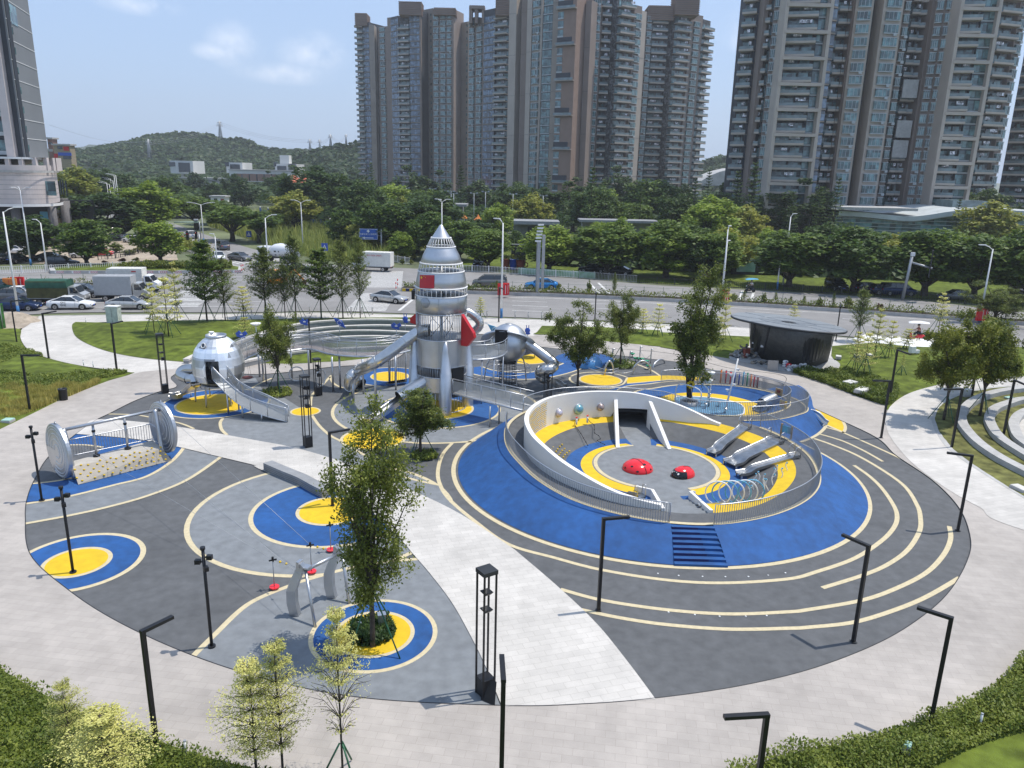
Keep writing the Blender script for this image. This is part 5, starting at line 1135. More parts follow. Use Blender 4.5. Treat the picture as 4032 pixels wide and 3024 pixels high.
for lb,gx,gy,tx,ty in(('left standing spinner pole with round red foot disc and beaded cable',148,1305,136,1115),('middle standing spinner pole with red disc behind the swing frame',418,1192,408,1008),('far standing spinner pole with red disc on the blue circle',558,1035,550,862)):
 g=U('B3',gx,gy,.15);tp=V('B3',tx,ty,g.y);s=thing('disc_swing',lb,'disc swing',V3((g.x,g.y,.05)),group='disc swings on cables')
 MB().tube([g,tp],.022,6).build('pole',M['galv'],s);MB().cyl(g-V3((0,0,.05)),.19,.05,18).build('foot_disc',M['redl'],s)
 hd=MB();hd.box(tp,(.30,.05,.05),.5);hd.box(tp,(.05,.22,.05),.5);hd.box(tp+V3((0,0,.08)),(.07,.07,.1));hd.build('trolley',M['black'],s)
cb3=thing('cable_run','long thin steel cables crossing from the spool climber to the swing frame','cables',U('B1',1360,300))
for a,b in(((ca+tz),(V('B3',136,1112,U('B3',148,1305).y))),(cb_+tz,V('B3',408,1005,U('B3',418,1192).y)),(ca.lerp(cb_,.5)+tz,V('B3',320,1215,U('B3',290,1530).y)),(V('B3',136,1112,U('B3',148,1305).y),h1),(V('B3',408,1005,U('B3',418,1192).y),h2)):
 MB().tube([a,b],.007,4).build('cable',M['galv'],cb3)
for(p0,p1)in((V('B3',136,1112,U('B3',148,1305).y),h1),(V('B3',408,1005,U('B3',418,1192).y),h2)):
 for f_ in(.25,.45):MB().ball(p0.lerp(p1,f_),.05,0,8,5).build('bead',M['yellow'],cb3)
t=thing('curved_bench','long curved grey concrete bench between the white path and the blue circle','bench',U('B3',300,560))
bp_=spline([U('B3',95,470,.0)+V3((0,.2,0)),U('B3',230,515),U('B3',350,565),U('B3',450,620),U('B3',530,660)],n=6)
mb=MB();curb(mb,bp_,.55,.45,.02);mb.build('seat',M['concd'],t)
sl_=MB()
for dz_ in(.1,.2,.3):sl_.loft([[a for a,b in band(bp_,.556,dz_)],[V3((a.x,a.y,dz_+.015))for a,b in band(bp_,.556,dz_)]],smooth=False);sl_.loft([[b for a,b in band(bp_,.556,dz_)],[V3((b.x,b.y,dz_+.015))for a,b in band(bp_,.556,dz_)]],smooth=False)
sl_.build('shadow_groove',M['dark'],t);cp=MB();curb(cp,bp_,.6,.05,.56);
t=thing('curved_bench','curved grey bench half hidden behind the tall front tree','bench',U('B3',760,790));mb=MB();curb(mb,spline(UL('B3',[(690,745),(760,785),(830,830)])),.5,.42,.05);mb.build('seat',M['concd'],t)
# BACK PLAY AREA
for i,(k,pts,lb)in enumerate([('C4',[(1600,770),(1640,650),(1700,615),(1750,640),(1700,760)],'left yellow ended climbing arch near the yellow circle'),('C4',[(1905,760),(1940,660),(2020,610),(2100,650),(2110,750)],'middle grey climbing arch beside the yellow band'),('C4',[(2130,690),(2160,640),(2205,600),(2240,580),(2260,640)],'right slanting climbing arch with cross rungs')]):
 a,b=U(k,*pts[0]),U(k,*pts[-1]);yy=(a.y+b.y)/2;h=V(k,*pts[2],yy).z;t=thing('climbing_arch',lb,'climbing arch',a,group='climbing arches behind the crater')
 P=[a,a.lerp(b,.12)+V3((0,0,h*.65)),a.lerp(b,.5)+V3((0,0,h)),a.lerp(b,.88)+V3((0,0,h*.65)),b]
 MB().tube(spline(P,n=6),.075,10).build('arch',M['steelm'],t)
 if i==0:MB().tube([a,a.lerp(b,.12)+V3((0,0,h*.5))],.08,10).build('arch_foot',M['yellow'],t)
t=thing('rope_course','low rope course slung between the climbing arches','rope course',U('C4',1800,720));rc=MB()
for P in([(1430,690),(1600,740),(1740,730)],[(1500,670),(1640,710),(1760,690)],[(1710,710),(1800,745),(1920,720)]):
 rc.tube(spline([U('C4',x,y,.45)for x,y in P],n=4),.03,5)
rc.build('ropes',M['steelm'],t)
for x,y in((1430,700),(1600,755)):g=U('C4',x,y);MB().cyl(g,.05,.5,8).build('post',M['steelm'],t)
for lb,x,y,yt in(('left hooked grey play post with chain',1988,575,455),('right hooked grey play post with chain',2105,640,485),('straight pale post left of the hooked play posts',1692,570,480),('short pale post next to the green step',1880,590,510)):
 g=U('C4',x,y);tp=V('C4',x+10,yt,g.y);s=thing('play_post',lb,'post',g,group='grey play posts at the back');MB().tube(spline([g,V3((g.x,g.y,tp.z-.1)),tp+V3((.02,0,0)),tp+V3((.18,0,-.06))],n=4),.05,8).build('post',M['steelm'],s)
ch=thing('post_chain','thin chain sagging between the hooked play posts','chain',U('C4',2040,620));p0,p1=V('C4',1995,500,U('C4',1988,575).y),V('C4',2110,540,U('C4',2105,640).y)
MB().tube([p0.lerp(p1,k/8)-V3((0,0,.5*sin(pi*k/8)))for k in range(9)],.015,4).build('chain',M['galv'],ch)
for i,(lb,x,y)in enumerate([('green stepping pad furthest back near the hooked post',1905,548),('first green stepping pad in the close row of three',1940,597),('second green stepping pad in the close row of three',1972,600),('third green stepping pad in the close row of three',2008,604),('green stepping pad below the hooked post',2060,628),('nearest green stepping pad',2080,680)]):
 g=U('C4',x,y+25);s=thing('step_pad',lb,'step pad',g,group='green stepping pads');MB().cyl(g,.05,.3,8).build('stem',M['steelm'],s);MB().lathe([(.1,0),(.22,.1),(.24,.14),(0,.14)],14,g+V3((0,0,.25))).build('pad',M['greenp'],s)
g=U('C4',1420,660,.05);t=thing('blue_dome','blue climbing dome half hidden behind the broad tree','dome',g);MB().ball(g,1.3,0,20,8,(1,1,.8),v0=0).build('dome',mat('dome_blue',(.03,.16,.42),.4,var=.3,scale=2,col2=(.10,.30,.55)),t)
for k in range(6):MB().ball(g+V3((1.05*cos(k*1.05-2.2),1.05*sin(k*1.05-2.2),.55)),.07,0,7,4).build('hold',M['whitep'],t)
g=U('C4',790,530,.4);t=thing('net_cone','small dark net basket hanging behind the sphere pod','net swing',U('C4',790,560));mb=MB()
mb.lathe([(.75,.35),(.5,.1),(.1,0)],12,g);mb.build('net',M['dark'],t);MB().tube([g+V3((-.7,0,.35)),g+V3((.75,0,.4)),U('C4',838,560)],.05,6).build('frame',M['steelm'],t)
def vane(lb,k,gx,gy,tx,ty,kind):
 g=U(k,gx,gy);tp=V(k,tx,ty,g.y);s=thing('figure_pole',lb,'figure pole',g,group='blue figures on poles')
 MB().tube([g,tp-V3((0,0,.1))],.035,6).build('pole',M['galv'],s)
 mb=MB();r=.34
 if kind=='rabbit':
  mb.ball(tp,r*.8,0,10,6,(1,.35,1));mb.ball(tp+V3((.05,0,-.28)),r*.55,0,8,5,(1.3,.3,.8));mb.box(tp+V3((-.12,0,.38)),(.07,.05,.3));mb.box(tp+V3((.12,0,.38)),(.07,.05,.3));mb.build('figure',M['bluep'],s)
 elif kind=='bird':
  vs=[(-.5,.1),(-.2,.32),(0,.1),(.35,.3),(.5,.0),(.25,-.12),(.3,-.35),(-.05,-.3),(-.4,-.2)];n=len(vs)
  mb.add([tp+V3((x,-.05,z_))for x,z_ in vs]+[tp+V3((x,.05,z_))for x,z_ in vs],[tuple(range(n)),tuple(range(n,2*n))[::-1]]+[(i,(i+1)%n,n+(i+1)%n,n+i)for i in range(n)]);mb.build('figure',M['bluep'],s)
  MB().box(tp+V3((0,-.08,0)),(.22,.04,.1)).build('marking',M['whitep'],s)
 else:
  vs=[(-.55,.45),(-.1,.33),(.2,.2),(.34,-.05),(.55,-.5),(.1,-.33),(-.2,-.2),(-.34,.05)];n=len(vs)
  mb.add([tp+V3((x,-.05,z_))for x,z_ in vs]+[tp+V3((x,.05,z_))for x,z_ in vs],[tuple(range(n)),tuple(range(n,2*n))[::-1]]+[(i,(i+1)%n,n+(i+1)%n,n+i)for i in range(n)]);mb.build('figure',M['bluep']if kind!='pale' else M['teal'],s)
  MB().tube([tp+V3((.2*cos(a*.5),-.08,.2*sin(a*.5)))for a in range(12)],.02,4).build('marking',M['whitep'],s)
vane('blue bird figure on a pole behind the egg pod','A5',598,520,597,368,'bird')
vane('blue bird figure on a pole at the topmost terrace','A5',1022,400,1020,283,'bird')
vane('blue planet figure on a pole above the second terrace','A5',1256,420,1254,290,'planet')
vane('blue bird figure on a pole left of the rocket','A5',1636,440,1634,312,'bird')
vane('blue rabbit figure on a pole close to the rocket','A5',1695,390,1694,265,'rabbit')
vane('blue rabbit figure on a pole right of the sphere pod','C4',765,380,766,280,'rabbit')
vane('pale blue planet figure on a pole in front of the sphere pod','C4',400,790,408,275,'pale')
g=U('A5',700,430);tp=V('A5',692,302,g.y);s=thing('listening_dish','white listening dish on a pole behind the egg pod','dish',g)
MB().tube([g,tp],.05,8).build('pole',M['whitep'],s);MB().lathe([(0,-.12),(.3,-.08),(.5,.1),(.48,.12),(0,-.06)],20,tp).build('dish',M['whitep'],s);MB().tube([tp,tp+V3((0,0,.25))],.02,5).build('feed',M['whitep'],s)
# TREES
def leafquad(vs,fs,c,s,rnd,nrm=None,k=.9):
 a=rnd.uniform(0,6.283);u=V3((cos(a),sin(a),rnd.uniform(-.6,.6))).normalized()
 n=V3((rnd.gauss(0,1),rnd.gauss(0,1),rnd.gauss(0,1)+.6))
 if nrm is not None:n=n*.6+nrm*1.3
 w=n.cross(u)
 if w.length<1e-4:return
 w.normalize();u*=s;w*=s*.55;o=len(vs)
 vs+=[tuple(c-u),tuple(c+w),tuple(c+u),tuple(c-w)];fs.append((o,o+1,o+2,o+3))
def crown_mesh(seed,kind,nclump=84,nleaf=95,leaf=.055,clump=.25,shape=(1,1,.9),base=-.75,hole=.0):
 """crown of unit radius centred on the origin"""
 rnd=random.Random(seed);vs,fs=[],[];C_=[]
 tries=0
 while len(C_)<nclump and tries<5000:
  tries+=1
  d=V3((rnd.gauss(0,1),rnd.gauss(0,1),rnd.gauss(0,1))).normalized();r=rnd.random()**.33*.86
  if r<.45 and rnd.random()<.7:continue
  lump=.80+.34*noise.noise(d*1.7+V3((seed,0,0)))
  c=V3((d.x*r*shape[0],d.y*r*shape[1],d.z*r*shape[2]))*lump
  if c.z<base*.8:continue
  C_.append((c,d))
 for c,d in C_:
  cr=clump*rnd.uniform(.7,1.25)
  for _ in range(nleaf):
   q=V3((rnd.gauss(0,1),rnd.gauss(0,1),rnd.gauss(0,1))).normalized()*cr*rnd.random()**.45;q.z*=.62
   leafquad(vs,fs,c+q,leaf*rnd.uniform(.6,1.3),rnd,(q.normalized()*.6+V3((0,0,.7))))
 return vs,fs,C_
def make_round(seed,lm,trunk_h=.25,**kw):
 """a tree of unit crown radius; the crown centre sits at z=trunk_h+.8"""
 t=thing('tree','tree','tree',(0,0,0));vs,fs,C_=crown_mesh(seed,lm,**kw);zc=trunk_h+.75
 m=MB();m.add([(x,y,z_+zc)for x,y,z_ in vs],fs);m.build('crown',LM[lm],t)
 tr=MB();rnd=random.Random(seed);top=V3((0,0,trunk_h));tr.tube([(0,0,-.05),(.01,.01,trunk_h*.5),top],[.085,.065,.055],8)
 for c,d in rnd.sample(C_,min(16,len(C_))):
  e=c*.85+V3((0,0,zc));mid=top.lerp(e,.5)+V3((0,0,-.08));tr.tube(spline([top-V3((0,0,.05)),mid,e],n=3),[.036,.03,.026,.022,.017,.012,.008],5)
 tr.build('trunk',M['bark'],t);return t
def make_tiered(seed,lm,tiers=7,nb=9,leaf=.02,dens=34,sparse=0,up=.28,barkm='bark',wid=.36,rnd0=0,jit=0):
 """a young tree of unit height with flat tiers of branches"""
 rnd=random.Random(seed);t=thing('young_tree','tree','tree');vs,fs=[],[];tr=MB()
 tr.tube([(0,0,-.02),(.006,0,.4),(-.004,.004,.75),(0,0,.985)],[.013,.010,.006,.002],6)
 for i in range(tiers):
  z0=.26+.70*i/(tiers-1)*.98;R=wid*(1-(i/tiers)**1.5*.92 if not rnd0 else(.62,.95,1,.9,.8,.62,.45,.3,.2)[min(8,int(i*9/tiers))])*rnd.uniform(.85,1.12);R=R if i or rnd0 else R*.8
  for b in range(nb):
   a=2*pi*(b+rnd.random()*.7)/nb;L_=R*rnd.uniform(.65,1.1);d=V3((cos(a),sin(a),0));s=V3((-d.y,d.x,0));zb=z0;z0=zb+rnd.gauss(0,jit)if jit else zb
   P=[V3((0,0,z0)),V3((0,0,z0))+d*L_*.5+V3((0,0,L_*up*.8)),V3((0,0,z0))+d*L_+V3((0,0,L_*up))]
   tr.tube(P,[.0035,.0022,.001],4)
   dn=dens if i>=sparse else dens//7
   for _ in range(max(3,int(dn*L_/R))):
    f=rnd.uniform(.18,1.02);c=P[0]+d*L_*f+V3((0,0,L_*up*min(1,f*1.25)))+s*rnd.gauss(0,.16)*L_*(.4+f)+V3((0,0,rnd.gauss(0,.011)))
    leafquad(vs,fs,c,leaf*rnd.uniform(.6,1.3),rnd,V3((0,0,1)))
   z0=zb
   if b%2==0:
    for sgn in(-1,1):q=P[1];tr.tube([q,q+d*L_*.3+s*sgn*L_*.28+V3((0,0,.01))],[.0016,.0007],3)
 MB().add(vs,fs).build('crown',LM[lm],t);tr.build('trunk',M[barkm],t);return t
def make_open(seed,lm,H0=.28,nl=6,leaf=.012,per=95,spread=.30,low=False,twin=False,zr=(.45,.98)):
 """a transplanted tree of unit height with visible limbs and loose leaf clumps"""
 rnd=random.Random(seed);t=thing('plaza_tree','tree','tree');vs,fs=[],[];tr=MB()
 fork=V3((0,0,H0));ends=[]
 if not twin:tr.tube([(0,0,-.01),(.004,0,H0*.6),fork,fork+V3((0,0,.06))],[.022,.018,.016,.012],9)
 for i in range(nl):
  a=2*pi*(i+rnd.random()*.6)/nl;r=spread*rnd.uniform(.45,.95);z1=rnd.uniform(*zr)-(.12 if r>spread*.7 else 0)
  e=V3((cos(a)*r,sin(a)*r,z1));st=V3((0,0,H0*rnd.uniform(.85,1.1)))if not twin else V3((.018*(1 if i%2 else-1),0,0))
  m1=st.lerp(e,.45)+V3((-e.x*.12,-e.y*.12,.03));P=spline([st,m1,e],n=5);tr.tube(P,[.011*(1-k/12)+.002 for k in range(len(P))],6)
  for j in range(7):
   q=P[rnd.randint(4,len(P)-1)];b=rnd.uniform(0,6.28);l=spread*rnd.uniform(.2,.55);f=q+V3((cos(b)*l,sin(b)*l,rnd.uniform(-.03,.10)));tr.tube([q,q.lerp(f,.5)+V3((0,0,.012)),f],[.0045,.003,.0012],4);ends.append(f)
   for _ in range(2):h=f+V3((rnd.gauss(0,.05),rnd.gauss(0,.05),rnd.gauss(.01,.04)));tr.tube([q.lerp(f,.7),h],[.0018,.0008],3);ends.append(h)
  ends+=[e,P[-3]]
 if low:
  for i in range(26):
   a=rnd.uniform(0,6.28);r=spread*.78*rnd.uniform(.2,.95);z1=rnd.uniform(.25,.53);e=V3((cos(a)*r,sin(a)*r,z1));tr.tube([V3((0,0,z1-.06)),e],[.004,.001],4);ends+=[e,e*.8+V3((0,0,z1*.2))]
  tr.tube([fork,(0,.002,.62)],[.015,.009],8)
 zmax=max(e.z for e in ends)
 for e in ends:
  k=1.0 if not low or abs(e.z-.57)>.05 else .35
  for _ in range(int(per*k*rnd.uniform(.5,1.3))):
   q=V3((rnd.gauss(0,1),rnd.gauss(0,1),rnd.gauss(0,.75)))*.030
   leafquad(vs,fs,e+q,leaf*rnd.uniform(.6,1.25),rnd,V3((0,0,.5)))
 MB().add(vs,fs).build('crown',LM[lm],t);tr.build('trunk',M['bark'],t);t['w']=spread;return t
def make_conifer(seed):
 rnd=random.Random(seed);t=thing('conifer','tree','tree');vs,fs=[],[];tr=MB();tr.tube([(0,0,-.02),(0,0,1)],[.012,.002],6)
 for i in range(20):
  z0=.1+.88*i/19;R=.22*(1-(i/20))**.75+.015
  for b in range(9):
   a=rnd.uniform(0,6.28);d=V3((cos(a),sin(a),0))
   for k in range(9):f=k/8;leafquad(vs,fs,V3((0,0,z0))+d*R*f+V3((0,0,.02*f*f+rnd.gauss(0,.004))),.017,rnd,V3((0,0,1)))
 MB().add(vs,fs).build('crown',LM['dark'],t);tr.build('trunk',M['bark'],t);return t
PR={}
for nm,mk in dict(big1=lambda:make_round(1,'big'),big2=lambda:make_round(2,'big',shape=(1,.9,1.0)),big3=lambda:make_round(3,'big',shape=(.95,1,.85)),br1=lambda:make_round(4,'big2',trunk_h=.25),br2=lambda:make_round(5,'big2',shape=(1,1,1.05),trunk_h=.25),dk1=lambda:make_round(6,'dark'),dk2=lambda:make_round(7,'dark',shape=(1,1,1.05)),yl1=lambda:make_round(8,'yel',nclump=65),fr1=lambda:make_round(9,'far',nclump=50,nleaf=60,trunk_h=.25,leaf=.07),fr2=lambda:make_round(10,'far',nclump=50,nleaf=60,trunk_h=.25,shape=(1,.9,1.2),leaf=.07),bs1=lambda:make_round(11,'bushy',trunk_h=.0,base=-1,nclump=45,nleaf=55,leaf=.08),bs2=lambda:make_round(12,'gold',trunk_h=.0,base=-1,nclump=40,nleaf=50,leaf=.09),bs3=lambda:make_round(13,'redl',trunk_h=.0,base=-1,nclump=40,nleaf=50,leaf=.09),fl1=lambda:make_round(14,'big',nclump=48,shape=(1.1,1.1,.62),trunk_h=.45),con=lambda:make_conifer(3),pl1=lambda:make_tiered(1,'pale'),pl2=lambda:make_tiered(2,'pale',tiers=6),pl3=lambda:make_tiered(3,'pale',tiers=7,nb=11,leaf=.0088,dens=120,up=.30,wid=.36,rnd0=1),pl4=lambda:make_tiered(4,'pale',tiers=8,nb=14,leaf=.0095,dens=100,sparse=3,up=.45,wid=.32,rnd0=1),pl5=lambda:make_tiered(15,'pale',tiers=6,nb=12,leaf=.0090,dens=130,up=.3,wid=.38,rnd0=1),gn1=lambda:make_tiered(5,'fine',tiers=9,nb=14,dens=85,up=.5,leaf=.015,jit=.03),gn2=lambda:make_tiered(6,'fine',tiers=9,nb=12,dens=70,up=.6,leaf=.014,wid=.34,jit=.035),gn3=lambda:make_tiered(7,'big',tiers=8,nb=14,dens=85,up=.45,leaf=.017,wid=.37,jit=.022),o1=lambda:make_open(1,'plaza',H0=.22,nl=9,leaf=.0100,per=118,spread=.25,low=True,zr=(.62,.99)),o2=lambda:make_open(2,'plaza',H0=.34,nl=13,leaf=.015,per=75,spread=.31,zr=(.42,.98)),o3=lambda:make_open(3,'plaza',H0=.26,nl=8,leaf=.014,per=85,spread=.36,zr=(.5,.98)),o4=lambda:make_open(4,'plaza',H0=.2,nl=9,leaf=.014,per=110,spread=.42,zr=(.42,.98)),o5=lambda:make_open(5,'plaza',twin=True,nl=9,leaf=.013,per=110,spread=.28,zr=(.45,.99)),o6=lambda:make_open(6,'bushy',H0=.3,nl=9,leaf=.016,per=140,spread=.42,zr=(.5,.98)),o7=lambda:make_open(8,'bushy',H0=.3,nl=8,leaf=.016,per=130,spread=.40,zr=(.5,.98))).items():PR[nm]=Proto(mk)
UNIT=dict(o=1,p=1,g=1,c=1)
def crownw(o):return o
TN=0
def tree_at(kind,k,bx,by,tx,ty,w,label,group=None,name=None,z=0.0,cat='tree',stakes=None,yaw=None):
 """base pixel, top pixel, crown width in crop pixels"""
 global TN
 TN+=1;b=U(k,bx,by,z);H=V(k,tx,ty,b.y).z-z;wm=w*CR[k][2]/ppm(b.y)
 o=PR[kind]();yaw=TN*1.7 if yaw is None else yaw
 if kind[:2]in('pl','gn')or kind[0]=='o' or kind=='con':
  base_w={'pl':.70,'gn':.68,'co':.44}.get(kind[:2],(2.75 if kind=='o2' else 2.25)*(o['w']if 'w' in o else .3));sx_=wm/base_w*(1.22 if kind[0]=='g' else 1)
  place(o,b,yaw,(sx_,sx_,H*(1.06 if kind[0]=='o' else 1)),label,group)
 else:
  top_u={'bs1':0,'bs2':0,'bs3':0,'fl1':.3}.get(kind,.25)+1.6;sx_=wm/(1.75 if 'bush' in(group or '')else 1.28 if 'street' in(group or '')else 1.42)
  place(o,b,yaw,(sx_,sx_,H/top_u),label,group)
 if name:o.name=name
 if stakes:
  st_h=min(stakes,H*.45);s=thing('tree_stakes','green support stakes around the %s'%label.replace(',',''),'tree stakes',b,group='green tree support stakes');
  if len(s['label'].split())>16:s['label']=' '.join(s['label'].split()[:16])
  for q in range(3 if stakes<1.9 else 4):
   a=q*2*pi/(3 if stakes<1.9 else 4)+TN;MB().tube([b+V3((cos(a)*st_h*.55,sin(a)*st_h*.55,0)),b+V3((cos(a)*.05,sin(a)*.05,st_h))],.028,5).build('stake',M['green'],s)
 return o
tree_at('o1','F',805,1398,812,925,172,'tall dark leaved tree in the ringed planting pit, nearest to the camera','trees in the play area',stakes=2.3,yaw=.6)
tree_at('o2','B3',1210,352,1200,-110,470,'compact round tree in front of the rocket','trees in the play area',stakes=1.7)
tree_at('o3','A5',848,765,835,190,300,'slender tree beside the mesh ramp and the egg pod','trees in the play area',stakes=1.8)
tree_at('o4','C4',1310,885,1285,-10,620,'broad forked tree between sphere pod and crater','trees in the play area')
tree_at('o3','C4',1775,665,1790,-120,430,'narrow tree with dark trunk behind the climbing arches','trees in the play area',stakes=1.7)
tree_at('o5','C2',447,660,480,-720,560,'tall twin trunked tree standing in the splash pool planter','trees in the play area')
tree_at('o6','C8',340,885,365,262,420,'leaning leafy tree nearest the curved white path on the right','trees on the right lawn',stakes=1.8)
tree_at('o7','C8',515,730,560,245,400,'middle leafy tree of the group at the curved white path','trees on the right lawn',stakes=1.5)
tree_at('o6','C8',567,862,660,250,400,'front right tree of the group between the curved seat walls','trees on the right lawn',stakes=1.8)
tree_at('o4','C8',655,275,670,40,350,'wide tree by the road behind the right group','trees on the right lawn')
for k,x,y,n_,sz,lb in(('A5',835,772,900,1.1,'low green plants around the foot of the slender tree by the ramp'),('B3',1240,370,900,.75,'low green plants beside the compact round tree'),('C4',1780,670,900,1.3,'dark low plants around the tree behind the climbing arches')):
 c=U(k,x,y);scatter('ground_cover',circ(c.x,c.y,sz),n_,.12,LM['cover'],.05,.35,21,lb)
for a in[('pl5','B2',468,1650,440,1090,330,'pale yellow young tree with a thin white banded trunk at the bottom left'),('pl3','B2',700,1840,640,1270,720,'broad pale yellow tree overlapping the first one at the bottom left'),('pl3','B2',-60,1780,0,1130,260,'pale tree cut off by the left edge of the photo'),('pl3','B2',1600,1700,1555,960,560,'pale yellow tree with a dark stem left of the bottom middle'),('pl3','B2',1762,1690,1772,842,460,'tall pale tree just behind the dark stemmed pale tree'),('pl4','B4',628,1700,540,552,480,'sparse tree with bare lower twigs in front of the tree pit')]:
 tree_at(*a,'young pale trees along the front planting',z=.1,stakes=1.0 if a[0]=='pl4' else None)
for a in[('pl1','A4',962,655,945,335,150,'pale young tree, front left of the group on the rear lawn'),('pl2','A4',1050,675,1035,305,220,'pale young tree with the widest tiers in the left lawn group'),('pl1','A4',1105,575,1060,205,150,'tallest pale young tree at the back of the left lawn group'),('gn3','C7',530,1022,490,255,380,'dense dark green tiered tree on the rear lawn'),('gn2','C7',705,1003,780,425,260,'thin green tree right of the dense dark one'),('pl1','C7',885,1005,860,680,270,'yellowish tiered young tree behind the egg pod'),('pl2','C7',905,1210,850,980,240,'short yellowish tiered tree left of the listening dish'),('gn1','C7',1100,965,1075,330,340,'feathery green tree left of the slender ramp tree'),('gn2','C7',1285,965,1280,470,220,'small feathery green tree, second in the row above the terraces'),('gn2','C7',1390,990,1390,205,280,'tall feathery tree in the middle of the row above the terraces'),('gn3','C7',1635,985,1625,330,370,'densest dark green tree of the row above the terraces'),('gn2','C7',1845,988,1870,240,290,'open feathery tree, last but one of the terrace row'),('gn2','C7',2012,985,2010,190,210,'thin sparse tree at the right end of the terrace row')]:
 tree_at(*a,'young trees on the rear lawn',z=.2,stakes=2.2)
for a in[('pl1','A6',1090,742,1100,590,110,'tiny pale tree on the pavement behind the sphere pod'),('pl1','C4',2015,325,2030,40,230,'pale young tree behind the play area, left of two'),('pl2','C4',2180,350,2195,-10,220,'pale young tree behind the play area, right of two'),('pl2','A8',350,555,360,380,130,'pale tree half hidden beside the pool trees'),('pl1','A8',380,540,372,205,110,'tall pale tree just left of the pavilion roof'),('pl1','A8',802,460,800,300,90,'pale tree top showing over the pavilion roof'),('gn2','A8',1200,522,1215,215,130,'tall greyish pale tree right behind the pavilion'),('pl1','A8',1180,712,1185,470,140,'pale tree nearest to the pavilion on the right lawn'),('pl2','A8',1235,745,1250,480,150,'foremost pale tree on the right lawn with spread stakes'),('pl1','A8',1300,645,1330,330,150,'tallest pale tree in the middle of the right lawn group'),('pl2','A8',1385,640,1400,405,130,'pale tree right of the tallest one on the lawn'),('pl2','A8',1495,582,1495,455,130,'short pale tree in front of the scooter with a white canopy'),('pl1','A8',1462,745,1466,600,40,'small bare staked stem on the right lawn'),('pl1','A8',1690,470,1722,235,120,'pale tree beside the road, left of the red barrier')]:
 tree_at(*a,'young trees on the right lawn',z=.15,stakes=1.9)
for i,a in enumerate([('big1','B7',600,480,590,235,250,'dark round tree right behind the rocket nose'),('big2','B7',770,528,780,275,240,'round street tree above the parked dark car right of the rocket'),('br1','B7',1125,545,1130,262,300,'round street tree behind the tall post with the camera cluster'),('big3','B7',1455,560,1440,250,350,'large round street tree above the iron fence'),('br2','B7',1800,580,1820,268,330,'bright topped round street tree left of the white lamp pole'),('dk1','B7',2030,600,2030,330,240,'dark tree behind the white lamp pole'),('big1','A8',30,140,60,-230,330,'dark street tree over the picture hoarding, left side'),('big2','A8',330,165,340,-170,300,'dark street tree just right of the tall lamp pole'),('big3','A8',780,200,790,-180,400,'broad dark street tree above the parked scooter lane'),('big1','A8',1175,225,1180,-190,380,'dark street tree above the parked dark car'),('big2','A8',1600,250,1610,-200,400,'dark street tree behind the pole with the large sign'),('big3','A8',1900,270,1930,-170,360,'dark street tree right of the large sign'),('big1','A8',2230,300,2230,-200,380,'dark street tree at the right edge beyond the road'),('big2','A8',2500,330,2500,-200,380,'dark street tree outside the right edge beyond the road')]):
 tree_at(*a,'street trees beyond the main road')
for a in[('dk1','A1',200,1545,200,1262,320,'dark round tree in front of the corner building'),('big1','A1',515,1580,510,1285,290,'clipped round green tree on the traffic island'),('br2','A1',955,1560,950,1295,270,'bright green tall tree on the traffic island'),('dk2','A1',600,1420,600,1140,430,'large dark spreading tree behind the traffic island'),('br1','A1',870,1400,870,1065,330,'large bright green tree in the middle of the left background'),('yl1','A1',450,1300,460,955,300,'tall pale green tree beside the corner building'),('dk1','A1',20,1530,0,1390,120,'dark tree at the left edge under the corner building'),('dk2','A1',740,1395,740,1280,170,'small dark tree over the parked white cars'),('fl1','A1',1380,1430,1380,1195,300,'flat topped dark tree right of the side road'),('fl1','A1',1540,1440,1540,1235,260,'flat topped tree next to the field of tall grass'),('fl1','A1',1170,1360,1180,1140,300,'flat topped tree left of the double armed lamp'),('big3','A1',1060,1290,1060,1130,260,'dark tree along the far part of the side road'),('fl1','A1',1260,1330,1260,1170,240,'flat topped tree behind the double armed lamp')]:
 tree_at(*a,'trees around the road junction')
for i,a in enumerate([('big3','B7',140,440,150,95,280,'big dark tree right behind the blue road sign'),('dk2','B7',330,430,330,120,340,'largest dark tree left of the rocket nose'),('yl1','B7',270,350,270,80,160,'yellowish tree top behind the largest dark tree'),('br1','B7',270,480,265,305,150,'small bright tree behind the clipped bushes'),('big1','B7',460,470,450,180,250,'dark tree directly left of the rocket nose'),('yl1','B7',180,430,180,345,50,'thin bright yellow green tree by the sign post')]):
 tree_at(*a,'trees beside the junction garden')
for a in[('bs2','B7',248,485,248,435,38,'golden clipped cone bush, leftmost in the junction garden'),('bs1','B7',272,500,272,470,36,'dark green clipped ball bush in the junction garden'),('bs1','B7',292,480,292,445,42,'olive clipped ball bush behind the dark ball'),('bs2','B7',338,475,338,440,42,'golden ball bush, rightmost in the junction garden'),('bs1','B7',320,500,320,475,42,'green ball bush beside the white fence end'),('bs3','C6',1335,925,1335,865,95,'dark red clipped bush on the traffic island'),('bs2','C6',1485,925,1485,860,85,'yellow green clipped bush on the traffic island'),('bs3','C6',1145,940,1145,895,85,'reddish clipped bush left on the traffic island'),('bs1','C6',1265,810,1265,700,170,'dark loose bush beside the parked white cars'),('bs2','C6',1500,800,1500,755,130,'golden hedge bush by the forecourt fence'),('bs1','C6',1410,830,1400,780,170,'low green bush next to the golden hedge')]:
 tree_at(*a,'clipped bushes',name='bush',cat='bush')['category']='bush'
ordn=['first','second','third','fourth','fifth','sixth','seventh','eighth','ninth','tenth','eleventh','twelfth','thirteenth','fourteenth','fifteenth','sixteenth','seventeenth','eighteenth','nineteenth','twentieth']
rnd=random.Random(12)
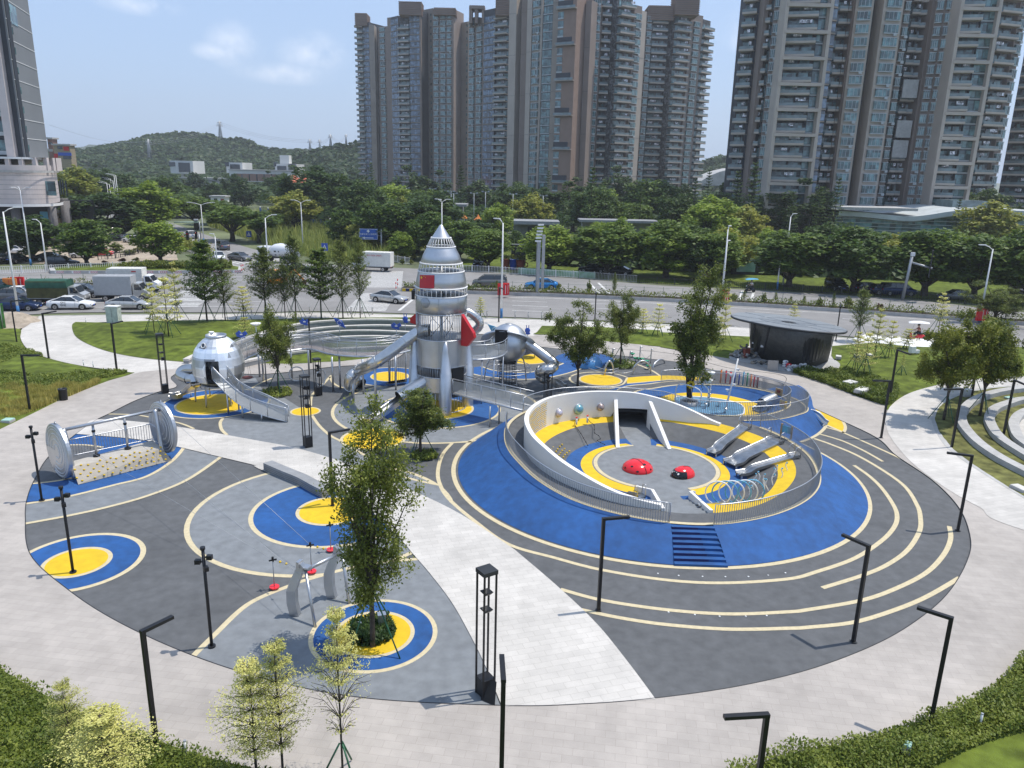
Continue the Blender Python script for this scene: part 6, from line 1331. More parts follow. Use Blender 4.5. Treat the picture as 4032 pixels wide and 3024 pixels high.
desc={'big1':'round green','big2':'round mid green','br1':'bright green','dk1':'dark green','dk2':'very dark','yl1':'yellowish green','fr1':'hazy green','fr2':'tall hazy green','con':'dark pointed','br2':'light green','big3':'broad green'}
for rn_i,(rowname,Yr,xs,hs,kinds,n_)in enumerate([('front row of the park wood',152,(700,2240),(6.5,9.5),['big1','br1','yl1','dk2','br2'],20),('second row of the park wood',182,(590,2260),(9,14),['big2','dk1','br1','yl1','con','dk2'],20),('third row of the park wood',220,(640,2260),(11,17),['dk2','fr2','br2','big3','con','dk1'],20),('hindmost row of the park wood',268,(760,2240),(13,18),['fr1','fr2','dk1','fr2','con'],20)]):
 for i in range(n_):
  xf=xs[0]+(xs[1]-xs[0])*(i+.5+rnd.uniform(-.3,.3))/n_;yy=Yr+rnd.uniform(-9,9)
  if xf>1500:yy*=.90
  p=V('F',xf,420,yy);k=kinds[(i*7+rn_i*3)%len(kinds)];h=rnd.uniform(*hs)
  if 1800<xf<2060 and rn_i>=1:h*=.45
  if rn_i==0 and 1080<xf<1240:h*=.6
  o=PR[k]();w=h*rnd.uniform(.5,.72)if k!='con' else h*.8
  tu=1.85
  place(o,(p.x,yy,-.1),i*2.1+rn_i,(w,w,h/tu if k!='con' else h*1.1),'%s tree, %s from the left in the %s'%(desc[k],ordn[i],rowname),'trees of the park wood')
for i,(x,y,h)in enumerate([(1275,480,17),(1382,460,14),(2068,470,12),(1585,480,17),(1620,475,19),(1765,490,14),(1800,488,16),(860,450,10)]):
 o=PR['con']();p=V('F',x,y,176+i);place(o,(p.x,176+i,-.1),i,(h*.75,h*.75,h),'dark pointed conifer, %s from the left among those standing before the towers'%ordn[[2,3,7,4,5,6,6,1][i]-1 if i!=5 else 5],'conifers before the towers')
 o['label']=['slim conifer below the central tower with brick panels','conifer at the foot of the dark tower recess','small conifer near the right end of the glass podium','left of two tall conifers before the right tower','right of two tall conifers before the right tower','left conifer before the middle of the right tower','right conifer before the middle of the right tower','short conifer below the leftmost tower'][i]
tree_at('pl2','A3',450,1590,450,1420,170,'cream white layered tree standing in the wood below the right tower','trees of the park wood')
for i in range(16):
 xf=150+i*43+rnd.uniform(-12,12);yy=rnd.uniform(250,380);p=V('F',xf,400,yy);h=rnd.uniform(9,14);k=['fr1','fr2','dk2'][i%3];o=PR[k]();w=h*.55
 place(o,(p.x,yy,-.1),i,(w,w,h/1.8),'%s tree, %s from the left in the distance before the hills'%(['hazy round','hazy tall','dark'][i%3],ordn[i]),'distant trees before the hills')
for i,(x,y,tx,ty,w,k,lb)in enumerate([(650,160,655,0,60,'bs1','dark narrow shrub on the central reserve, left of two cypress like ones'),(1340,205,1345,55,75,'bs1','dark narrow shrub on the reserve behind the pavilion roof'),(1700,230,1710,45,90,'bs1','bigger dark shrub on the reserve above the black lamp'),(2090,245,2092,120,80,'bs3','reddish shrub on the reserve right of the pavilion'),(270,115,270,10,100,'bs1','spiky green shrub near the red barrier on the reserve')]):
 tree_at(k,'C5',x,y,tx,ty,w,lb,'shrubs on the central reserve',name='shrub')['category']='shrub'
for i,(x,y,ty,lb)in enumerate([(405,105,-10,'first slim sapling on the central reserve behind the pavilion'),(795,145,5,'second slim sapling on the central reserve'),(985,160,55,'third slim sapling on the central reserve'),(1150,185,50,'fourth slim sapling on the central reserve'),(1510,215,15,'tall slim sapling between two dark shrubs')]):
 tree_at('gn2','C5',x,y,x+5,ty,60,lb,'saplings on the central reserve',name='sapling')
for i,(x,y,ty)in enumerate([(1355,680,590),(1500,690,555),(1180,655,610),(820,655,598),(655,650,615)]):
 tree_at('gn1' if i%2 else 'bs1','B7',x,y,x,ty,30,'%s small plant of the near reserve right of the rocket, counted from the right'%ordn[[1,0,2,3,4][i]],'plants on the near central reserve',name='sapling')
# LAMPS, TOWERS, PAVILION, SMALL THINGS
def l_lamp(base,arm,label,H=3.72):
 t=thing('lamp_post',label,'lamp post',base,group='black angular lamp posts');r=.058
 MB().box(base+V3((0,0,H/2)),(r*2,r*2,H),math.atan2(arm.y-base.y,arm.x-base.x)).build('post',M['black'],t)
 d=(arm-base);d.z=0;L_=d.length;d.normalize();c=base+d*(L_/2+r)+V3((0,0,H+.045))
 MB().box(c,(L_+r*4,r*2.3,.09),math.atan2(d.y,d.x)).build('arm',M['black'],t)
 MB().box(base+d*(L_*.7)+V3((0,0,H-.008)),(L_*.5,r*1.4,.012),math.atan2(d.y,d.x)).build('light_strip',M['lamp'],t)
 MB().box(base+V3((0,0,.012)),(.2,.2,.02)).build('foot_plate',M['dark'],t)
for(k,bx,by,ka,axx,ay,lb)in[('B2',975,1495,'B2',1040,705,'black lamp post at the lower left beside the pale trees'),('B3',570,720,'B3',670,178,'black lamp post standing on the yellow half circle'),('B5',577,652,'B5',745,68,'black lamp post in front of the blue steps'),('B6',583,853,'B6',540,192,'black lamp post on the grey rubber right of the blue steps'),('B8',1590,1632,'B8',1527,922,'black lamp post at the right edge of the rubber disc'),('B6',1070,1405,'B6',1030,658,'large black lamp post at the edge of the lower right planting'),('A4',105,708,'A4',140,450,'black lamp post at the far left near the sand heap'),('A4',303,805,'A4',338,520,'black lamp post left of the white cabinet'),('A4',727,883,'A4',752,583,'black lamp post in front of the white cabinet'),('A4',187,1135,'A4',228,795,'black lamp post by the litter bin on the left lawn'),('B8',875,768,'B8',822,242,'black lamp post where the curved path meets the disc'),('A8',1395,880,'A8',1512,612,'black lamp post below the right lawn stakes, arm pointing right'),('B8',1533,857,'B8',1488,325,'black lamp post beneath the leaning leafy tree'),('B8',2015,750,'B8',2215,278,'black lamp post between the curved seat walls'),('A6',1223,768,'A6',1283,545,'black lamp post behind the sphere pod'),('C4',1495,240,'C4',1470,20,'black lamp post behind the broad forked tree'),('A8',1067,527,'A8',1095,325,'black lamp post right behind the pavilion'),('C2',605,302,'C2',640,-170,'black lamp post hidden among the pool trees'),('A5',1062,560,'A5',1052,262,'black lamp post among the terrace walls')]:
 b=U(k,bx,by,.05);tz_=3.76;a=U(ka,axx,ay,tz_);a.z=0
 if(a-V3((b.x,b.y,0))).length>2 or(a-V3((b.x,b.y,0))).length<.2:
  d=(a-V3((b.x,b.y,0))).normalized();a=V3((b.x,b.y,0))+d*1.15
 l_lamp(b,V3((a.x,a.y,b.z)),lb)
for(k,cx_,cy_,axx,ay,lb)in[('B5',1650,1332,1422,1345,'black lamp post at the bottom right with its foot outside the photo'),('B4',1763,1050,1753,905,'black lamp post at the bottom middle, arm pointing away')]:
 b=U(k,cx_,cy_,3.76);a=U(k,axx,ay,3.76);l_lamp(V3((b.x,b.y,.05)),V3((a.x,a.y,.05)),lb)
def flood(k,bx,by,tx,ty,lb,n):
 b=U(k,bx,by,.05);tp=V(k,tx,ty,b.y);H=tp.z;t=thing('floodlight_pole',lb,'floodlight pole',b,group='slim black floodlight poles')
 MB().tube([b,V3((b.x,b.y,H))],.055,10).build('pole',M['black'],t);MB().cyl(b,.13,.05,14).build('foot',M['black'],t);MB().cyl(V3((b.x,b.y,H)),.085,.09,10).build('cap',M['black'],t)
 for i in range(n):
  a=i*2.4+.4;zz=H-.28-.17*i;d=V3((cos(a),sin(a)*.5-.2,0)).normalized();c=V3((b.x,b.y,zz))+d*.2
  f=MB();f.box(c,(.18,.15,.15),math.atan2(d.y,d.x));f.box(c-d*.12,(.1,.04,.04),math.atan2(d.y,d.x));f.build('floodlight',M['black'],t)
flood('B1',365,1040,285,408,'slim black floodlight pole left of the spool climber',3)
flood('B2',455,400,389,-121,'slim black floodlight pole on the small yellow circle',3);
flood('B2',1318,862,1268,258,'slim black floodlight pole where the cream line meets the edge',3)
def ltower(k,bx,by,ty,lb,w=.40,ang=.6,spots=0,leaf=False):
 b=U(k,bx,by,.05);H=V(k,bx,ty,b.y).z;t=thing('light_tower',lb,'light tower',b,group='black open light towers');c,s=cos(ang),sin(ang)
 R=lambda x,y,z_:b+V3((x*c-y*s,x*s+y*c,z_))
 for x,y in((-1,-1),(1,-1),(1,1),(-1,1)):MB().box(R(x*w/2,y*w/2,H/2),(.05,.05,H),ang).build('corner_post',M['black'],t)
 MB().box(R(0,0,H+.06),(w+.08,w+.08,.13),ang).build('cap',M['dark'],t)
 MB().box(R(0,0,.32),(w+.02,w+.02,.6),ang).build('base_box',M['black'],t)
 g_=MB()
 for i in range(7):g_.box(R(w/2+.013,0,.16+i*.07),(.01,w*.8,.025),ang)
 g_.build('louvres',M['dark'],t)
 for zz in(H*.84,H*.70):MB().lathe([(w*.52,.04),(w*.3,-.05),(.02,-.06),(.02,-.04),(w*.3,-.03),(w*.50,.05)],4,R(0,0,zz),a0=ang+R_(45),a1=ang+R_(405)).build('louvre_tray',M['dark'],t)
 for i in range(spots):p=R(.05,-.1,H*(.62+.0*i)+i*.55-.1);m_=MB();m_.box(p,(.22,.2,.22),ang+i);m_.build('spotlight',M['black'],t)
 if leaf:
  q=R(-.1,-w/2-.22,0);d=MB();d.add([q+V3((-.28,.1,0)),q+V3((.16,-.16,0)),q+V3((.20,.14,.62)),q+V3((-.22,.36,.62))],[(0,1,2,3)]);
  d.add([q+V3((-.28,.13,0)),q+V3((.16,-.13,0)),q+V3((.20,.17,.62)),q+V3((-.22,.39,.62))],[(3,2,1,0)]);d.build('open_door',M['black'],t)
ltower('F',1048,1498,1240,'black open light tower at the front, its base door hanging open',w=.42,leaf=True)
ltower('A4',1028,1020,668,'black open light tower left of the egg pod',spots=1);ltower('B3',392,290,-205,'black open light tower right of the mesh ramp, with three spotlights',spots=3)
ltower('A5',1112,775,545,'black open light tower under the walkway',spots=2);ltower('C4',985,1010,760,'black open light tower by the end of the twisting slide')
b=U('A4',397,1065,.05);t=thing('litter_bin','round black litter bin at the pavement edge beside the straw coloured grass','litter bin',b)
MB().lathe([(.26,0),(.28,.7),(.30,.72),(.30,.8),(.2,.82),(.18,.7)],22,b).build('body',M['black'],t);MB().disc(b+V3((0,0,.68)),.2,16).build('liner',M['dark'],t)
b=U('A4',707,590,.02);yb_=b.y;t=thing('electrical_cabinet','pale green and white electrical cabinet behind a black lamp post','cabinet',b)
MB().box(b+V3((0,.2,.85)),(1.2,.8,1.7)).build('body',mat('cabinet',(.50,.55,.50),.5),t);MB().box(b+V3((0,.2,1.75)),(1.3,.9,.1)).build('roof',M['whitep'],t);MB().box(b+V3((0,-.205,.85)),(.02,.012,1.5)).build('door_gap',M['dark'],t)
b=U('B4',905,660,.05);t=thing('junction_box','small silver junction box in the planting pit of the tall tree','box',b);MB().box(b+V3((0,0,.27)),(.26,.22,.5),.3).build('body',M['steelm'],t);MB().box(b+V3((0,0,.53)),(.3,.26,.03),.3).build('lid',M['steelm'],t)
b=U('B4',742,640,.3);t=thing('ground_spotlight','round grey spotlight in the planting pit','spotlight',b);MB().cyl(b,.09,.05,14).build('head',M['steelm'],t);MB().cyl(b-V3((0,0,.25)),.02,.25,6).build('stem',M['dark'],t)
for i,(k,x,y,w,d_,c,lb)in enumerate([('A4',50,1200,.55,.55,'greenc','pale green hatch cover on the left lawn'),('B8',1735,768,.5,.35,'greenc','pale green hatch cover between the first and second seat wall'),('B8',2065,405,.6,.35,'greenc','pale green hatch cover near the black lamp on the amphitheatre lawn'),('B8',580,290,1.0,.7,'w','pale stone hatch cover in the ground cover by the path'),('B8',695,358,1.4,.7,'w','large white stone hatch cover at the edge of the path'),('B6',915,1585,.28,.2,'greenc','pale green hatch in the ground cover at the bottom right'),('A8',1082,640,.7,.45,'w','oval pale cover on the lawn right of the pavilion'),('A8',1195,635,.7,.45,'w','pale round cover behind the staked trees'),('A8',1270,628,.8,.4,'w','pale cover, rightmost of the round ones on the lawn'),('B8',2170,1250,.8,.5,'w','round pale manhole cover on the right amphitheatre lawn')]):
 p=U(k,x,y,.1);m_=mat('cover',(.35,.55,.47)if c=='greenc' else(.62,.60,.56),.7);t=thing('hatch_cover',lb,'cover',p,group='hatch covers in the lawns');zz=.38 if k in('A8',)else(.5 if i in(3,4,5)else .22)
 MB().box((p.x,p.y,zz),(w,d_,.08),.2*i).build('lid',m_,t);MB().box((p.x,p.y,zz-.12),(w*1.06,d_*1.06,.22),.2*i).build('frame',M['conc'],t)
b=U('A8',1530,600,.4);t=thing('small_cabinet','small white box cabinet on the right lawn by the road','cabinet',b);MB().box(b+V3((0,0,.3)),(.5,.4,.6),.3).build('body',M['whitep'],t);MB().box(b+V3((.5,.1,.1)),(.4,.3,.3),.3).build('side_box',M['whitep'],t)
b=U('C8',478,732,.1);t=thing('small_cabinet','light grey box beside the trunk of the middle leafy tree','cabinet',b);MB().box(b+V3((0,0,.3)),(.5,.45,.55),.2).build('body',M['conc'],t);MB().box(b+V3((0,0,.6)),(.54,.49,.04),.2).build('lid',M['whitep'],t)
for i,(k,x,y,lb)in enumerate([('A4',521,852,'small grey stub bollard on the left lawn edge, left of two'),('A4',581,862,'small grey stub bollard on the left lawn edge, right of two'),('A4',535,585,'small grey stub bollard at the top of the rear lawn'),('B2',1158,1530,'small white garden stub lamp at the bottom left bed'),('B6',1390,1390,'small white garden stub in the bottom right bed')]):
 p=U(k,x,y,.1);t=thing('garden_stub',lb,'bollard',p,group='small garden stubs');MB().cyl(p,.035,.42,8).build('stem',M['whitep'],t);MB().cyl(p+V3((0,0,.42)),.04,.03,8).build('cap',M['galv'],t)
bst=[('C4',205,140),('C4',325,140),('C4',632,150),('C4',775,155),('C4',920,158),('C7',905,945),('C7',960,945),('C7',1525,945),('C7',1795,948),('C7',1925,950),('C7',2030,952),('C7',2130,955)]
for i,(k,x,y)in enumerate(bst):
 p=U(k,x,y,.0);t=thing('pavement_bollard','grey bollard at the rear road kerb, %s from the left'%ordn[[7,8,9,10,11,0,1,2,3,4,5,6][i]],'bollard',p,group='grey bollards along the rear kerb');MB().cyl(p,.08,.75,10).build('post',M['conc'],t);MB().cyl(p+V3((0,0,.75)),.09,.05,10).build('cap',M['galv'],t)
# pavilion
zr_=3.75
rf=spline(UL('C5',[(255,288),(300,262),(420,252),(700,268),(1000,300),(1300,352),(1550,415),(1660,455),(1688,480),(1640,497),(1500,500),(1250,482),(1000,452),(750,415),(500,365),(330,325)],zr_),True,5)
cK=sum(rf,V3((0,0,0)))/len(rf)
t=thing('pavilion','dark slatted round pavilion under a wide flat grey disc roof','pavilion',(cK.x,cK.y,0))
mroof=mat('roof_sheet',(.30,.32,.33),.45,.4,var=.05,scale=.8,stain=.12)
rm=MB();rm.prism(rf,zr_-.16,zr_);rm.build('roof',mroof,t)
rt=MB()
rs_=[cK.lerp(p,.5)for p in rf];rt.tube([V3((p.x,p.y,zr_+.01))for p in rs_],.03,4,closed=True)
for i in range(0,len(rf),len(rf)//8):rt.box(((cK.x+rf[i].x)/2,(cK.y+rf[i].y)/2,zr_+.01),((rf[i]-cK).xy.length*.98,.04,.03),math.atan2(rf[i].y-cK.y,rf[i].x-cK.x))
rt.build('roof_seams',M['galv'],t)
MB().poly([cK.lerp(p,.13)+V3((0,0,.03))for p in rf]).build('roof_vent',M['dark'],t)
ed=MB();ed.tube([V3((p.x,p.y,zr_-.1))for p in rf],.09,5,closed=True);ed.build('roof_edge',M['dark'],t)
topo=spline([U('C5',x,y,zr_-.2)for x,y in[(478,385),(560,395),(780,440),(1000,480),(1300,520),(1540,528)]],n=6);boto=spline([U('C5',x,y,.08)for x,y in[(488,735),(560,800),(780,870),(1000,925),(1250,935),(1450,860)]],n=6)
cm_=sum(boto,V3((0,0,0)))/len(boto)
backT=[topo[-1].lerp(topo[0],k/10)+V3((.9,2.6,0))*sin(pi*k/10)for k in range(1,10)];backB=[boto[-1].lerp(boto[0],k/10)+V3((.9,2.6,0))*sin(pi*k/10)for k in range(1,10)]
for p in backT:p.z=zr_-.2
TT,BB=topo+backT,boto+backB
TT2,BB2=[cK.lerp(p,.97)for p in TT],[cm_.lerp(p,.97)for p in BB]
for p in TT2:p.z=zr_-.2
for p in BB2:p.z=.08
MB().loft([BB2,TT2],True,smooth=False).build('inner_wall',M['dark'],t)
sl2=MB();nS=150
def along(P,f):
 tot=[0];
 for a,b in zip(P,P[1:]):tot.append(tot[-1]+(b-a).length)
 d=f*tot[-1]
 for i in range(len(P)-1):
  if tot[i]<=d<=tot[i+1]+1e-6:return P[i].lerp(P[i+1],(d-tot[i])/max(1e-6,tot[i+1]-tot[i]))
 return P[-1]
for i in range(nS):
 f=i/(nS-1)
 if .075<f<.20:lo=.66
 else:lo=0
 a,b=along(boto,f),along(topo,f);a2=a.lerp(b,lo);sl2.tube([a2,b],.022,4)
sl2.build('slats',mat('slat',(.15,.155,.15),.5,.2),t)
for f in(.06,.26):a,b=along(boto,f),along(topo,f);MB().tube([a-V3((0,.03,0)),b-V3((0,.03,0))],.11,4).build('column',M['dark'],t)
a,b=along(boto,.075),along(boto,.20);MB().add([a+V3((0,.25,0)),b+V3((0,.25,0)),b+V3((0,.25,2.4)),a+V3((0,.25,2.4))],[(0,1,2,3)]).build('doorway',M['black'],t)
for f in(.065,.225):q=along(boto,f).lerp(along(topo,f),.38)-V3((0,.12,0));MB().box(q,(.28,.05,.2),-.3).build('wall_sign',M['whitep'],t)
a,b=along(boto,.36).lerp(along(topo,.36),.6),along(boto,.56).lerp(along(topo,.56),.6);MB().add([a+V3((0,-.05,0)),b+V3((0,-.05,0)),b+V3((0,-.05,.45)),a+V3((0,-.05,.45))],[(0,1,2,3)]).build('panel',M['dark'],t)
plp=spline(UL('C5',[(220,800),(260,740),(400,705),(800,700),(1200,740),(1480,820),(1590,880),(1598,930),(1540,975),(1440,992),(1200,985),(900,985),(400,870),(260,845)],.06),True)
sheet('pavilion_plinth',plp,M['conc'],.075)
rnd=random.Random(8)
def heap(name,lb,k,cx_,cy_,rx,n,mats,sz,hh):
 c=U(k,cx_,cy_,.08);t=thing(name,lb,'rubble heap' if name=='debris_heap' else name.replace('_',' '),c)
 for j,m_ in enumerate(mats):
  mb=MB()
  for i in range(n):
   r=rnd.random()**.6;a=rnd.uniform(0,6.28);zz=hh*(1-r)*rnd.random()+.06;Mx=Matrix.Translation(c+V3((cos(a)*r*rx,sin(a)*r*rx*.6,zz)))@Matrix.Rotation(rnd.uniform(-.8,.8),4,'X')@Matrix.Rotation(rnd.uniform(-.8,.8),4,'Y')@Matrix.Rotation(a,4,'Z')
   mb.box((0,0,0),(sz*rnd.uniform(.4,1.4),sz*rnd.uniform(.3,1),sz*rnd.uniform(.06,.35)),0,M=Mx)
  mb.build('scraps',m_,t)
 return t
heap('debris_heap','tall heap of boards and rubble left of the pavilion door','C5',430,800,1.3,34,[M['conc'],M['concd'],M['sand'],M['dark']],.42,1.1)
heap('debris_heap','grey plastic sheeting and scraps heap by the slatted wall','C5',1120,965,1.5,30,[M['conc'],M['whitep'],M['galv']],.38,.45)
heap('debris_heap','low scatter of rubble in front of the pavilion door','C5',620,890,.9,22,[M['conc'],M['dark'],M['sand']],.22,.15)
q=U('C5',415,800,.1);t=thing('suitcase','dark red case leaning on the rubble heap','case',q);MB().box(q+V3((0,-.5,.45)),(.62,.25,.8),.4).build('body',M['rust'],t);MB().box(q+V3((-.02,-.55,.88)),(.2,.04,.05),.4).build('handle',M['dark'],t)
q=U('C5',762,970,.08);t=thing('stone_slab','upright pinkish stone slab in front of the slatted wall','slab',q);MB().box(q+V3((0,0,.42)),(.85,.1,.84),-.1).build('slab',M['pink'],t);MB().box(q+V3((0,.12,.1)),(.6,.15,.2),-.1).build('prop',M['sand'],t)
for i,(x,y,lb,col)in enumerate([(918,935,'stack of striped cement bags beside the slab','whitep'),(962,945,'red patterned cement bag beside the bag stack','redl')]):
 q=U('C5',x,y,.08);t=thing('cement_bag',lb,'bag',q);
 for j in range(3-i):MB().ball(q+V3((0,0,.12+.2*j)),.26,0,10,6,(1,.7,.45)).build('bag',M[col],t);MB().ball(q+V3((0,-.02,.12+.2*j)),.262,0,10,6,(.5,.72,.3)).build('print',M['bluep']if i==0 else M['whitep'],t)
q=U('A4',90,575,0);t=thing('sand_heap','pale heap of building sand at the far left by the lamp','sand heap',q)
mb=MB();rows=[]
for j in range(7):rows.append([q+V3((cos(a*.314)*(1-j/6.5)*2.6,sin(a*.314)*(1-j/6.5)*1.6,.95*sin(j/6*1.5)+.12*noise.noise(V3((a,j,2)))))for a in range(20)])
mb.loft(rows,True);mb.build('heap',M['sand'],t)
q=U('A8',1700,520,0)
for i,(x,y,w)in enumerate([(1280,525,2.2),(1420,540,2.4),(1560,555,2.6),(1700,550,2.4)]):
 q=U('A8',x,y,0);t=thing('plastic_sheet','crumpled white sheeting heap on the kerb, %s from the left'%ordn[i],'plastic sheet',q,group='white sheeting heaps by the right kerb');mb=MB();rows=[]
 for j in range(6):rows.append([q+V3((cos(a*.314)*(1-j/5.5)*w,sin(a*.314)*(1-j/5.5)*1.0,.5*sin(j/5*1.5)*(1+.8*noise.noise(V3((a*.7,j,i))))))for a in range(20)])
 mb.loft(rows,True);mb.build('sheet',M['whitep'],t)
a,b=U('A4',-60,640,0),U('A4',16,625,0);t=thing('hoarding','green grass patterned hoarding at the left edge of the photo','fence',a)
mb=MB();mb.prism([a,b,b+V3((.1,.4,0)),a+V3((.1,.4,0))],0,2.5);mb.build('panel',mat('hoarding_green',(.03,.14,.02),.7,var=.3,scale=4),t)
mb=MB();mb.tube([b+V3((.05,0,0)),b+V3((.05,0,2.55))],.05,6);mb.build('post',M['galv'],t)
# VEHICLES
def carpaint(name,col,metal=.2,rough=.25):return mat(name,col,rough,metal,var=.02,scale=.5)
CP=dict(white=carpaint('white_car_paint',(.74,.74,.74),0),silver=carpaint('silver_car_paint',(.50,.49,.47),.5),grey=carpaint('grey_car_paint',(.13,.135,.14),.5),black=carpaint('black_car_paint',(.012,.012,.014),.2),navy=carpaint('navy_car_paint',(.015,.03,.085),.3),blue=carpaint('bright_blue_car_paint',(.02,.20,.50),.3),red=carpaint('red_car_paint',(.55,.02,.03),.1),green=carpaint('dark_green_car_paint',(.01,.045,.04),.3),bronze=carpaint('grey_brown_car_paint',(.17,.165,.16),.5),orange=carpaint('orange_paint_gloss',(.75,.26,.02),0))
def wheel(t,x,y,r=.33,w=.22):
 p=MB();s=1 if y>0 else-1
 p.tube([(x,y-s*w/2,r),(x,y+s*w/2,r)],r,18);wh=p.build('wheel',M['tyre'],t)
 q=MB();q.tube([(x,y+s*(w/2-.01),r),(x,y+s*(w/2+.012),r)],r*.66,10);q.build('rim',M['rim'],wh)
 q=MB();q.tube([(x,y+s*(w/2+.0),r),(x,y+s*(w/2+.022),r)],r*.18,8);q.build('hub',M['tyre'],wh)
def car(style,color):
 t=thing('car','car','car');L_,W_,H_=dict(sedan=(4.75,1.8,1.46),suv=(4.6,1.86,1.68),mpv=(5.0,1.88,1.78),hatch=(4.0,1.7,1.5))[style]
 h=L_/2;w=W_/2
 hood={'sedan':.93,'suv':1.08,'mpv':1.12,'hatch':.95}[style];trunk={'sedan':1.02,'suv':1.16,'mpv':1.18,'hatch':1.02}[style]
 st=[(-h,.80,.42,.62*trunk),(-h+.06,.90,.30,.90*trunk),(-h+.35,.96,.22,trunk),(-h*.5,1.0,.2,trunk),(0,1.0,.2,(hood+trunk)/2+.01),(h*.38,1.0,.2,hood+.02),(h*.62,.98,.21,hood-.05),(h-.35,.94,.24,hood-.15),(h-.08,.84,.3,hood*.74),(h,.68,.42,hood*.55)]
 rows=[]
 for x,k,zb,zt in st:
  y=w*k;zs=zb+(zt-zb)*.62
  rows.append([V3(p)for p in((x,-y*.9,zb),(x,-y,zb+.12),(x,-y,zs),(x,-y*.93,zt-.03),(x,-y*.78,zt),(x,y*.78,zt),(x,y*.93,zt-.03),(x,y,zs),(x,y,zb+.12),(x,y*.9,zb))])
 b=MB().loft(rows,True)
 for i in(0,-1):b.add(rows[i],[tuple(range(10))if i==0 else tuple(range(10))[::-1]])
 b.build('body',CP[color],t)
 g0,g1,g2,g3={'sedan':(-h*.78,-h*.33,h*.12,h*.48),'suv':(-h*.96,-h*.78,h*.12,h*.46),'mpv':(-h*.97,-h*.85,h*.30,h*.66),'hatch':(-h*.96,-h*.70,h*.12,h*.52)}[style]
 zl_=trunk-.04;zr=hood-.02;wb_,wt_=w*.90,w*.72
 P=[(g0,zl_,wb_),(g1,H_-.03,wt_),(g2,H_-.03,wt_),(g3,zr,wb_)]
 G=MB();Lp=[V3((x,-y,z_))for x,z_,y in P];Rp=[V3((x,y,z_))for x,z_,y in P]
 G.add(Lp+Rp,[(0,3,2,1),(4,5,6,7),(0,1,5,4),(2,3,7,6),(1,2,6,5)]);G.build('windows',M['glassd'],t)
 rf_=MB();rf_.loft([[V3((x,-y_,z_))for x,y_,z_ in((g1-.05,wt_*.98,H_-.035),((g1+g2)/2,wt_*1.02,H_-.02),(g2+.05,wt_*.98,H_-.035))],[V3((x,0,z_))for x,z_ in((g1-.06,H_),((g1+g2)/2,H_+.035),(g2+.06,H_))],[V3((x,y_,z_))for x,y_,z_ in((g1-.05,wt_*.98,H_-.035),((g1+g2)/2,wt_*1.02,H_-.02),(g2+.05,wt_*.98,H_-.035))]]);rf_.build('roof',CP[color],t)
 for s in(-1,1):
  for(a,b_)in((P[0],P[1]),(P[2],P[3])):
   MB().tube([(a[0],s*a[2]*1.005,a[1]),(b_[0],s*b_[2]*1.005,b_[1])],.035,5).build('pillar',CP[color],t)
  xm=(g1+g2)/2;MB().tube([(xm-.05,s*wb_,(zl_+zr)/2),(xm,s*wt_*1.01,H_-.03)],.035,4).build('pillar',M['black'],t)
  MB().box((g3-.25,s*(w+.07),zr+.10),(.12,.2,.13)).build('mirror',CP[color],t)
  MB().box((h-.13,s*w*.64,hood*.66),(.16,.34,.13)).build('headlight',M['lamp'],t);MB().box((-h+.05,s*w*.66,trunk*.78),(.10,.34,.13)).build('tail_light',M['tail'],t)
  dl=MB();
  for x in(g3-.45,xm,g1+.1):dl.box((x,s*(w+.001),.62),(.012,.006,.6))
  dl.build('door_gaps',M['black'],t)
  for x in(h*.60,-h*.60):
   a=MB();a.tube([(x,s*(w-.02),.34),(x,s*(w+.004),.34)],.39,18);a.build('wheel_arch',M['black'],t);wheel(t,x,s*(w-.09))
 MB().box((h-.02,0,.42),(.06,w*1.1,.18)).build('grille',M['black'],t);MB().box((h+.012,0,.48),(.02,.44,.12)).build('number_plate',M['bluep'],t);MB().box((-h-.005,0,.72),(.02,.44,.12)).build('number_plate',M['bluep'],t)
 return t
cars={}
def put_car(style,color,k,x,y,yaw,label,group='cars on the road',sc=1):
 key=(style,color)
 if key not in cars:cars[key]=Proto(lambda:car(style,color))
 o=cars[key]();p=U(k,x,y,-.05);place(o,(p.x,p.y,-.05),R_(yaw),sc,label,group);return o
def text_mesh(name,body,size,mat_,parent,loc,rot,ext=.004,align='CENTER'):
 c=bpy.data.curves.new(name,'FONT');c.body=body;c.size=size;c.extrude=ext;c.align_x=align;c.align_y='CENTER';c.resolution_u=3
 o=bpy.data.objects.new('tmp',c);COL.objects.link(o);dg=bpy.context.evaluated_depsgraph_get();me=bpy.data.meshes.new_from_object(o.evaluated_get(dg));bpy.data.objects.remove(o);bpy.data.curves.remove(c)
 me.materials.clear();me.materials.append(mat_);q=bpy.data.objects.new(name,me);COL.objects.link(q);q.location=loc;q.rotation_euler=rot
 if parent is not None:q.parent=parent
 return q
oc=put_car('sedan','white','C6',785,1425,8,'white taxi with dark lettering on its rear door, on the near lanes')
text_mesh('lettering','ON\nTIME',.30,M['black'],oc,(-.55,-.925,.68),(R_(90),0,0))
cars[('sedan','white')].o=None;cars[('sedan','white')].mk=lambda:car('sedan','white')
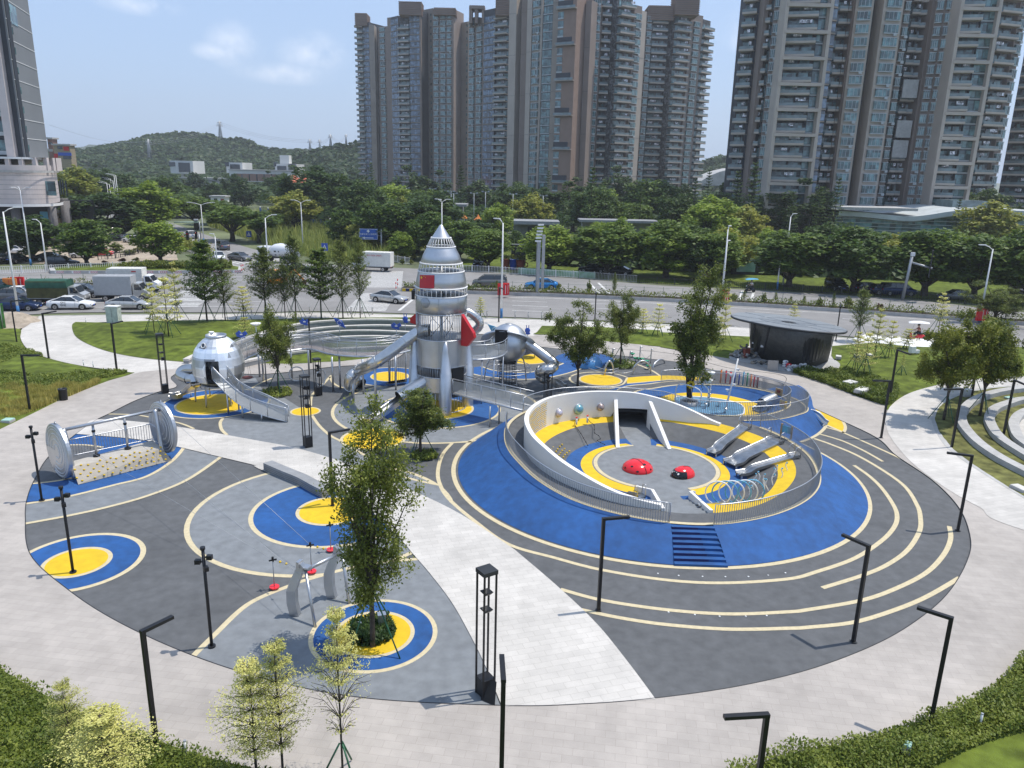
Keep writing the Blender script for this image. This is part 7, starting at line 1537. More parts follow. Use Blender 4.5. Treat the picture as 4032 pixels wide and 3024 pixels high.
for a in[('sedan','silver','C6',1412,1425,8,'silver car with a dark sunroof beside the grey box truck'),('sedan','navy','C6',200,1440,9,'dark blue car at the left edge on the near lane'),('sedan','grey','C6',150,1335,9,'dark grey car partly hidden behind the dark blue one'),('sedan','white','C6',240,1310,9,'white car behind the green canvas lorry'),('suv','grey','C6',925,1300,8,'dark grey car just ahead of the green canvas lorry'),('suv','green','C6',20,1250,9,'dark green car cut by the left edge in the third lane'),('sedan','white','C7',645,425,-62,'white car coming forward out of the side road'),('sedan','bronze','C7',850,432,-30,'grey brown car turning at the junction'),('mpv','grey','C7',683,325,122,'dark van seen from behind on the side road'),('suv','white','C7',370,215,125,'white car furthest up the side road behind the traffic lights'),('sedan','silver','A6',430,625,-22,'silver car crossing the zebra stripes left of the rocket'),('mpv','bronze','A6',1158,515,180,'grey van on the far lanes right of the rocket'),('sedan','blue','A6',1532,528,178,'bright blue car on the far lanes behind the grey posts'),('sedan','black','C7',1410,545,20,'dark car behind the feathery trees at the junction')]:put_car(*a)
for a in[('suv','black','C6',690,972,8,'large black car beside the traffic island'),('sedan','black','C6',560,905,14,'black parked car behind the large black car'),('hatch','black','C6',190,925,82,'black car parked nose out behind the white railing'),('suv','black','C6',20,935,60,'black parked car at the left edge behind the railing'),('sedan','white','C6',190,825,5,'white car parked in the forecourt under the corner building'),('sedan','white','C6',1290,660,150,'white car parked among the trees, left of two'),('sedan','white','C6',1450,705,160,'white parked car with its nose near the bright green tree'),('hatch','red','C6',1105,850,20,'small red car behind the clipped round tree'),('hatch','white','C6',900,870,20,'white car hidden behind the clipped round tree'),('sedan','silver','C6',1200,585,40,'silver car glinting between the dark trees')]:put_car(*a,group='cars parked in the forecourt')
for a in[('suv','black','B7',718,515,-95,'dark car parked under the tree right of the rocket nose'),('sedan','black','B7',1375,548,170,'dark car parked behind the iron fence, left of two'),('sedan','black','B7',1525,562,160,'dark car parked behind the iron fence under the largest street tree'),('suv','black','A8',1068,215,-85,'dark car parked facing the road on the far verge'),('hatch','navy','A8',1362,245,0,'blue car in deep shade on the far verge'),('hatch','black','A8',1270,235,0,'black car in deep shade left of the blue one'),('mpv','navy','A8',1440,250,0,'dark van in deep shade by the sign pole'),('sedan','grey','A8',1795,280,175,'grey car parked in shade at the far right verge'),('suv','black','A8',2190,260,-95,'dark car parked beneath the rightmost street tree')]:put_car(*a,group='cars parked on the far verge')
for i in range(12):
 put_car(['sedan','suv','hatch'][i%3],['white','silver','white','grey'][i%4],'A1',1040+i*11,1130-(i%3)*6,20*i,'%s car in the distant car park before the white school, %s from the left'%(['white','silver','white','grey'][i%4],ordn[i]),group='cars in the distant car park')
def truck(cargo,ccol,Lb=4.2,Hb=2.1,wb=2.0):
 t=thing('truck','truck','truck');z0=.85
 ch_=MB();ch_.box((0,0,.65),(Lb+1.9,.9,.22));ch_.build('chassis',M['dark'],t)
 x0=-.95;bm=MB();bm.box((x0,0,z0+Hb/2),(Lb,wb,Hb));o=bm.build('cargo_box',cargo,t)
 rb=MB()
 for i in range(int(Lb/.16)):
  for s in(-1,1):rb.box((x0-Lb/2+.1+i*.16,s*(wb/2+.012),z0+Hb/2),(.05,.02,Hb-.1))
  rb.box((x0-Lb/2+.1+i*.16,0,z0+Hb+.01),(.05,wb-.1,.016))
 rb.build('ribs',cargo,t);MB().box((x0,0,z0-.04),(Lb+.06,wb+.06,.08)).build('bed_frame',M['galv'],t)
 xc=x0+Lb/2+.1;pr_=[(xc,.5),(xc,2.1),(xc+.15,2.2),(xc+.75,2.15),(xc+1.15,1.45),(xc+1.65,1.2),(xc+1.7,.5)]
 rows=[[V3((x,-wb*.46,z_))for x,z_ in pr_],[V3((x,wb*.46,z_))for x,z_ in pr_]];cb=MB().loft(rows,True,smooth=False);cb.add(rows[0],[tuple(range(7))]);cb.add(rows[1],[tuple(range(7))[::-1]]);cb.build('cab',ccol,t)
 for s in(-1,1):
  MB().add([(xc+.2,s*(wb*.46+.008),1.4),(xc+1.02,s*(wb*.46+.008),1.38),(xc+.72,s*(wb*.46+.008),2.02),(xc+.2,s*(wb*.46+.008),2.05)],[(0,1,2,3)]).build('side_window',M['glassd'],t)
  MB().box((xc+1.68,s*.62,.95),(.08,.3,.18)).build('headlight',M['lamp'],t);MB().box((xc+1.0,s*(wb*.46+.14),1.6),(.08,.16,.3)).build('mirror',M['black'],t);MB().box((x0-Lb/2-.03,s*.8,.8),(.05,.2,.12)).build('tail_light',M['tail'],t)
  for x in(xc+.95,x0-Lb*.22):wheel(t,x,s*(wb/2-.14),.38,.24)
 MB().add([(xc+.80,-wb*.42,2.10),(xc+1.16,-wb*.42,1.47),(xc+1.16,wb*.42,1.47),(xc+.80,wb*.42,2.10)],[(0,1,2,3)]).build('windscreen',M['glassd'],t)
 t['x0']=x0;return t
canvas=mat('green_canvas',(.016,.085,.05),.7,var=.2,scale=2,bump=.5,bscale=2);olive=mat('olive_canvas',(.10,.095,.03),.8,var=.2,scale=2)
boxg=mat('box_grey',(.42,.43,.44),.5,.2,var=.04);boxw=mat('box_white',(.68,.67,.62),.6,var=.04,stain=.08)
tr=truck(olive,CP['silver'],4.3,1.9);p=U('C6',665,1375,-.05);place(tr,(p.x,p.y,-.05),R_(8),1,'lorry with a green canvas covered load bed and silver cab','lorries on the road')
c_=MB();rows=[]
for i in range(9):x=-.95-2.2+4.4*i/8;rows.append([V3((x,y,2.75+zz+.05*noise.noise(V3((x*2,y,0)))))for y,zz in((-1.06,-.75),(-1.04,-.2),(-.95,.08),(-.4,.16),(.4,.15),(.95,.08),(1.04,-.2),(1.06,-.75))])
c_.loft(rows);c_.add(rows[0],[tuple(range(8))]);c_.add(rows[-1],[tuple(range(8))[::-1]]);c_.build('canvas_cover',canvas,tr)
tr=truck(boxg,CP['silver'],4.2,2.15);p=U('C6',1365,1335,-.05);place(tr,(p.x,p.y,-.05),R_(8),1,'grey ribbed box truck behind the silver car','lorries on the road')
tr=truck(boxw,CP['white'],4.2,2.2);p=U('C6',1490,1240,-.05);place(tr,(p.x,p.y,-.05),R_(8),1,'white box truck one lane beyond the grey ribbed box truck','lorries on the road')
MB().box((.2,-1.03,2.7),(.55,.012,.14)).build('red_marking',M['red'],tr)
tr=truck(boxw,CP['white'],4.6,2.2);p=U('A6',310,398,-.05);place(tr,(p.x,p.y,-.05),R_(172),1,'white box truck with red lettering beneath the blue road sign','lorries on the road')
text_mesh('lettering','0351-2036 258878',.32,M['red'],tr,(-.6,1.035,2.55),(R_(90),0,R_(180)))
t=thing('mixer_truck','white concrete mixer truck behind the feathery trees at the junction','mixer truck',(0,0,0))
MB().box((0,0,.9),(7.6,1.0,.3)).build('chassis',M['dark'],t)
rows=[[V3((x,r*cos(a*pi/10),2.15+x*-.06+r*sin(a*pi/10)))for a in range(20)]for x,r in((-3.6,.35),(-3.2,.6),(-1.8,1.1),(-.4,1.28),(.8,1.15),(1.9,.7),(2.1,.1))]
MB().loft(rows,True).build('drum',CP['white'],t);db=MB()
for a in(-.75,-.2):db.add([(-.9,1.22*cos(a),2.2+1.22*sin(a)),(.2,1.29*cos(a),2.2+1.29*sin(a)),(.2,1.29*cos(a+.2),2.2+1.29*sin(a+.2)),(-.9,1.24*cos(a+.2),2.2+1.24*sin(a+.2))],[(0,1,2,3)])
db.build('drum_marking',M['dark'],t);MB().box((3.0,0,1.7),(1.9,2.3,2.1)).build('cab',CP['white'],t);MB().box((3.97,0,2.15),(.03,2.0,.8)).build('windscreen',M['glassd'],t)
for s in(-1,1):MB().box((3.2,s*1.16,2.15),(.8,.02,.6)).build('side_window',M['glassd'],t)
MB().chute([V3((-3.7,0,2.1)),V3((-4.3,0,1.3))],.5,.2).build('chute',M['galv'],t)
for x in(-2.6,-1.4,2.7):
 for s in(-1,1):wheel(t,x,s*1.0,.5,.3)
p=U('C7',1235,450,-.05);place(t,(p.x,p.y,-.05),R_(158),.95)
t=thing('road_machine','yellow orange construction machine half hidden by trees on the near road','construction machine',(0,0,0))
MB().box((0,0,1.0),(2.6,1.5,.7)).build('body',CP['orange'],t);MB().box((-.3,0,1.85),(1.1,1.2,1.1)).build('cab',M['glassd'],t);MB().box((-.3,0,2.45),(1.3,1.4,.1)).build('cab_roof',CP['orange'],t)
MB().tube([(1.0,0,1.2),(2.2,0,2.5),(3.4,0,1.1)],.13,6).build('arm',CP['orange'],t);MB().box((3.5,0,.8),(.5,.9,.5)).build('bucket',M['rust'],t)
for x in(-.9,.9):
 for s in(-1,1):wheel(t,x,s*.75,.45,.3)
p=U('C7',1215,700,-.05);place(t,(p.x,p.y,-.05),R_(15),1)
def human(t,name,joints,edges,radii,m):
 me=bpy.data.meshes.new(name);me.from_pydata(joints,edges,[]);o=bpy.data.objects.new(name,me);COL.objects.link(o);bpy.context.view_layer.update()
 s=o.modifiers.new('skin','SKIN');o.modifiers.new('sub','SUBSURF').levels=1
 for i,v in enumerate(me.skin_vertices[0].data):v.radius=(radii[i],radii[i]);v.use_root=(i==0)
 dg=bpy.context.evaluated_depsgraph_get();m2=bpy.data.meshes.new_from_object(o.evaluated_get(dg));bpy.data.objects.remove(o);m2.materials.clear();m2.materials.append(m)
 for p_ in m2.polygons:p_.use_smooth=True
 q=bpy.data.objects.new(name,m2);COL.objects.link(q);q.parent=t;return q
def scooter(k,x,y,yaw,bodyc,canopy,shirt,lb1,lb2):
 p=U(k,x,y,-.05);t=thing('motor_scooter',lb1,'scooter',(0,0,0),group='motor scooters with riders');z0=V3((0,0,0))
 for xx in(-.62,.62):MB().tube([(xx,-.05,.25),(xx,.05,.25)],.25,16).build('wheel',M['tyre'],t)
 b=MB();rows=[[V3((x_,y_,z_))for y_,z_ in((-w_,zb),(-w_,zt-.05),(0,zt),(w_,zt-.05),(w_,zb))]for x_,w_,zb,zt in((-.85,.08,.5,.62),(-.6,.16,.35,.75),(-.1,.16,.3,.72),(.05,.15,.22,.34),(.35,.15,.22,.34),(.45,.12,.3,.95),(.6,.06,.4,1.0))]
 b.loft(rows);b.build('body',bodyc,t);MB().box((-.35,0,.78),(.62,.26,.08)).build('saddle',M['black'],t);MB().tube([(.5,0,.9),(.42,0,1.05),(.40,-.28,1.08)],.02,5).build('handlebar',M['black'],t);MB().tube([(.42,0,1.05),(.40,.28,1.08)],.02,5).build('handlebar',M['black'],t);MB().ball((.58,0,.95),.08,0,8,5).build('headlight',M['lamp'],t);MB().tube([(.62,0,.25),(.5,0,.85)],.03,6).build('fork',M['galv'],t)
 if canopy is not None:
  MB().tube([(.45,0,.9),(.35,0,1.5),(.2,0,2.0)],.015,5).build('canopy_pole',M['galv'],t)
  rows=[[V3((xx,yy*w_,2.08-.12*abs(yy)**2-.10*((xx+.15)/.95)**2))for yy in(-1,-.5,0,.5,1)]for xx,w_ in((-1.1,.25),(-.8,.55),(-.3,.66),(.3,.64),(.7,.45),(.9,.2))];MB().loft(rows).build('canopy',canopy,t)
 place(t,(p.x,p.y,-.05),R_(yaw))
 r=thing('person',lb2,'person',(0,0,0),group='riders on the motor scooters')
 J=[(-.32,0,.90),(-.28,0,1.12),(-.22,0,1.36),(-.19,0,1.47),(-.16,0,1.60),(-.13,0,1.70),(-.22,-.18,1.38),(.02,-.24,1.16),(.28,-.22,1.09),(.36,-.24,1.09),(-.22,.18,1.38),(.02,.24,1.16),(.28,.22,1.09),(.36,.24,1.09),(-.28,-.10,.88),(.10,-.16,.86),(.16,-.15,.42),(.30,-.15,.37),(-.28,.10,.88),(.10,.16,.86),(.16,.15,.42),(.30,.15,.37)]
 E_=[(0,1),(1,2),(2,3),(3,4),(4,5),(2,6),(6,7),(7,8),(8,9),(2,10),(10,11),(11,12),(12,13),(0,14),(14,15),(15,16),(16,17),(0,18),(18,19),(19,20),(20,21)]
 rd=[.16,.15,.16,.06,.10,.09,.07,.05,.035,.04,.07,.05,.035,.04,.10,.08,.05,.05,.10,.08,.05,.05]
 human(r,'body',J,E_,rd,M['skin'])
 J2=[(-.32,0,.92),(-.28,0,1.14),(-.22,0,1.37),(-.22,-.19,1.38),(-.05,-.23,1.22),(-.22,.19,1.38),(-.05,.23,1.22)]
 human(r,'shirt',J2,[(0,1),(1,2),(2,3),(3,4),(2,5),(5,6)],[.175,.17,.175,.085,.07,.085,.07],shirt)
 J3=[(-.31,0,.90),(-.26,-.10,.885),(.11,-.16,.865),(.165,-.15,.48),(-.26,.10,.885),(.11,.16,.865),(.165,.15,.48)]
 human(r,'trousers',J3,[(0,1),(1,2),(2,3),(0,4),(4,5),(5,6)],[.17,.115,.095,.065,.115,.095,.065],M['dark'])
 MB().ball((-.16,0,1.66),.135,0,12,8,(1.1,1,1),v0=-.2).build('helmet',M['dark'],r);MB().ball((-.02,0,1.60),.02,0,5,4).build('nose',M['skin'],r)
 place(r,(p.x,p.y,-.05),R_(yaw))
scooter('A8',543,235,195,M['blackg'],M['teal'],M['whitep'],'dark motor scooter with a pale blue canopy on the far lanes','person in a pale shirt riding the scooter with the pale blue canopy')
scooter('A8',1548,528,170,M['redl'],M['whitep'],M['rust'],'dark red motor scooter with a white canopy on the near lane','person in brown riding the scooter with the white canopy')
scooter('A8',262,178,190,M['blackg'],M['whitep'],M['bluep'],'motor scooter with a white and blue canopy near the tall lamp pole','person in blue riding the scooter near the tall lamp pole')
# ROAD FURNITURE
def raised(name,P,w,h,label,top=None,cat='central reserve',kerb=None,z=-.05):
 t=thing(name,label,cat,P[len(P)//2]);mb=MB();curb(mb,P,w,h,z);mb.build('kerb',kerb or M['conc'],t)
 if top:MB().loft(band(P,w-.3,z+h+.02),smooth=False).build('soil',top,t)
 return t
mR=spline([V3(p)for p in((-15.2,104.6,0),(-6,103.6,0),(9.2,102.4,0),(27.9,99.2,0),(44,94.8,0),(60,89.2,0),(78,81,0))],n=8)
mL=spline([V3(p)for p in((-120,86,0),(-80,95.5,0),(-62,99.8,0),(-52.5,101.8,0),(-46.5,102.3,0))],n=8)
raised('central_reserve',mR,2.0,.42,'planted central reserve with stone kerb to the right of the crossing',M['soil']);raised('central_reserve',mL,2.2,.42,'planted central reserve with stone kerb on the left part of the road',M['soil'])
for P,n,lb in((mR,9000,'weedy green planting on the right central reserve'),(mL,5000,'weedy green planting on the left central reserve')):
 e=[V3((a.x,a.y,0))for a,b in band(P,1.7,0)]+[V3((b.x,b.y,0))for a,b in band(P,1.7,0)][::-1];scatter('ground_cover',e,n,.14,LM['bushy'],.4,.75,31,lb)
nose=MB()
for i in range(6):nose.box((mR[0].x+.3+i*.5,mR[0].y-1.05-i*.06,.16),(.48,.06,.36),R_(-7),i%2)
tag(nose.build('kerb_stripes',[M['yellow'],M['bluedark']],at=mR[0]),'yellow and dark striped end of the right central reserve','kerb marking')
def fence(P,label,h=1.0,step=.35,m='galv',post=2.6,r=.02,name='fence',group=None,balusters=True,mesh_=None,at_z=0):
 t=thing(name,label,'fence',P[0],group=group)
 mb=MB()
 for zz in(.12,h-.05):mb.tube([p+V3((0,0,zz+at_z))for p in P],r,4)
 mb.build('rails',M[m],t)
 if balusters:
  b=MB()
  for q in resample(P,step):b.box(q+V3((0,0,h/2+at_z)),(r*1.6,r*1.6,h-.1))
  b.build('bars',M[m],t)
 if mesh_:MB().loft([[p+V3((0,0,.1+at_z))for p in P],[p+V3((0,0,h-.06+at_z))for p in P]],smooth=False).build('mesh_panel',M[mesh_],t)
 Q=resample(P,post)
 for q in Q[:90]:MB().box(q+V3((0,0,h/2+.05+at_z)),(r*3.5,r*3.5,h+.1)).build('post',M[m],t)
 return t
fence(mR[3:],'thin green wire fence along the right central reserve',1.25,m='green',post=2.5,balusters=False,at_z=.35,r=.012,mesh_=None)
fence(mL[:-2],'thin green wire fence along the left central reserve',1.25,m='green',post=2.5,balusters=False,at_z=.35,r=.012)
isl_=[V3(p)for p in((-68,112.6,0),(-60,114,0),(-53.8,115.2,0),(-47,117,0),(-41.8,118.2,0),(-43,122,0),(-48,126.4,0),(-54,126.5,0),(-60,125.2,0),(-66,121.5,0),(-70,115.6,0))]
t=thing('traffic_island','raised planted traffic island with red arrow chevrons on its long kerb','traffic island',isl_[2]);MB().prism(isl_,-.06,.42).build('kerb',M['conc'],t)
c0=sum(isl_,V3())/len(isl_);MB().poly([c0.lerp(p,.95)+V3((0,0,.44))for p in isl_]).build('lawn',M['grass'],t)
for i in range(14):
 a=isl_[0].lerp(isl_[4],(i+.5)/14);j=(i+.5)/14*4;k0=int(j);q=isl_[k0].lerp(isl_[k0+1],j-k0);d=(isl_[k0+1]-isl_[k0]).normalized();n_=V3((d.y,-d.x,0))*.012
 mb=MB()
 for s in range(4):
  b=q+d*(s*.26-.4)+n_
  for sg in(1,-1):mb.add([b+V3((0,0,.19)),b+d*.11+V3((0,0,.19)),b+d*.29+V3((0,0,.19+sg*.15)),b+d*.18+V3((0,0,.19+sg*.15))],[(0,1,2,3)if sg>0 else(3,2,1,0)])
 mb.build('chevron',M['red'],t)
 MB().box(q+n_*.5+V3((0,0,.19)),(1.2,.01,.34),math.atan2(d.y,d.x)).build('chevron_board',M['whitep'],t)
hd=[V3(p)for p in((-60,116,.45),(-52,117.5,.45),(-44,119.6,.45),(-45,123,.45),(-53,121,.45),(-59,119.5,.45))]
scatter('ground_cover',hd,9000,.2,LM['bushy'],.45,.9,33,'clipped green hedge on the traffic island')
scatter('ground_cover',[V3(p)for p in((-66,150,0),(-54,140,0),(-60,150,0),(-75,170,0),(-84,178,0))],3500,.3,LM['bushy'],0,1.6,34,'shrubs under the trees along the side road')
fence([V3(p)for p in((-88,104,-.05),(-70,113.5,-.05),(-62,119,-.05),(-60,122,-.05))],'white municipal railing before the cars at the far left',1.1,.28,'whitep',3,.03)
fence(spline([V3(p)for p in((-12.5,125.8,0),(-6,125.4,0),(3.5,122.4,0),(10,120.6,0))],n=6),'white railing at the far kerb right of the crossing',1.05,.26,'whitep',2.8,.028,group='railings along the far kerb')
fence(spline([V3(p)for p in((10.2,120.5,0),(14,118.6,0),(18.6,116.8,0))],n=6),'grey iron railing between the painted hoarding and the street trees',1.15,.24,'galv',2.4,.028,group='railings along the far kerb')
fence(spline([V3(p)for p in((19,116.6,0),(30,113.6,0),(43,110.8,0),(56,106.2,0),(68,97.5,0),(84,87.6,0))],n=6),'long dark iron railing below the shady street trees',1.0,.3,'dark',2.6,.024,group='railings along the far kerb')
P=spline([V3(p)for p in((0.6,124.4,0),(7,122.4,0),(12.6,120.3,0))],n=6);t=thing('painted_hoarding','low hoarding painted with a pale green landscape along the far kerb','hoarding',P[0]);MB().loft([P,[p+V3((0,0,1.0))for p in P],[p+V3((.0,.06,1.0))for p in P],[p+V3((0,.06,0))for p in P]],smooth=False).build('panel',mat('landscape_paint',(.30,.48,.40),.6,col2=(.10,.25,.07),scale=.9,detail=6),t)
fence([V3(p)for p in((-47,146,0),(-44,142,0),(-40.5,137,0),(-38,135,0))],'pale blue grey railing right of the side road',1.4,.4,'galv',1.6,.035)
fence([V3(p)for p in((-27,140,0),(-22,137,0),(-18,133,0))],'white railing between the field and the junction',1.2,.35,'whitep',2,.03)
fence([U('C6',x,y,0)for x,y in((1070,895),(1250,880),(1450,838),(1620,800))],'low dark railing around the forecourt behind the clipped bushes',1.0,.6,'dark',1.6,.03)
Pb=[V3(p)for p in((-80,246,0),(-72,236,0),(-56,211.5,0),(-39,186,0),(-33,178,0))]
t=thing('field_fence','blue slatted fence with small round lamps crossing the tall grass','fence',Pb[2]);Q=resample(Pb,.5);mb=MB()
for q in Q:mb.box(q+V3((0,0,1.5)),(.09,.09,2.2),.9)
for zz in(.6,2.4):mb.tube([p+V3((0,0,zz))for p in Pb],.06,4)
mb.build('bars',mat('fence_blue',(.03,.12,.22),.5),t)
for q in resample(Pb,6.5):MB().box(q+V3((0,0,1.5)),(.35,.35,3.1)).build('post',mat('fence_blue_post',(.03,.10,.18),.6)if False else M['bluep'],t);MB().ball(q+V3((0,0,3.3)),.22,0,8,6).build('round_lamp',M['whitep'],t)
def street_lamp(b,H,label,arms=1,yaw=0,band_=True,solar=False,L_=1.6,group='tall white street lamps'):
 t=thing('street_lamp',label,'street lamp',b,group=group);MB().tube([b,b+V3((0,0,H))],[.13,.065],10).build('mast',M['whitep'],t)
 if band_:MB().tube([b,b+V3((0,0,1.1))],.15,10).build('blue_foot',mat('foot_blue',(.03,.16,.38),.6)if 'footb' not in M else M['footb'],t)
 for i in range(arms):
  a=yaw+pi*i if arms==2 else yaw+i*2.1;d=V3((cos(a),sin(a),0));p=b+V3((0,0,H))
  MB().tube([p-V3((0,0,.1)),p+d*L_*.5+V3((0,0,.25)),p+d*L_+V3((0,0,.4))],.045,6).build('arm',M['whitep'],t)
  h=MB();h.box(p+d*(L_+.3)+V3((0,0,.44)),(.8,.26,.09),a);h.build('lamp_head',M['whitep'],t)
  MB().box(p+d*(L_+.3)+V3((0,0,.39)),(.6,.2,.02),a).build('lens',M['lamp'],t)
 if solar:MB().box(b+V3((0,0,H*.62)),(.3,.3,.35)).build('control_box',M['whitep'],t)
 return t
M['footb']=mat('foot_blue',(.03,.16,.38),.6)
def sl_at(k,bx,by,tx,ty,label,**kw):
 b=U(k,bx,by,0);H=V(k,tx,ty,b.y).z;return street_lamp(b,H,label,**kw)
sl_at('C6',205,1505,62,370,'tall white street lamp at the left edge near the sand heap',yaw=.5,L_=1.0)
sl_at('C6',338,960,250,135,'tall white street lamp with three heads in front of the corner building',arms=3,yaw=.2,L_=.9)
sl_at('C6',515,1018,450,490,'white camera mast at the left end of the traffic island',yaw=2.8,L_=.8,band_=False)
sl_at('C7',628,480,595,200,'white camera mast at the tip of the traffic island',yaw=2.8,L_=.3,band_=False)
sl_at('C7',500,270,475,-110,'double armed white street lamp on the side road',arms=2,yaw=.4,L_=2.0)
sl_at('C7',1130,640,1105,20,'white street lamp behind the feathery green tree',yaw=.3,L_=.9)
sl_at('C7',1460,345,1447,-130,'double headed street lamp beside the tall grass',arms=2,yaw=.1,L_=1.2)
sl_at('A6',1242,742,1268,52,'white street lamp with dark blue foot right of the rocket',yaw=2.6,L_=.5)
sl_at('B7',2125,700,2165,300,'white street lamp above the pool trees',yaw=1,L_=.3)
sl_at('A8',375,270,403,-60,'white street lamp left of the pavilion',yaw=1,L_=.3)
sl_at('A8',710,215,727,58,'short white mast with a blue foot by the far kerb',yaw=1,L_=.1)
sl_at('A8',1940,415,2015,-30,'white street lamp with an angled head near the red barrier',yaw=3.0,L_=.9)
sl_at('A3',635,1660+200,660,1415,'slim white lamp pole rising in front of the right tower podium',yaw=.5,L_=.5,band_=False)
sl_at('A1',985,1300,975,1180,'white street lamp half hidden behind the bright tree',yaw=.3,L_=1.5,band_=False)
b=V3((V('B7',502,500,136).x,136,0));street_lamp(b,V('B7',502,140,136).z,'white lamp with three heads rising exactly behind the rocket nose',arms=3,yaw=.4,L_=.9)
for i,(x,yb,yt)in enumerate([(630,1130,1020),(650,1135,1050),(665,1138,1062),(678,1140,1072),(688,1142,1042),(697,1130,1040),(640,1140,1085),(655,1140,1095)]):
 Y=300-i*12;p=V('A1',x,yb,Y);street_lamp(V3((p.x,Y,0)),V('A1',x,yt,Y).z,'distant white street lamp beside the far road, %s from the left of the close row'%ordn[[0,2,4,5,6,7,1,3][i]],band_=False,yaw=2.9,L_=2.6,group='distant street lamps on the far left road')
for i,(x,yt,Y)in enumerate([(60,55,215),(295,60,230),(448,65,225),(555,80,210),(570,92,200),(688,90,205),(755,82,205),(915,95,195),(1090,105,190)]):
 p=V('B7',x,yt,Y);t=thing('sports_lamp','thin grey park floodlight mast before the towers, %s from the left'%ordn[i],'park lamp',(p.x,Y,0),group='park floodlight masts');MB().tube([(p.x,Y,0),(p.x,Y,p.z)],.09,6).build('mast',M['galv'],t)
 h=MB();h.box((p.x,Y,p.z),(1.8,.1,.1));
 for s in(-.8,.8):h.box((p.x+s,Y-.1,p.z+.1),(.5,.2,.35))
 h.build('lamps',M['galv'],t)
b=U('C7',470,400,0);t=thing('traffic_light','traffic light gantry with three black signal boxes and small signs','traffic light',b);H=V('C7',460,180,b.y).z;MB().tube([b,b+V3((0,0,H))],.12,8).build('mast',M['galv'],t);a=V('C7',235,205,b.y)
MB().tube([b+V3((0,0,H-.3)),V3((a.x,b.y,H-.5))],.07,6).build('boom',M['galv'],t)
for x,y in((235,210),(342,195),(425,185)):
 c=V('C7',x,y,b.y);MB().box((c.x,c.y-.1,c.z),(.42,.3,1.3)).build('signal_head',M['black'],t)
 for j,m_ in enumerate(('tail','orange','greenp')):MB().ball((c.x,c.y-.27,c.z+.38-.38*j),.11,0,8,5,(1,.3,1)).build('signal_lens',M[m_]if j==0 else M['dark'],t)
for x,w,m_ in((257,.5,'teal'),(292,.5,'orange')):c=V('C7',x,205,b.y);MB().box((c.x,c.y-.1,c.z),(w,.05,.5)).build('small_sign',M[m_],t)
MB().box((b.x+.1,b.y-.2,1.6),(.7,.3,1.6)).build('green_cabinet',M['greenp'],t)
a,b=V('C7',210,62,172),V('C7',450,60,172);t=thing('camera_gantry','thin pale green gantry bar over the side road','gantry',(b.x+.1,172,0));MB().tube([(b.x+.1,172,0),(b.x+.1,172,b.z+.1)],.12,6).build('mast',M['galv'],t);MB().tube([(a.x,172,a.z),(b.x+.1,172,b.z)],.12,6).build('boom',mat('pale_green',(.35,.5,.42),.5),t);MB().box((b.x-.6,172,b.z+.5),(.9,.3,.3)).build('camera',M['whitep'],t)
b=U('B7',152,455,0);t=thing('road_sign','large blue direction sign with white Chinese characters and a left arrow','road sign',b);q=V('B7',75,327,b.y);H=V('B7',148,300,b.y).z
MB().tube([b,b+V3((0,0,H))],.14,10).build('mast',M['galv'],t);ws,hs_=108*CR['B7'][2]/ppm(b.y),62*CR['B7'][2]/ppm(b.y)
for dz_ in(-.25,.45):MB().tube([(q.x,b.y,q.z+dz_),(b.x+.25,b.y,q.z+dz_)],.07,6).build('bracket',M['galv'],t)
MB().box((q.x,b.y-.12,q.z),(ws,.08,hs_)).build('board',mat('sign_blue',(.02,.10,.42),.4),t)
bd_=MB()
for s in(-1,1):bd_.box((q.x,b.y-.17,q.z+s*(hs_/2-.08)),(ws-.12,.02,.05));bd_.box((q.x+s*(ws/2-.08),b.y-.17,q.z),(.05,.02,hs_-.12))
bd_.add([(q.x-.3,b.y-.18,q.z+hs_*.28),(q.x,b.y-.18,q.z+hs_*.28-.3),(q.x+.3,b.y-.18,q.z+hs_*.28),(q.x,b.y-.18,q.z+hs_*.28+.3)],[(0,1,2,3)])
bd_.box((q.x+.1,b.y-.18,q.z-hs_*.34),(1.7,.02,.12));bd_.add([(q.x-1.15,b.y-.19,q.z-hs_*.34),(q.x-.65,b.y-.19,q.z-hs_*.34-.22),(q.x-.65,b.y-.19,q.z-hs_*.34+.22)],[(0,1,2)])
bd_.build('border_and_arrow',M['whitep'],t)
o=text_mesh('lettering','花都区第二人民医院',ws*.100,M['whitep'],t,(q.x-b.x,-.18,q.z-.02-b.z),(R_(90),0,0))
b=U('B7',1055,668,.3);H=V('B7',1062,385,b.y).z;t=thing('sensor_mast','thick grey mast with a stack of small cameras on the central reserve','camera mast',b);MB().box(b+V3((0,0,H/2)),(.42,.42,H),.3).build('mast',M['galv'],t)
c2=b+V3((.8,4,0));MB().box(c2+V3((0,0,H/2+.3)),(.34,.34,H+.6),.3).build('second_mast',M['conc'],t)
for j in range(6):MB().box(b+V3((-.1+j*.06,-.1,H+.1+j*.42)),(.75,.3,.2),.3).build('camera',M['whitep'],t)
b=U('A8',1472,280,0);H=V('A8',1515,5,b.y).z;t=thing('sign_gantry','grey pole carrying a large dark sign seen from the side','sign gantry',b);MB().tube([b,b+V3((.4,0,H))],.2,8).build('mast',M['galv'],t);MB().tube([b+V3((.35,0,H-1)),b+V3((2.6,-1.5,H-1.6))],.14,6).build('arm',M['galv'],t);MB().box(b+V3((2.4,-1.3,H-1.0)),(.15,1.5,3.6),-.5).build('sign_board',M['dark'],t);MB().box(b+V3((.4,-.1,H+.1)),(.5,.3,.5)).build('camera',M['whitep'],t)
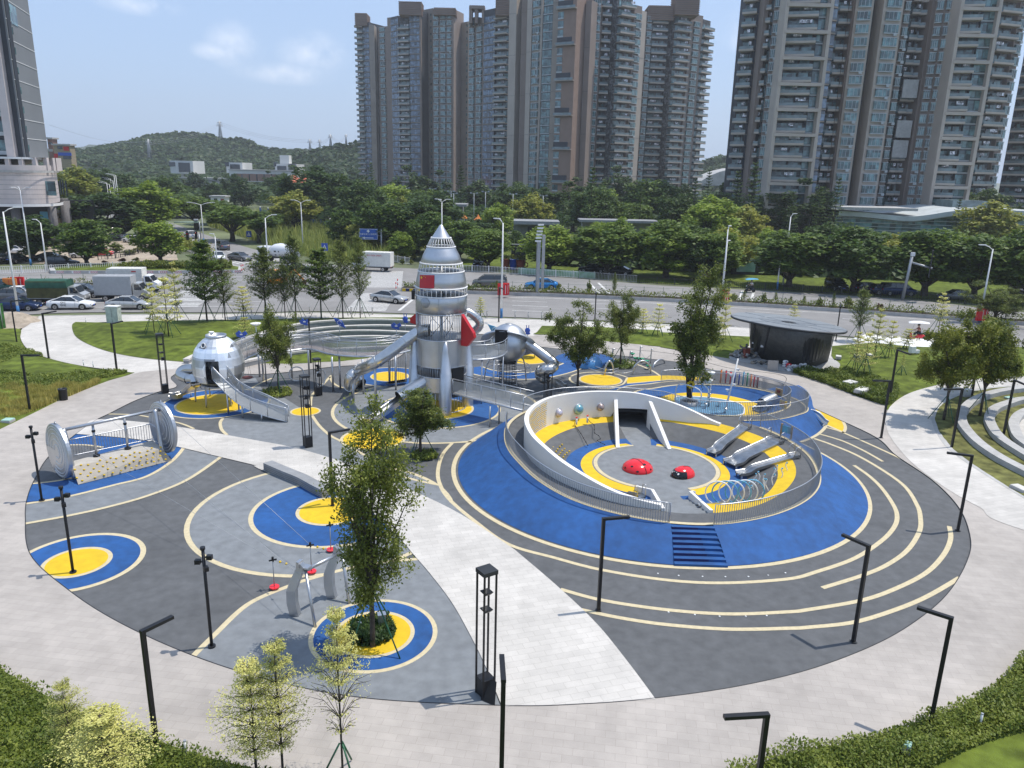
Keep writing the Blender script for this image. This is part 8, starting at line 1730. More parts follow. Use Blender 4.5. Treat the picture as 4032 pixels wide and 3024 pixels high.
for i,(k,x,y,ty,lb)in enumerate([('C7',1668,440,300,'small blue crossing sign left of the big direction sign'),('C7',935,250,175,'small blue sign under the flat topped trees')]):
 b=U(k,x,y,0);q=V(k,x,ty,b.y);t=thing('crossing_sign',lb,'road sign',b,group='small blue road signs');MB().tube([b,b+V3((0,0,q.z))],.05,6).build('pole',M['galv'],t);MB().box(q-V3((0,.08,0)),(1.1,.05,1.3)).build('board',M['bluep'],t)
 MB().add([q+V3((-.35,-.12,-.35)),q+V3((.35,-.12,-.35)),q+V3((0,-.12,.4))],[(0,1,2)]).build('triangle',M['whitep'],t);MB().add([q+V3((-.08,-.13,-.28)),q+V3((.08,-.13,-.28)),q+V3((.02,-.13,.15)),q+V3((-.02,-.13,.15))],[(0,1,2,3)]).build('walking_figure',M['black'],t)
for k,x,y,w,lb in(('C6',120,1225,1.5,'orange red plastic barrier at the left edge behind the white car'),('C6',205,1210,1.5,'bright red striped barrier beside the left street lamp'),('A6',1250,575,1.3,'red barrier boards at the foot of the lamp right of the rocket'),('A6',1276,570,.8,'small red board right of the red barrier boards'),('A8',393,290,.8,'red barrier by the foot of the lamp left of the pavilion'),('A8',1950,405,1.3,'tall red barrier on the reserve behind the right trees')):
 p=U(k,x,y,.3);t=thing('road_barrier',lb,'barrier',p,group='red road barriers');MB().box(p+V3((0,0,.75)),(w,.35,1.5),.15).build('body',M['orange']if 'orange' in lb else M['redl'],t);s_=MB()
 for j in range(3):s_.box(p+V3((-w*.3+j*w*.3,-.19,.75)),(.06,.02,1.1),.15)
 s_.build('stripes',M['red']if 'orange' in lb else M['whitep'],t)
for i,(k,x,y)in enumerate([('C7',863,550),('C7',880,545),('A6',490,520),('A6',478,545)]):
 p=U(k,x,y,0);t=thing('warning_post',['red and white warning post at the island tip, left of two','red and white warning post at the island tip, right of two','red and white warning post behind the end of the right reserve','red and white warning post at the nose of the right reserve'][i],'warning post',p,group='red and white warning posts')
 for j in range(4):MB().cyl(p+V3((0,0,j*.3)),.06,.3,8).build('band',M['redl']if j%2 else M['whitep'],t)
for i,(x,y,m_,lb)in enumerate([(915,530,'bluep','giant dark blue cup shaped flower tub on the far lawn'),(868,530,'rust','brown cup shaped flower tub left of the dark blue one'),(958,535,'rust','pinkish brown cup flower tub right of the dark blue one'),(2040,600,'rust','brown cup flower tub below the right street trees')]):
 p=U('B7',x,y,0);t=thing('cup_planter',lb,'planter',p,group='giant cup shaped flower tubs');MB().lathe([(.55,0),(.8,1.6),(.85,1.65),(.75,1.6),(.7,1.4),(0,1.4)],18,p).build('cup',M[m_],t);MB().tube([p+V3((.72,0,1.3)),p+V3((1.2,0,1.1)),p+V3((1.15,0,.6)),p+V3((.62,0,.4))],.09,6).build('handle',M[m_],t);tg=MB();vs,fs=[],[];r_=random.Random(i)
 for _ in range(160):leafquad(vs,fs,p+V3((r_.gauss(0,.4),r_.gauss(0,.4),1.7+r_.random()*.7)),.14,r_)
 tg.add(vs,fs);tg.build('plants',LM['bushy'],t)
def vbox(name,k,x0,x1,yt,Y,D,m,label,cat,z0=0,parts=None):
 a,b=V(k,x0,yt,Y),V(k,x1,yt,Y);t=thing(name,label,cat,((a.x+b.x)/2,Y,0));h=a.z
 MB().box(((a.x+b.x)/2,Y+D/2,(h+z0)/2),(b.x-a.x,D,h-z0)).build('wall',m,t);return t,a,b
t,a,b=vbox('dark_hoarding','B7',905,990,388,136,.3,M['dark'],'dark brown hoarding between the street trees right of the rocket','hoarding');MB().box(((a.x+b.x)/2,135.97,a.z+.06),(b.x-a.x+.1,.4,.12)).build('capping',M['conc'],t)
t,a,b=vbox('picture_hoarding','A8',440,620,32,130,.3,M['dark'],'dark hoarding with a pale green city picture beneath the trees','hoarding');c,d=V('A8',470,35,129.9),V('A8',575,110,129.9);MB().box(((c.x+d.x)/2,129.9,(c.z+d.z)/2),(d.x-c.x,.04,c.z-d.z)).build('picture',mat('city_picture',(.40,.55,.50),.6,col2=(.12,.28,.22),scale=.7,detail=8),t)
t,a,b=vbox('concrete_portal','B7',918,1125,262,165,6,M['concd'],'grey concrete park portal wall behind the street trees','wall');MB().box(((a.x+b.x)/2+1,164.9,a.z+.3),(b.x-a.x+2,7,.7)).build('roof_slab',M['concd'],t);MB().box((a.x+(b.x-a.x)*.68,164.9,a.z/2-.2),((b.x-a.x)*.56,.4,a.z-1)).build('opening',M['dark'],t)
t,a,b=vbox('park_canopy','B7',1320,1720,250,172,5,M['concd'],'long low concrete park canopy behind the street trees','canopy',z0=3.2);MB().box(((a.x+b.x)/2,171.5,a.z+.2),(b.x-a.x+2,6,.5)).build('roof_slab',M['concd'],t)
for f in(.1,.5,.9):MB().box((a.x+(b.x-a.x)*f,173,1.6),(.6,.6,3.2)).build('column',M['conc'],t)
t,a,b=vbox('park_canopy','B7',505,620,160,215,6,M['concd'],'grey flat roofed park building left of the playground slides','building');MB().box(((a.x+b.x)/2,214,a.z+.3),(b.x-a.x+3,8,.6)).build('roof_slab',M['concd'],t)
for i,(x,yb,yt,w,c,lb)in enumerate([(632,235,205,18,'orange','orange peaked play roof in the park, left of two'),(712,245,218,26,'orange','orange peaked play roof in the park, right of two'),(840,310,232,90,'teal','blue sloping play structure in the park')]):
 Y=185;c0=V('B7',x,yb,Y);c1=V('B7',x,yt,Y);r=w*CR['B7'][2]/ppm(Y)/2*(2.0 if i<2 else 1.3);t=thing('park_tent',lb,'play roof',(c0.x,Y,0));MB().lathe([(r,0),(r*.4,(c1.z-c0.z)*.55),(0,c1.z-c0.z+.3)],6,(c0.x,Y,c0.z),smooth=False).build('roof',M[c],t)
 for q in range(4):MB().tube([(c0.x+r*.7*cos(q*1.57),Y+r*.7*sin(q*1.57),0),(c0.x+r*.7*cos(q*1.57),Y+r*.7*sin(q*1.57),c0.z+.1)],.1,5).build('post',M['galv'],t)
# BUILDINGS AND HILLS
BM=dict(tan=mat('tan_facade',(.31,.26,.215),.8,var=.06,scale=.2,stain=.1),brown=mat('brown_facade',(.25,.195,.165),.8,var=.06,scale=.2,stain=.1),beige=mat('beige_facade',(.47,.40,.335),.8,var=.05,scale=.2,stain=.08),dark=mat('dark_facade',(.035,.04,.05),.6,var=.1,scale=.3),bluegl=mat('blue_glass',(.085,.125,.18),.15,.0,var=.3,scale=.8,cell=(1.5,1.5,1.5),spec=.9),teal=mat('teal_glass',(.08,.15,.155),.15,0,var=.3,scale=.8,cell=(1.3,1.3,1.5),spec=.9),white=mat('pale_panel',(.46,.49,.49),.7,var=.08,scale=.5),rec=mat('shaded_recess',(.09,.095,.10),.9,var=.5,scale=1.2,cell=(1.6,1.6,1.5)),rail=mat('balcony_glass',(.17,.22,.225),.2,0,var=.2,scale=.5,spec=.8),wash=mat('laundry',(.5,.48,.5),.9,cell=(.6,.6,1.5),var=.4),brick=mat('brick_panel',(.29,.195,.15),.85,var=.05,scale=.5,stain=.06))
FH=2.95
class Tower:
 def __init__(s,name,label,cat='tower'):
  s.t=thing(name,label,cat,(0,0,0),group=None);s.first=True;s.win=[];s.bal=[];s.walls={};s.rnd=random.Random(len(label));s.box0=None
 def wall(s,m,c,d,rz=0):s.walls.setdefault(m,MB()).box(c,d,rz)
 def bay(s,p0,p1,top,typ,depth=14,fh=FH,z0=0.0,nfl=None):
  """a bay of the front from plan point p0 to p1 (left to right as seen)"""
  if s.box0 is None:s.box0=V3((p0.x,p0.y,0));s.t.location=s.box0;s.t['_o']=tuple(s.box0)
  d=V3((p1.x-p0.x,p1.y-p0.y,0));L_=d.length;u=d/L_;n=V3((u.y,-u.x,0));rz=math.atan2(u.y,u.x);c=V3(((p0.x+p1.x)/2,(p0.y+p1.y)/2,0));rnd=s.rnd
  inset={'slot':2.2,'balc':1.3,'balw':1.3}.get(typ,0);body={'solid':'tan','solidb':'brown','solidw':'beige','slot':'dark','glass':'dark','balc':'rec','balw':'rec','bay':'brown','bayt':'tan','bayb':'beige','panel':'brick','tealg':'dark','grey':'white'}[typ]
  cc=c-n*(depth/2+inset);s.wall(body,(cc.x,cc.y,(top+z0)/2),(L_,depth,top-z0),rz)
  nf=int((top-z0)/fh)
  for i in range(nf):
   z=z0+i*fh+.05;V_=lambda a,o,h:(c.x+u.x*a+n.x*o,c.y+u.y*a+n.y*o,z+h)
   if typ in('balc','balw'):
    b=[('slab',V_(0,.0,.1),(L_-.15,2.6,.22)),('par',V_(0,1.3,.32),(L_-.15,.10,.42)),('rail',V_(0,1.28,.85),(L_-.2,.05,.72))]
    mm={'slab':0 if typ=='balw' else 1,'par':0,'rail':2}
    s.bal.append([(q,e,mm[k_])for k_,q,e in b]);s.win.append([(V_(-L_*.2,-1.25,1.4),(L_*.42,.08,2.1),0),(V_(L_*.24,-1.25,1.4),(L_*.3,.08,2.1),0)])
    if rnd.random()<.6:s.bal[-1].append((V_(rnd.uniform(-.3,.3)*L_,.7,2.0),(L_*rnd.uniform(.15,.4),.1,.75),3))
   elif typ in('glass','tealg'):
    k=max(1,round(L_/1.7));w=L_/k;g=[]
    for j in range(k):g.append((V_(-L_/2+w*(j+.5),.03,1.55),(w-.12,.08,2.25),0 if typ=='tealg' else 1))
    g.append((V_(0,.06,.18),(L_,.12,.3),3 if typ=='tealg' else 2));s.win.append(g)
   elif typ in('bay','bayt','bayb'):
    w=min(L_*.72,3.4);s.win.append([(V_(0,.32,1.5),(w,.6,1.75),0),(V_(0,.34,.5),(w+.2,.7,.18),3),(V_(0,.34,2.45),(w+.2,.7,.16),3),(V_(0,.64,1.5),(.09,.05,1.75),3),(V_(-w*.3,.64,1.5),(.07,.05,1.75),3),(V_(w*.3,.64,1.5),(.07,.05,1.75),3)])
    if rnd.random()<.35:s.win[-1].append((V_(w*.3,.62,.15),(.8,.35,.5),3))
   elif typ.startswith('solid')and L_>1.6:
    if i%5==0:s.wall('dark',(c.x+n.x*.01,c.y+n.y*.01,z),(L_*.98,.06,.06),rz)
    if L_>5:s.win.append([(V_(L_*.32,.03,1.5),(.9,.08,1.2),0)])
   elif typ=='panel':
    if i%4==0:s.bal.append([(V_(0,.6,.2),(L_+.3,1.4,.35),1),(V_(0,1.2,.75),(L_,.06,.8),2)]);s.wall('dark',(c.x+u.x*-L_*.1,c.y+u.y*-L_*.1,z+1.6),(L_*.8,.3,2.6),rz)
    else:s.win.append([(V_(-L_*.33,.05,1.4),(L_*.3,.1,2.0),0),(V_(-L_*.33,.07,.25),(L_*.3,.12,.5),3)])
   elif typ=='slot' and i%1==0 and L_>2:s.win.append([(V_(L_*.25,-2.15,1.4),(.6,.08,1.6),0)])
  s.rz=rz;s._last=(c,u,n,L_)
 def finish(s,rzs=None):
  o=s.box0
  for m,mb in s.walls.items():mb.build('wall',BM[m],s.t)
  for nm,items,mats in(('window',s.win,[BM['teal'],BM['bluegl'],BM['tan'],BM['white']]),('balcony',s.bal,[BM['beige'],BM['tan'],BM['rail'],BM['wash']])):
   def key(it):q=it[0][0];return(V3(q)-V3((0,0,16))).length-6*max(it[0][1])
   items=sorted(items,key=key)
   for it in items[:100]:
    mb=MB()
    for q,e,mi in it:mb.box(q,e,it_rz(s,q),mi)
    ob=mb.build(nm,mats,s.t)
   if len(items)>100:
    mb=MB()
    for it in items[100:]:
     for q,e,mi in it:mb.box(q,e,it_rz(s,q),mi)
    tag(mb.build(nm+'s',mats,s.t),kind='stuff')
def it_rz(s,q):
 best=None
 for(c,u,L_)in s.segs:
  d=(V3((q[0],q[1],0))-c);a=d.dot(u);o=abs(d.dot(V3((u.y,-u.x,0))))
  e=max(0,abs(a)-L_/2)*3+o
  if best is None or e<best[0]:best=(e,math.atan2(u.y,u.x))
 return best[1]
def tower(name,label,k,cols,yref,fh=FH,depth=14):
 """cols: (x0, x1, Y0, Y1, ytop, type) pixel columns at height yref"""
 T=Tower(name,label);T.segs=[]
 for x0,x1,Y0,Y1,yt,typ in cols:
  p0,p1=V(k,x0,yref,Y0),V(k,x1,yref,Y1);p0.z=p1.z=0;top=V(k,(x0+x1)/2,yt,(Y0+Y1)/2).z;d=p1-p0;T.segs.append(((p0+p1)/2,d.normalized(),d.length));T.bay(p0,p1,top,typ,depth,fh)
 T.finish();return T
tower('apartment_tower','leftmost brown apartment tower of the central group','A2',[(150,192,470,468,115,'balc'),(192,222,468,466,122,'glass'),(222,250,464,464,135,'solid'),(250,268,468,466,145,'slot'),(268,320,466,462,145,'bay'),(320,345,462,460,95,'solidb')],600,fh=2.95)
tower('apartment_tower','blue glass apartment tower with a louvred penthouse, second from the left','A2',[(338,378,425,420,90,'glass'),(378,438,418,416,95,'balc'),(438,490,414,412,55,'glass'),(490,498,411,411,60,'solidb')],600)
tower('apartment_tower','tan apartment tower with brown window bays, third from the left','A2',[(503,562,424,418,50,'solid'),(562,598,408,406,45,'bay'),(598,634,406,405,45,'bay'),(634,664,405,404,45,'bay'),(664,672,404,404,60,'solidb')],600)
tower('apartment_tower','recessed tan apartment tower between two taller ones','A2',[(672,712,420,416,125,'bayt'),(712,750,414,410,120,'solid')],600)
tower('apartment_tower','apartment tower with an open concrete roof frame','A2',[(752,792,372,368,95,'bay'),(792,832,367,363,100,'bay'),(832,892,362,356,50,'glass'),(892,962,352,348,60,'balc')],600)
tower('apartment_tower','tallest beige apartment tower in the middle with narrow stair shafts','A2',[(965,1003,322,320,-60,'solidw'),(1003,1030,322,320,-60,'slot'),(1030,1060,318,317,-60,'solidb'),(1060,1085,312,311,-60,'solidw'),(1085,1142,312,308,-60,'bayb')],600)
tower('apartment_tower','apartment tower with brick coloured panels and sky balconies in its front','A2',[(1146,1196,306,303,-60,'tealg'),(1196,1222,300,299,-60,'solid'),(1222,1320,297,293,-60,'panel'),(1320,1368,303,300,0,'glass'),(1368,1398,298,297,0,'solidb')],600)
tower('apartment_tower','grey green apartment tower with pale framed balconies right of the brick panels','A2',[(1400,1450,302,303,-30,'bay'),(1450,1500,306,307,-40,'balc'),(1500,1545,308,308,-50,'slot'),(1545,1625,304,308,-40,'balw'),(1625,1665,312,315,30,'bay'),(1665,1690,320,322,60,'solidw')],600)
tower('apartment_tower','rightmost apartment tower of the central group with a dark slot in its front','A2',[(1690,1722,350,351,65,'bay'),(1722,1805,352,353,85,'balc'),(1805,1848,356,356,85,'slot'),(1848,1925,350,354,45,'balw'),(1925,1990,358,362,80,'bay'),(1990,2045,362,368,105,'balc')],600)
for(k,x0,x1,y0,y1,Y,m,T_)in[('A2',135,200,70,118,466,'louvre','slatted roof house on the leftmost tower'),('A2',375,495,8,60,410,'louvre','large slatted penthouse on the blue glass tower'),('A2',565,682,40,60,402,'louvre','low brown crown on the tan tower'),('A2',905,985,-30,62,345,'louvre','slatted roof house beside the tallest tower'),('A2',1735,1868,28,88,350,'louvre','brown slatted roof house on the rightmost central tower'),('A2',1885,2005,-40,60,348,'louvre','tall slatted crown on the rightmost central tower')]:
 a,b=V(k,x0,y0,Y),V(k,x1,y1+20,Y);t=thing('roof_house',T_,'roof house',(a.x,Y,b.z));MB().box(((a.x+b.x)/2,Y+5,(a.z+b.z)/2),(b.x-a.x,10,a.z-b.z)).build('wall',BM['brown'],t);mb=MB();zz=b.z
 while zz<a.z:mb.box(((a.x+b.x)/2,Y+4.9,zz),(b.x-a.x+.6,10.6,.25));zz+=.8
 mb.build('louvres',BM['brick'],t)
a,b=V('A2',760,30,362),V('A2',838,100,362);t=thing('roof_frame','open brown concrete frame on a tower roof','roof frame',(a.x,362,b.z));w=(b.x-a.x)
for f in(.06,.45,.94):MB().box((a.x+w*f,366,(a.z+b.z)/2-1),(1.3,8,a.z-b.z+2)).build('pier',BM['brown'],t)
MB().box((a.x+w/2,366,a.z-.6),(w,9,1.3)).build('beam',BM['brown'],t)
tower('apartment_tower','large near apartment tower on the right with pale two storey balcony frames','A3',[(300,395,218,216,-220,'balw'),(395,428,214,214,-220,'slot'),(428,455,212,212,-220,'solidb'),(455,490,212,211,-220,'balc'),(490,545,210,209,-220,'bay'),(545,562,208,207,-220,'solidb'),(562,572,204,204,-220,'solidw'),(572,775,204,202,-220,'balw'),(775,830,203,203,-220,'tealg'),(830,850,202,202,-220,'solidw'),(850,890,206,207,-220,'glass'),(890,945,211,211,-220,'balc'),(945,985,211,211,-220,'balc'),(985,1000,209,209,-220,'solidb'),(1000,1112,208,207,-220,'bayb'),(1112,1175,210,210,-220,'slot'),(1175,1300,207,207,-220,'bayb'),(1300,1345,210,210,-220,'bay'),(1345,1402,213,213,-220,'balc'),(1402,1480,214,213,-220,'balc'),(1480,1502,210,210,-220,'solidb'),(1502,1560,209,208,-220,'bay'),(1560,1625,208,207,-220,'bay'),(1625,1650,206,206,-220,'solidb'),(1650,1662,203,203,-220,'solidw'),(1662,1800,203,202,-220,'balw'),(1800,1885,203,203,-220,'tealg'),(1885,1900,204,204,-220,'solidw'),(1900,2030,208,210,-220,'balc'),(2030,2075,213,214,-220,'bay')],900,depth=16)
fr=thing('facade_frames','pale two storey frames standing proud of the right tower front','facade frame',V('A3',570,900,202))
for x0,x1 in((565,845),(1653,1895)):
 p0,p1=V('A3',x0,900,202.2),V('A3',x1,900,202.0);z=2.5
 while z<108:MB().box(((p0.x+p1.x)/2,201.6,z),(p1.x-p0.x,1.3,.75)).build('beam',BM['beige'],fr);z+=FH*2
 for x in(p0.x,p1.x):MB().box((x,201.7,54),(.8,1.2,108)).build('pier',BM['beige'],fr)
sg_=thing('sky_gardens','white walled double height recesses in the right tower front','recess',V('A3',1440,900,211))
for y0,y1,x in((518,640,1472),(785,900,1430),(915,1030,1405)):
 a,b=V('A3',x-42,y0,210),V('A3',x+38,y1,210);MB().box(((a.x+b.x)/2,210.4,(a.z+b.z)/2),(b.x-a.x,.5,a.z-b.z)).build('recess',M['conc'],sg_)
tower('apartment_tower','dark apartment tower at the right edge in shadow','A3',[(2075,2120,238,236,-220,'slot'),(2120,2330,232,226,-220,'balc'),(2330,2500,225,222,-220,'bay')],900)
t=thing('glass_podium','low glass podium building with a waving grey roof under the right tower','building',V('A3',1500,1560,188));P=[V('A3',x,y,Y)for x,y,Y in((985,1375,188),(1150,1385,187),(1300,1400,186),(1440,1412,185),(1560,1402,184),(1700,1380,183),(1850,1368,182),(2050,1372,181),(2300,1378,178))];P=spline(P,n=5)
gz=MB();gz.loft([[V3((p.x,p.y,0))for p in P],[p-V3((0,0,1.2))for p in P]],smooth=False);gz.build('glass_front',BM['teal'],t)
fn=MB()
for zz in range(1,13):fn.tube([V3((p.x,p.y-.3-.25*sin(i*.8+zz),min(p.z-1.3,zz*.85)))for i,p in enumerate(P)],.09,4)
fn.build('glass_fins',BM['white'],t);rm=MB();rm.loft([[p+V3((0,-1.5,-1.1))for p in P],[p+V3((0,-1.5,0))for p in P],[p+V3((0,24,.2))for p in P]],smooth=False);rm.build('roof',BM['white'],t)
a=V('A3',1000,1372,186);b=V('A3',1490,1372,186);MB().box(((a.x+b.x)/2,190,a.z+.5),(b.x-a.x,12,.6)).build('entrance_roof',M['conc'],t)
a=V('A3',1765,1295,190);b=V('A3',2005,1350,190);MB().box(((a.x+b.x)/2,195,(a.z+b.z)/2-1),(b.x-a.x,8,a.z-b.z+1)).build('roof_terrace',M['rail']if 'rail' in M else BM['rail'],t)
t=thing('corner_building','grey and pink corner tower with a rounded stone podium at the left edge','building',U('C6',590,600));Yb=150
pk_=mat('pink_stone',(.60,.53,.50),.8,var=.05,scale=.6,stain=.07);gw=mat('grey_wall',(.20,.21,.22),.75,var=.04,scale=.15,stain=.06)
def vb(x0,x1,y0,y1,Y,D,m,part,k='A1'):
 a,b=V(k,x0,y0,Y),V(k,x1,y1,Y);return MB().box(((a.x+b.x)/2,Y+D/2,(a.z+b.z)/2),(abs(b.x-a.x),D,abs(a.z-b.z))).build(part,m,t)
g0,g1=V('A1',137,700,Yb),V('A1',262,700,Yb);ztop=V('A1',100,-150,Yb).z;zpod=V('A1',200,935,Yb).z
xl=V('A1',145,900,Yb).x;Dp=V('A1',285,900,Yb+17);xr=Dp.x
MB().prism([V3((xl,Yb,0)),Dp,V3((xr-14,Yb+30,0)),V3((xl-14,Yb+10,0))],zpod,ztop).build('grey_wall',gw,t)
for i in range(16):zz=zpod+3.45+i*3.42;MB().box(((xl+xr)/2+.02,Yb+8.5,zz),(math.hypot(xr-xl,17),.1,.12),math.atan2(17,xr-xl)).build('wall_joint',M['whitep'],t)
c=V('A1',104,90,Yb+5);MB().box((xl+(xr-xl)*.3+.05,Yb+17*.3-.05,c.z),(4.5,.1,3.4),math.atan2(17,xr-xl)).build('wall_window',BM['teal'],t)
x2=V('A1',92,900,Yb).x;x3=V('A1',-350,900,Yb).x
MB().box(((xl+x2)/2,Yb+.9,(ztop+zpod)/2),(xl-x2,1,ztop-zpod)).build('dark_strip',BM['dark'],t)
MB().prism([V3((x3,Yb+1,0)),V3((x2,Yb+1,0)),V3((xr-1,Yb+17,0)),V3((x3,Yb+17,0))],zpod,ztop).build('front_wall',BM['dark'],t)
for i in range(5):xx=x2-.6-i*6.2;MB().box((xx,Yb+.2,(ztop+zpod)/2),(1.5,1.6,ztop-zpod)).build('stone_pier',pk_,t)
for i in range(17):
 zz=zpod+.4+i*3.42
 for j in range(4):xx=x2-3.7-j*6.2;mb=MB();mb.box((xx,Yb+.75,zz+1.7),(4.4,.12,1.9),0,0);mb.box((xx,Yb+.68,zz+.35),(4.5,.3,.7),0,1);mb.box((xx,Yb+.66,zz+1.7),(.1,.1,1.9),0,1);mb.build('window',[BM['teal'],BM['white']],t)
 MB().box(((xl+x2)/2-.2,Yb+1.6,zz+1.3),(1.4,1.4,1.2)).build('window',[BM['teal']],t)
zc,ze=V('A1',200,938,Yb-6).z,V('A1',100,1205,Yb-6).z;zg=V('A1',200,1015,Yb-6).z
PP=spline([V('C6',x,240,Y)for x,Y in((-900,141),(-300,140.5),(100,141),(400,143),(560,146),(640,151),(655,158),(640,170))],n=8)
def pod(z0,z1,o,m,part):
 Q=[]
 for i,p in enumerate(PP):tt=PP[min(i+1,len(PP)-1)]-PP[max(i-1,0)];Q.append(p+V3((tt.y,-tt.x,0)).normalized()*o)
 MB().loft([[V3((p.x,p.y,z0))for p in Q],[V3((p.x,p.y,z1))for p in Q]],smooth=False).build(part,m,t);return Q
pod(ze,zg-.3,0,pk_,'podium_wall');Q1_=pod(zg-.3,zg+.1,.5,M['conc'],'cornice');pod(zg+.1,zg+1.0,.1,pk_,'parapet');pod(ze-.5,ze,.7,M['whitep'],'lower_cornice')
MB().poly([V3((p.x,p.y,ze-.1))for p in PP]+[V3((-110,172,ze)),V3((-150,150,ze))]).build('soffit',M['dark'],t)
MB().poly([V3((p.x,p.y,zg+.05))for p in PP]+[V3((-110,172,zg)),V3((-150,150,zg))]).build('terrace_floor',M['conc'],t)
MB().poly([V3((p.x+.3,p.y+1.0,zpod))for p in PP]+[V3((-110,172,zg)),V3((-150,150,zg))]).build('canopy_roof',M['conc'],t)
for i in range(1,7):pod(ze+(zg-ze)*i/7,ze+(zg-ze)*i/7+.05,.02,M['concd'],'stone_joint')
pod(zpod-.35,zpod,-.6,M['whitep'],'canopy_edge')
for i,q in enumerate(resample(PP[8:],2.1)):MB().box((q.x,q.y+1.2,(zg+zpod)/2),(.7,.7,zpod-zg)).build('colonnade_column',pk_,t)
for i,q in enumerate(resample(PP[8:],6.0)):MB().cyl((q.x,q.y+1.8,-.05),.75,ze,14).build('column',mat('column_grey',(.13,.12,.115),.7)if 'colg' not in BM else BM['colg'],t)
for x0,x1,y0,y1 in((15,50,1080,1180),(75,105,1080,1175),(150,268,1075,1165),(285,292,1070,1160),(300,307,1072,1162),(318,325,1075,1165)):
 a,b=V('A1',x0,y0,Yb-8.5),V('A1',x1,y1,Yb-8.5);j=min(range(len(PP)),key=lambda i:abs(PP[i].x-(a.x+b.x)/2));yy=PP[j].y-.12;MB().box(((a.x+b.x)/2,yy,(a.z+b.z)/2),(b.x-a.x,.35,a.z-b.z)).build('podium_window',BM['teal']if x1-x0>60 else M['glassd'],t)
MB().box((-116,160,ze/2),(60,.5,ze)).build('ground_floor_wall',M['dark'],t)
a=V('C6',515,410,150);MB().box((a.x,150,a.z),(2.6,.3,1.4)).build('shop_sign',M['teal'],t)
def simple(name,label,k,x0,x1,yt,yb,Y,D,m,wins=(),roofm=None):
 a,b=V(k,x0,yt,Y),V(k,x1,yb,Y);tt=thing(name,label,'building',((a.x+b.x)/2,Y,max(0,b.z)));z0=b.z if b.z<3 else b.z
 MB().box(((a.x+b.x)/2,Y+D/2,(a.z+z0)/2),(b.x-a.x,D,a.z-z0)).build('wall',m,tt)
 MB().box(((a.x+b.x)/2,Y+D/2,a.z+.25),(b.x-a.x+.8,D+.8,.5)).build('roof',roofm or M['conc'],tt)
 for(u0,v0,u1,v1,wm)in wins:c,d=V(k,u0,v0,Y-.1),V(k,u1,v1,Y-.1);MB().box(((c.x+d.x)/2,Y-.08,(c.z+d.z)/2),(abs(d.x-c.x),.16,abs(c.z-d.z))).build('window',wm,tt)
 return tt,a,b
simple('town_building','ochre and blue town building with a red sign behind the corner tower','A1',315,430,862,1000,260,3,mat('ochre',(.33,.27,.18),.8),[(340,868,370,885,M['glassd']),(375,870,410,895,M['red']),(345,905,425,925,M['bluep']),(375,925,425,945,M['glassd']),(320,912,345,945,M['red'])])
simple('town_building','brown topped town building directly behind the grey wall','A1',280,330,825,1000,262,3,mat('redbrown',(.26,.15,.12),.8),[(285,845,312,855,M['glassd']),(285,885,315,900,M['conc'])])
simple('guard_house','small beige guard house under the corner building','C6',590,660,380,545,158,4,M['sand'],[(600,410,640,440,M['conc'])])
simple('site_hut','white flat roofed site hut at the end of the field','A1',1250,1335,1170,1200,262,4,M['whitep'],[(1270,1178,1290,1196,M['glassd']),(1310,1180,1330,1200,M['rust'])])
wsm=mat('white_school_wall',(.62,.62,.60),.8,var=.03,scale=.2);bks=mat('brick_school',(.30,.18,.14),.8)
def school(label,x0,xm,x1,yt,yb,Y,wins):
 a,m_,b=V('A1',x0,yt,Y),V('A1',xm,yt,Y),V('A1',x1,yb,Y);tt=thing('school_block',label,'building',(m_.x,Y,0));z0=max(3,b.z)
 MB().prism([V3((m_.x,Y,0)),V3((b.x,Y,0)),V3((b.x,Y+16,0)),V3((a.x,Y+20,0)),V3((a.x,Y+4,0))],z0,a.z).build('wall',wsm,tt)
 for u0,v0,u1,v1 in wins:c,d=V('A1',u0,v0,Y-.2),V('A1',u1,v1,Y-.2);MB().box(((c.x+d.x)/2,Y-.1,(c.z+d.z)/2),(abs(d.x-c.x),.5,abs(c.z-d.z))).build('window',M['glassd'],tt)
 for i in range(4):c=V('A1',x0+(xm-x0)*(i+.5)/4,975,Y);MB().box((c.x,Y+4-4*(i+.5)/4-.1,c.z),(1.2,.5,2.2)).build('window',M['glassd'],tt)
 for f in(.2,.8):MB().box((m_.x+(b.x-m_.x)*f,Y+4,z0/2),(1.5,1.5,z0)).build('leg',wsm,tt)
 return tt
s1=school('white cube school block on legs, leftmost at the foot of the hills',988,1040,1150,952,1032,430,[(1058,965,1130,1022)]);s2_=school('white cube school block in the middle',1325,1360,1442,963,1028,430,[(1365,975,1425,1005)]);s3_=school('white cube school block, rightmost with a roof stair',1618,1640,1762,972,1015,430,[(1645,985,1700,1010)])
c=V('A1',1690,950,434);MB().box((c.x,436,c.z),(5,5,5)).build('roof_stair',wsm,s3_)
for i in range(5):c=V('A1',1718+i*9,995,429.8);MB().box((c.x,429.8,c.z),(1.2,.5,4)).build('fin',M['concd'],s3_)
tt,a,b=simple('school_hall','long white and brick school hall below the cube blocks','A1',1360,1765,1010,1085,420,14,wsm,[(1372,1035,1392,1075,M['glassd'])]+[(1410+i*22,1033,1420+i*22,1075,M['glassd']if i%2 else bks)for i in range(14)])
c0_,c1_=V('A1',1400,1030,419.8),V('A1',1690,1078,419.8);MB().box(((c0_.x+c1_.x)/2,419.95,(c0_.z+c1_.z)/2),(c1_.x-c0_.x,.1,c0_.z-c1_.z)).build('brick_front',bks,tt)
simple('school_link','low grey link building beside the leftmost school block','A1',1075,1370,1058,1100,425,10,M['conc'],[(1090,1068,1350,1078,M['glassd'])])
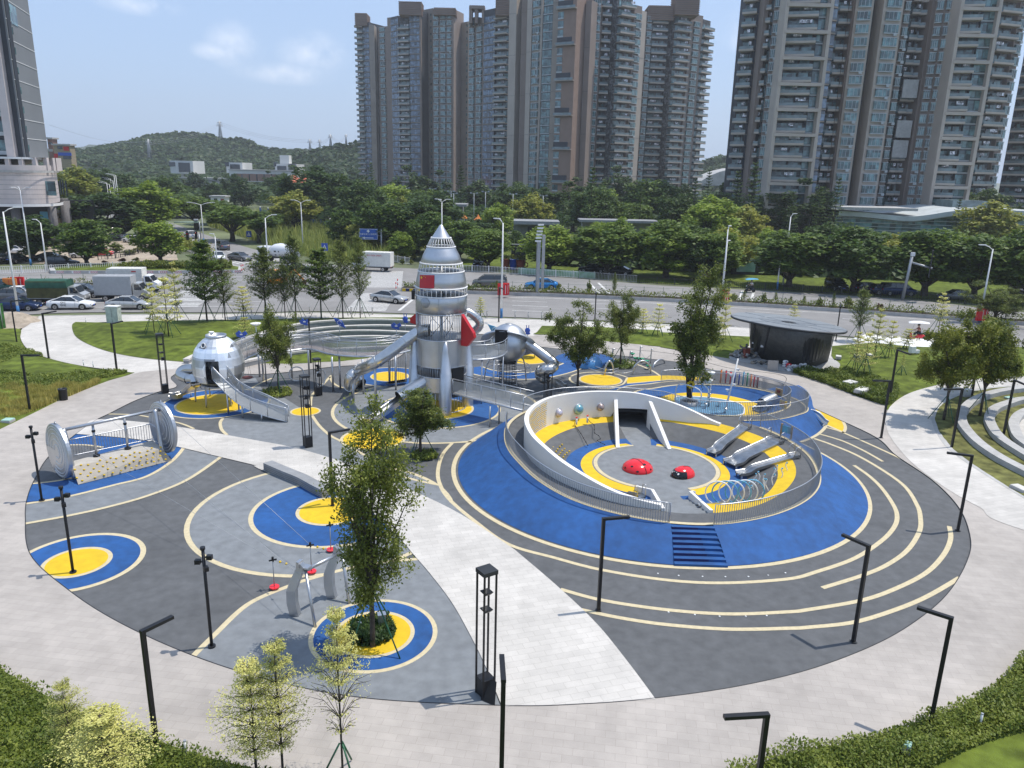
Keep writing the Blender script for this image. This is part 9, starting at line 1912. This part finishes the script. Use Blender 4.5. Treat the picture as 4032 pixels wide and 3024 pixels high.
for i,x in enumerate((1740,1812)):
 c=V('A1',x,1045,380);tt=thing('tent_roof',['orange tent roof left of two before the school','orange tent roof right of two before the school'][i],'tent roof',(c.x,380,c.z-4),group='orange tent roofs');r=8.2;MB().lathe([(r,-2.9),(r*.45,-1.6),(.2,.5)],4,(c.x,380,c.z),smooth=False,a0=.3,a1=.3+2*pi).build('roof',mat('tent_orange',(.70,.16,.08),.7),tt);MB().tube([(c.x,380,0),(c.x,380,c.z+.5)],.15,5).build('mast',M['whitep'],tt)
a,b=V('A1',1690,1035,379),V('A1',1850,1038,379);tt=thing('tent_frame','white cable frame around the orange tent roofs','frame',(a.x,379,0));MB().tube([(a.x,379,0),(a.x+2,379,a.z),(b.x-2,379,b.z),(b.x+2,379,0)],.2,5).build('frame',M['whitep'],tt)
# hills
def hill(name,prof,Y,D,m,z0=-1,bump=5,seed=1):
 P=spline([V('A1' if len(q)==2 else q[2],q[0],q[1],Y)for q in prof],n=6);nrow=16;rows=[]
 for j in range(nrow+1):
  f=j/nrow;row=[]
  for i,p in enumerate(P):
   h=max(0,p.z-6)*f**1.35;yy=Y-D*(1-f)
   s=yy/Y;h2=(h+bump*(noise.noise(V3((p.x*.03,yy*.03,seed)))+.5*noise.noise(V3((p.x*.09,yy*.09,seed))))*min(1,f*3)*(1 if f<1 else .0))
   row.append(V3((p.x*(.55+.45*s)if False else p.x,yy,max(z0,h2 if f<1 else p.z-6))))
  rows.append(row)
 rows.append([V3((p.x,Y+D*.8,z0))for p in P])
 o=MB().loft(rows).build(name,m);tag(o,kind='structure');return rows
hm=mat('hill_ground',(.035,.055,.02),.95,var=.3,scale=.02,detail=8)
h1_=hill('hills',[(250,905),(430,880),(560,905),(640,862),(760,838),(850,820),(930,795),(1060,788),(1200,795),(1300,815),(1440,822),(1500,860),(1600,880),(1700,886),(1850,890),(2000,905),(2110,930)],820,300,hm,bump=8)
h2_=hill('hills',[(1700,930),(1850,905),(1920,890),(1990,872),(2060,862),(2160,850),(2300,850),(2500,880)],640,160,hm,bump=6,seed=4)
h3_=hill('hills',[(1990,880,'A2'),(2030,880,'A2'),(2090,862,'A2'),(2160,850,'A2'),(2240,840,'A2'),(2330,860,'A2')],640,120,hm,bump=5,seed=6)
h4_=hill('hills',[(-300,880),(100,870),(400,868),(600,850),(1000,862),(1500,872),(2110,868),(2500,880),(3200,880)],2300,400,hm,bump=10,seed=9)
c=[V('A2',x,y,520)for x,y in((2020,985),(2060,960),(2120,935),(2200,915),(2200,1010),(2020,1010))];tt=thing('retaining_slope','pale concreted hillside between the central and right towers','slope',c[0]);MB().add(c+[p+V3((0,30,0))for p in c],[(5,4,3,2,1,0),(0,1,7,6),(1,2,8,7),(2,3,9,8)]).build('slope',M['conc'],tt)
def forest(name,rows,n,label,seed,rmin=3.5,rmax=6,lm='far'):
 rnd=random.Random(seed);vs,fs=[],[]
 R_n,C_n=len(rows)-1,len(rows[0])
 for k in range(n):
  j=rnd.random()**.8*(R_n-1);i=rnd.random()*(C_n-1)
  if k%5==0:j=R_n-1
  j0,i0=int(min(j,R_n-1)),int(i);fj,fi=j-j0,i-i0;a=rows[j0][i0].lerp(rows[j0][min(i0+1,C_n-1)],fi);b=rows[min(j0+1,R_n-1)][i0].lerp(rows[min(j0+1,R_n-1)][min(i0+1,C_n-1)],fi);c=a.lerp(b,fj)
  if j0>=R_n-1:c=a
  r=rnd.uniform(rmin,rmax)*(1 if k%5 else rnd.uniform(.6,1.6))
  for _ in range(15):
   d=V3((rnd.gauss(0,1),rnd.gauss(0,1)-.5,abs(rnd.gauss(0,1))+.2)).normalized();leafquad(vs,fs,c+V3((d.x*r,d.y*r,d.z*r*.9)),r*.42,rnd,d)
 o=MB().add(vs,fs).build(name,LM[lm]);tag(o,label,kind='stuff')
forest('hill_forest',h1_,5200,'dense dark wood covering the main hill',1,3.2,5.5);forest('hill_forest',h2_,1500,'dense wood on the right shoulder of the hills',2,3.5,6);forest('hill_forest',h3_,700,'wood on the hill seen between the towers',3,3.5,5.5)
flat=[[V3((x,y,1.5))for x in(-420,-300,-180,-60,60,200,340)]for y in(300,330,360,400,450,520,560)]
forest('distant_wood',flat,2600,'mass of tree tops between park and hills',5,3,6,'far')
back=[[V3((x,y,2.5))for x in(-60,20,100,180,280)]for y in(200,225,250,275,295)]
belt=[[V3((x,139-x*.16+k*4,-.1))for x in range(8,125,12)]for k in range(4)]
forest('shrub_belt',belt,900,'dark undergrowth behind the street trees',8,1.6,3.2,'dark')
forest('distant_wood',back,1500,'shrubby undergrowth of the park wood',6,2.0,4,'dark')
def pylon(x,yb,yt,Y,label,k='A1',wine=False,sp_=1):
 a,b=V(k,x,yb,Y),V(k,x,yt,Y);H=b.z-a.z;t=thing('pylon',label,'pylon',a,group='electricity pylons on the hills');w=H*.085;m=MB();q=lambda s,u,f:V3((a.x+s*w*(1-f*.82),a.y+u*w*(1-f*.82),a.z+H*f));r=H*.008+.2
 for s in(-1,1):
  for u in(-1,1):m.tube([q(s,u,0),q(s,u,1)],r,4)
 for i in range(9):
  f0,f1=i/9,(i+1)/9
  for s in(-1,1):m.tube([q(s,-1,f0),q(-s,-1,f1)],r*.7,3)
  m.tube([q(-1,-1,f1),q(1,-1,f1)],r*.7,3)
 m.build('lattice_mast',M['galv'],t)
 for f,l in((.72,.20),(.82,.17),(.92,.14)):
  if wine and f<.8:continue
  c_=MB();z_=a.z+H*f;c_.tube([(a.x-H*l,a.y,z_+H*.01),(a.x,a.y,z_+H*.035),(a.x+H*l,a.y,z_+H*.01)],r,4);c_.tube([(a.x-H*l,a.y,z_+H*.01),(a.x+H*l,a.y,z_+H*.01)],r*.8,4);c_.build('cross_arm',M['galv'],t)
 return a,b
p1=pylon(1310,822,720,800,'tall pylon on the crest right of the main hill');p2=pylon(890,938,826,700,'pale pylon on the slope of the main hill');p3=pylon(1842,905,826,760,'small pylon, leftmost of the four behind the right shoulder');p4=pylon(1900,895,828,900,'small pylon, second of the four behind the right shoulder');p5=pylon(1964,872,798,660,'pylon with wide arms, third behind the right shoulder');p6=pylon(2056,860,798,700,'pylon, rightmost of the four beside the leftmost tower',wine=True)
w=MB()
for A_,B_ in((p2,p1),(p1,p3),(p3,p5),(p5,p6)):
 for f in(.73,.83,.93):
  a=A_[0].lerp(A_[1],f);b=B_[0].lerp(B_[1],f);w.tube([a.lerp(b,i/10)-V3((0,0,4*sin(pi*i/10)))for i in range(11)],.07,3)
a=p2[0].lerp(p2[1],.9);b=V('A1',290,740,500);w.tube([a.lerp(b,i/8)-V3((0,0,5*sin(pi*i/8)))for i in range(9)],.07,3)
tt=w.build('power_lines',M['galv'],at=tuple(p1[1]));tag(tt,'thin power lines strung between the pylons','power lines')
# HAZE
hb=MB();hb.box((0,950,99),(6000,3000,202));hz_=hb.build('haze',[],at=(0,950,99));tag(hz_,kind='stuff')
hm_=bpy.data.materials.new('haze');hm_.use_nodes=True;n_=hm_.node_tree.nodes;n_.remove(n_['Principled BSDF']);pv=n_.new('ShaderNodeVolumePrincipled');pv.inputs['Color'].default_value=(.93,.97,1,1);pv.inputs['Density'].default_value=.00024;pv.inputs['Anisotropy'].default_value=.2
hm_.node_tree.links.new(pv.outputs[0],n_['Material Output'].inputs['Volume']);hz_.data.materials.append(hm_)
for o in bpy.data.objects:
 for k in('_o','_','w','x0'):
  if k in o:del o[k]
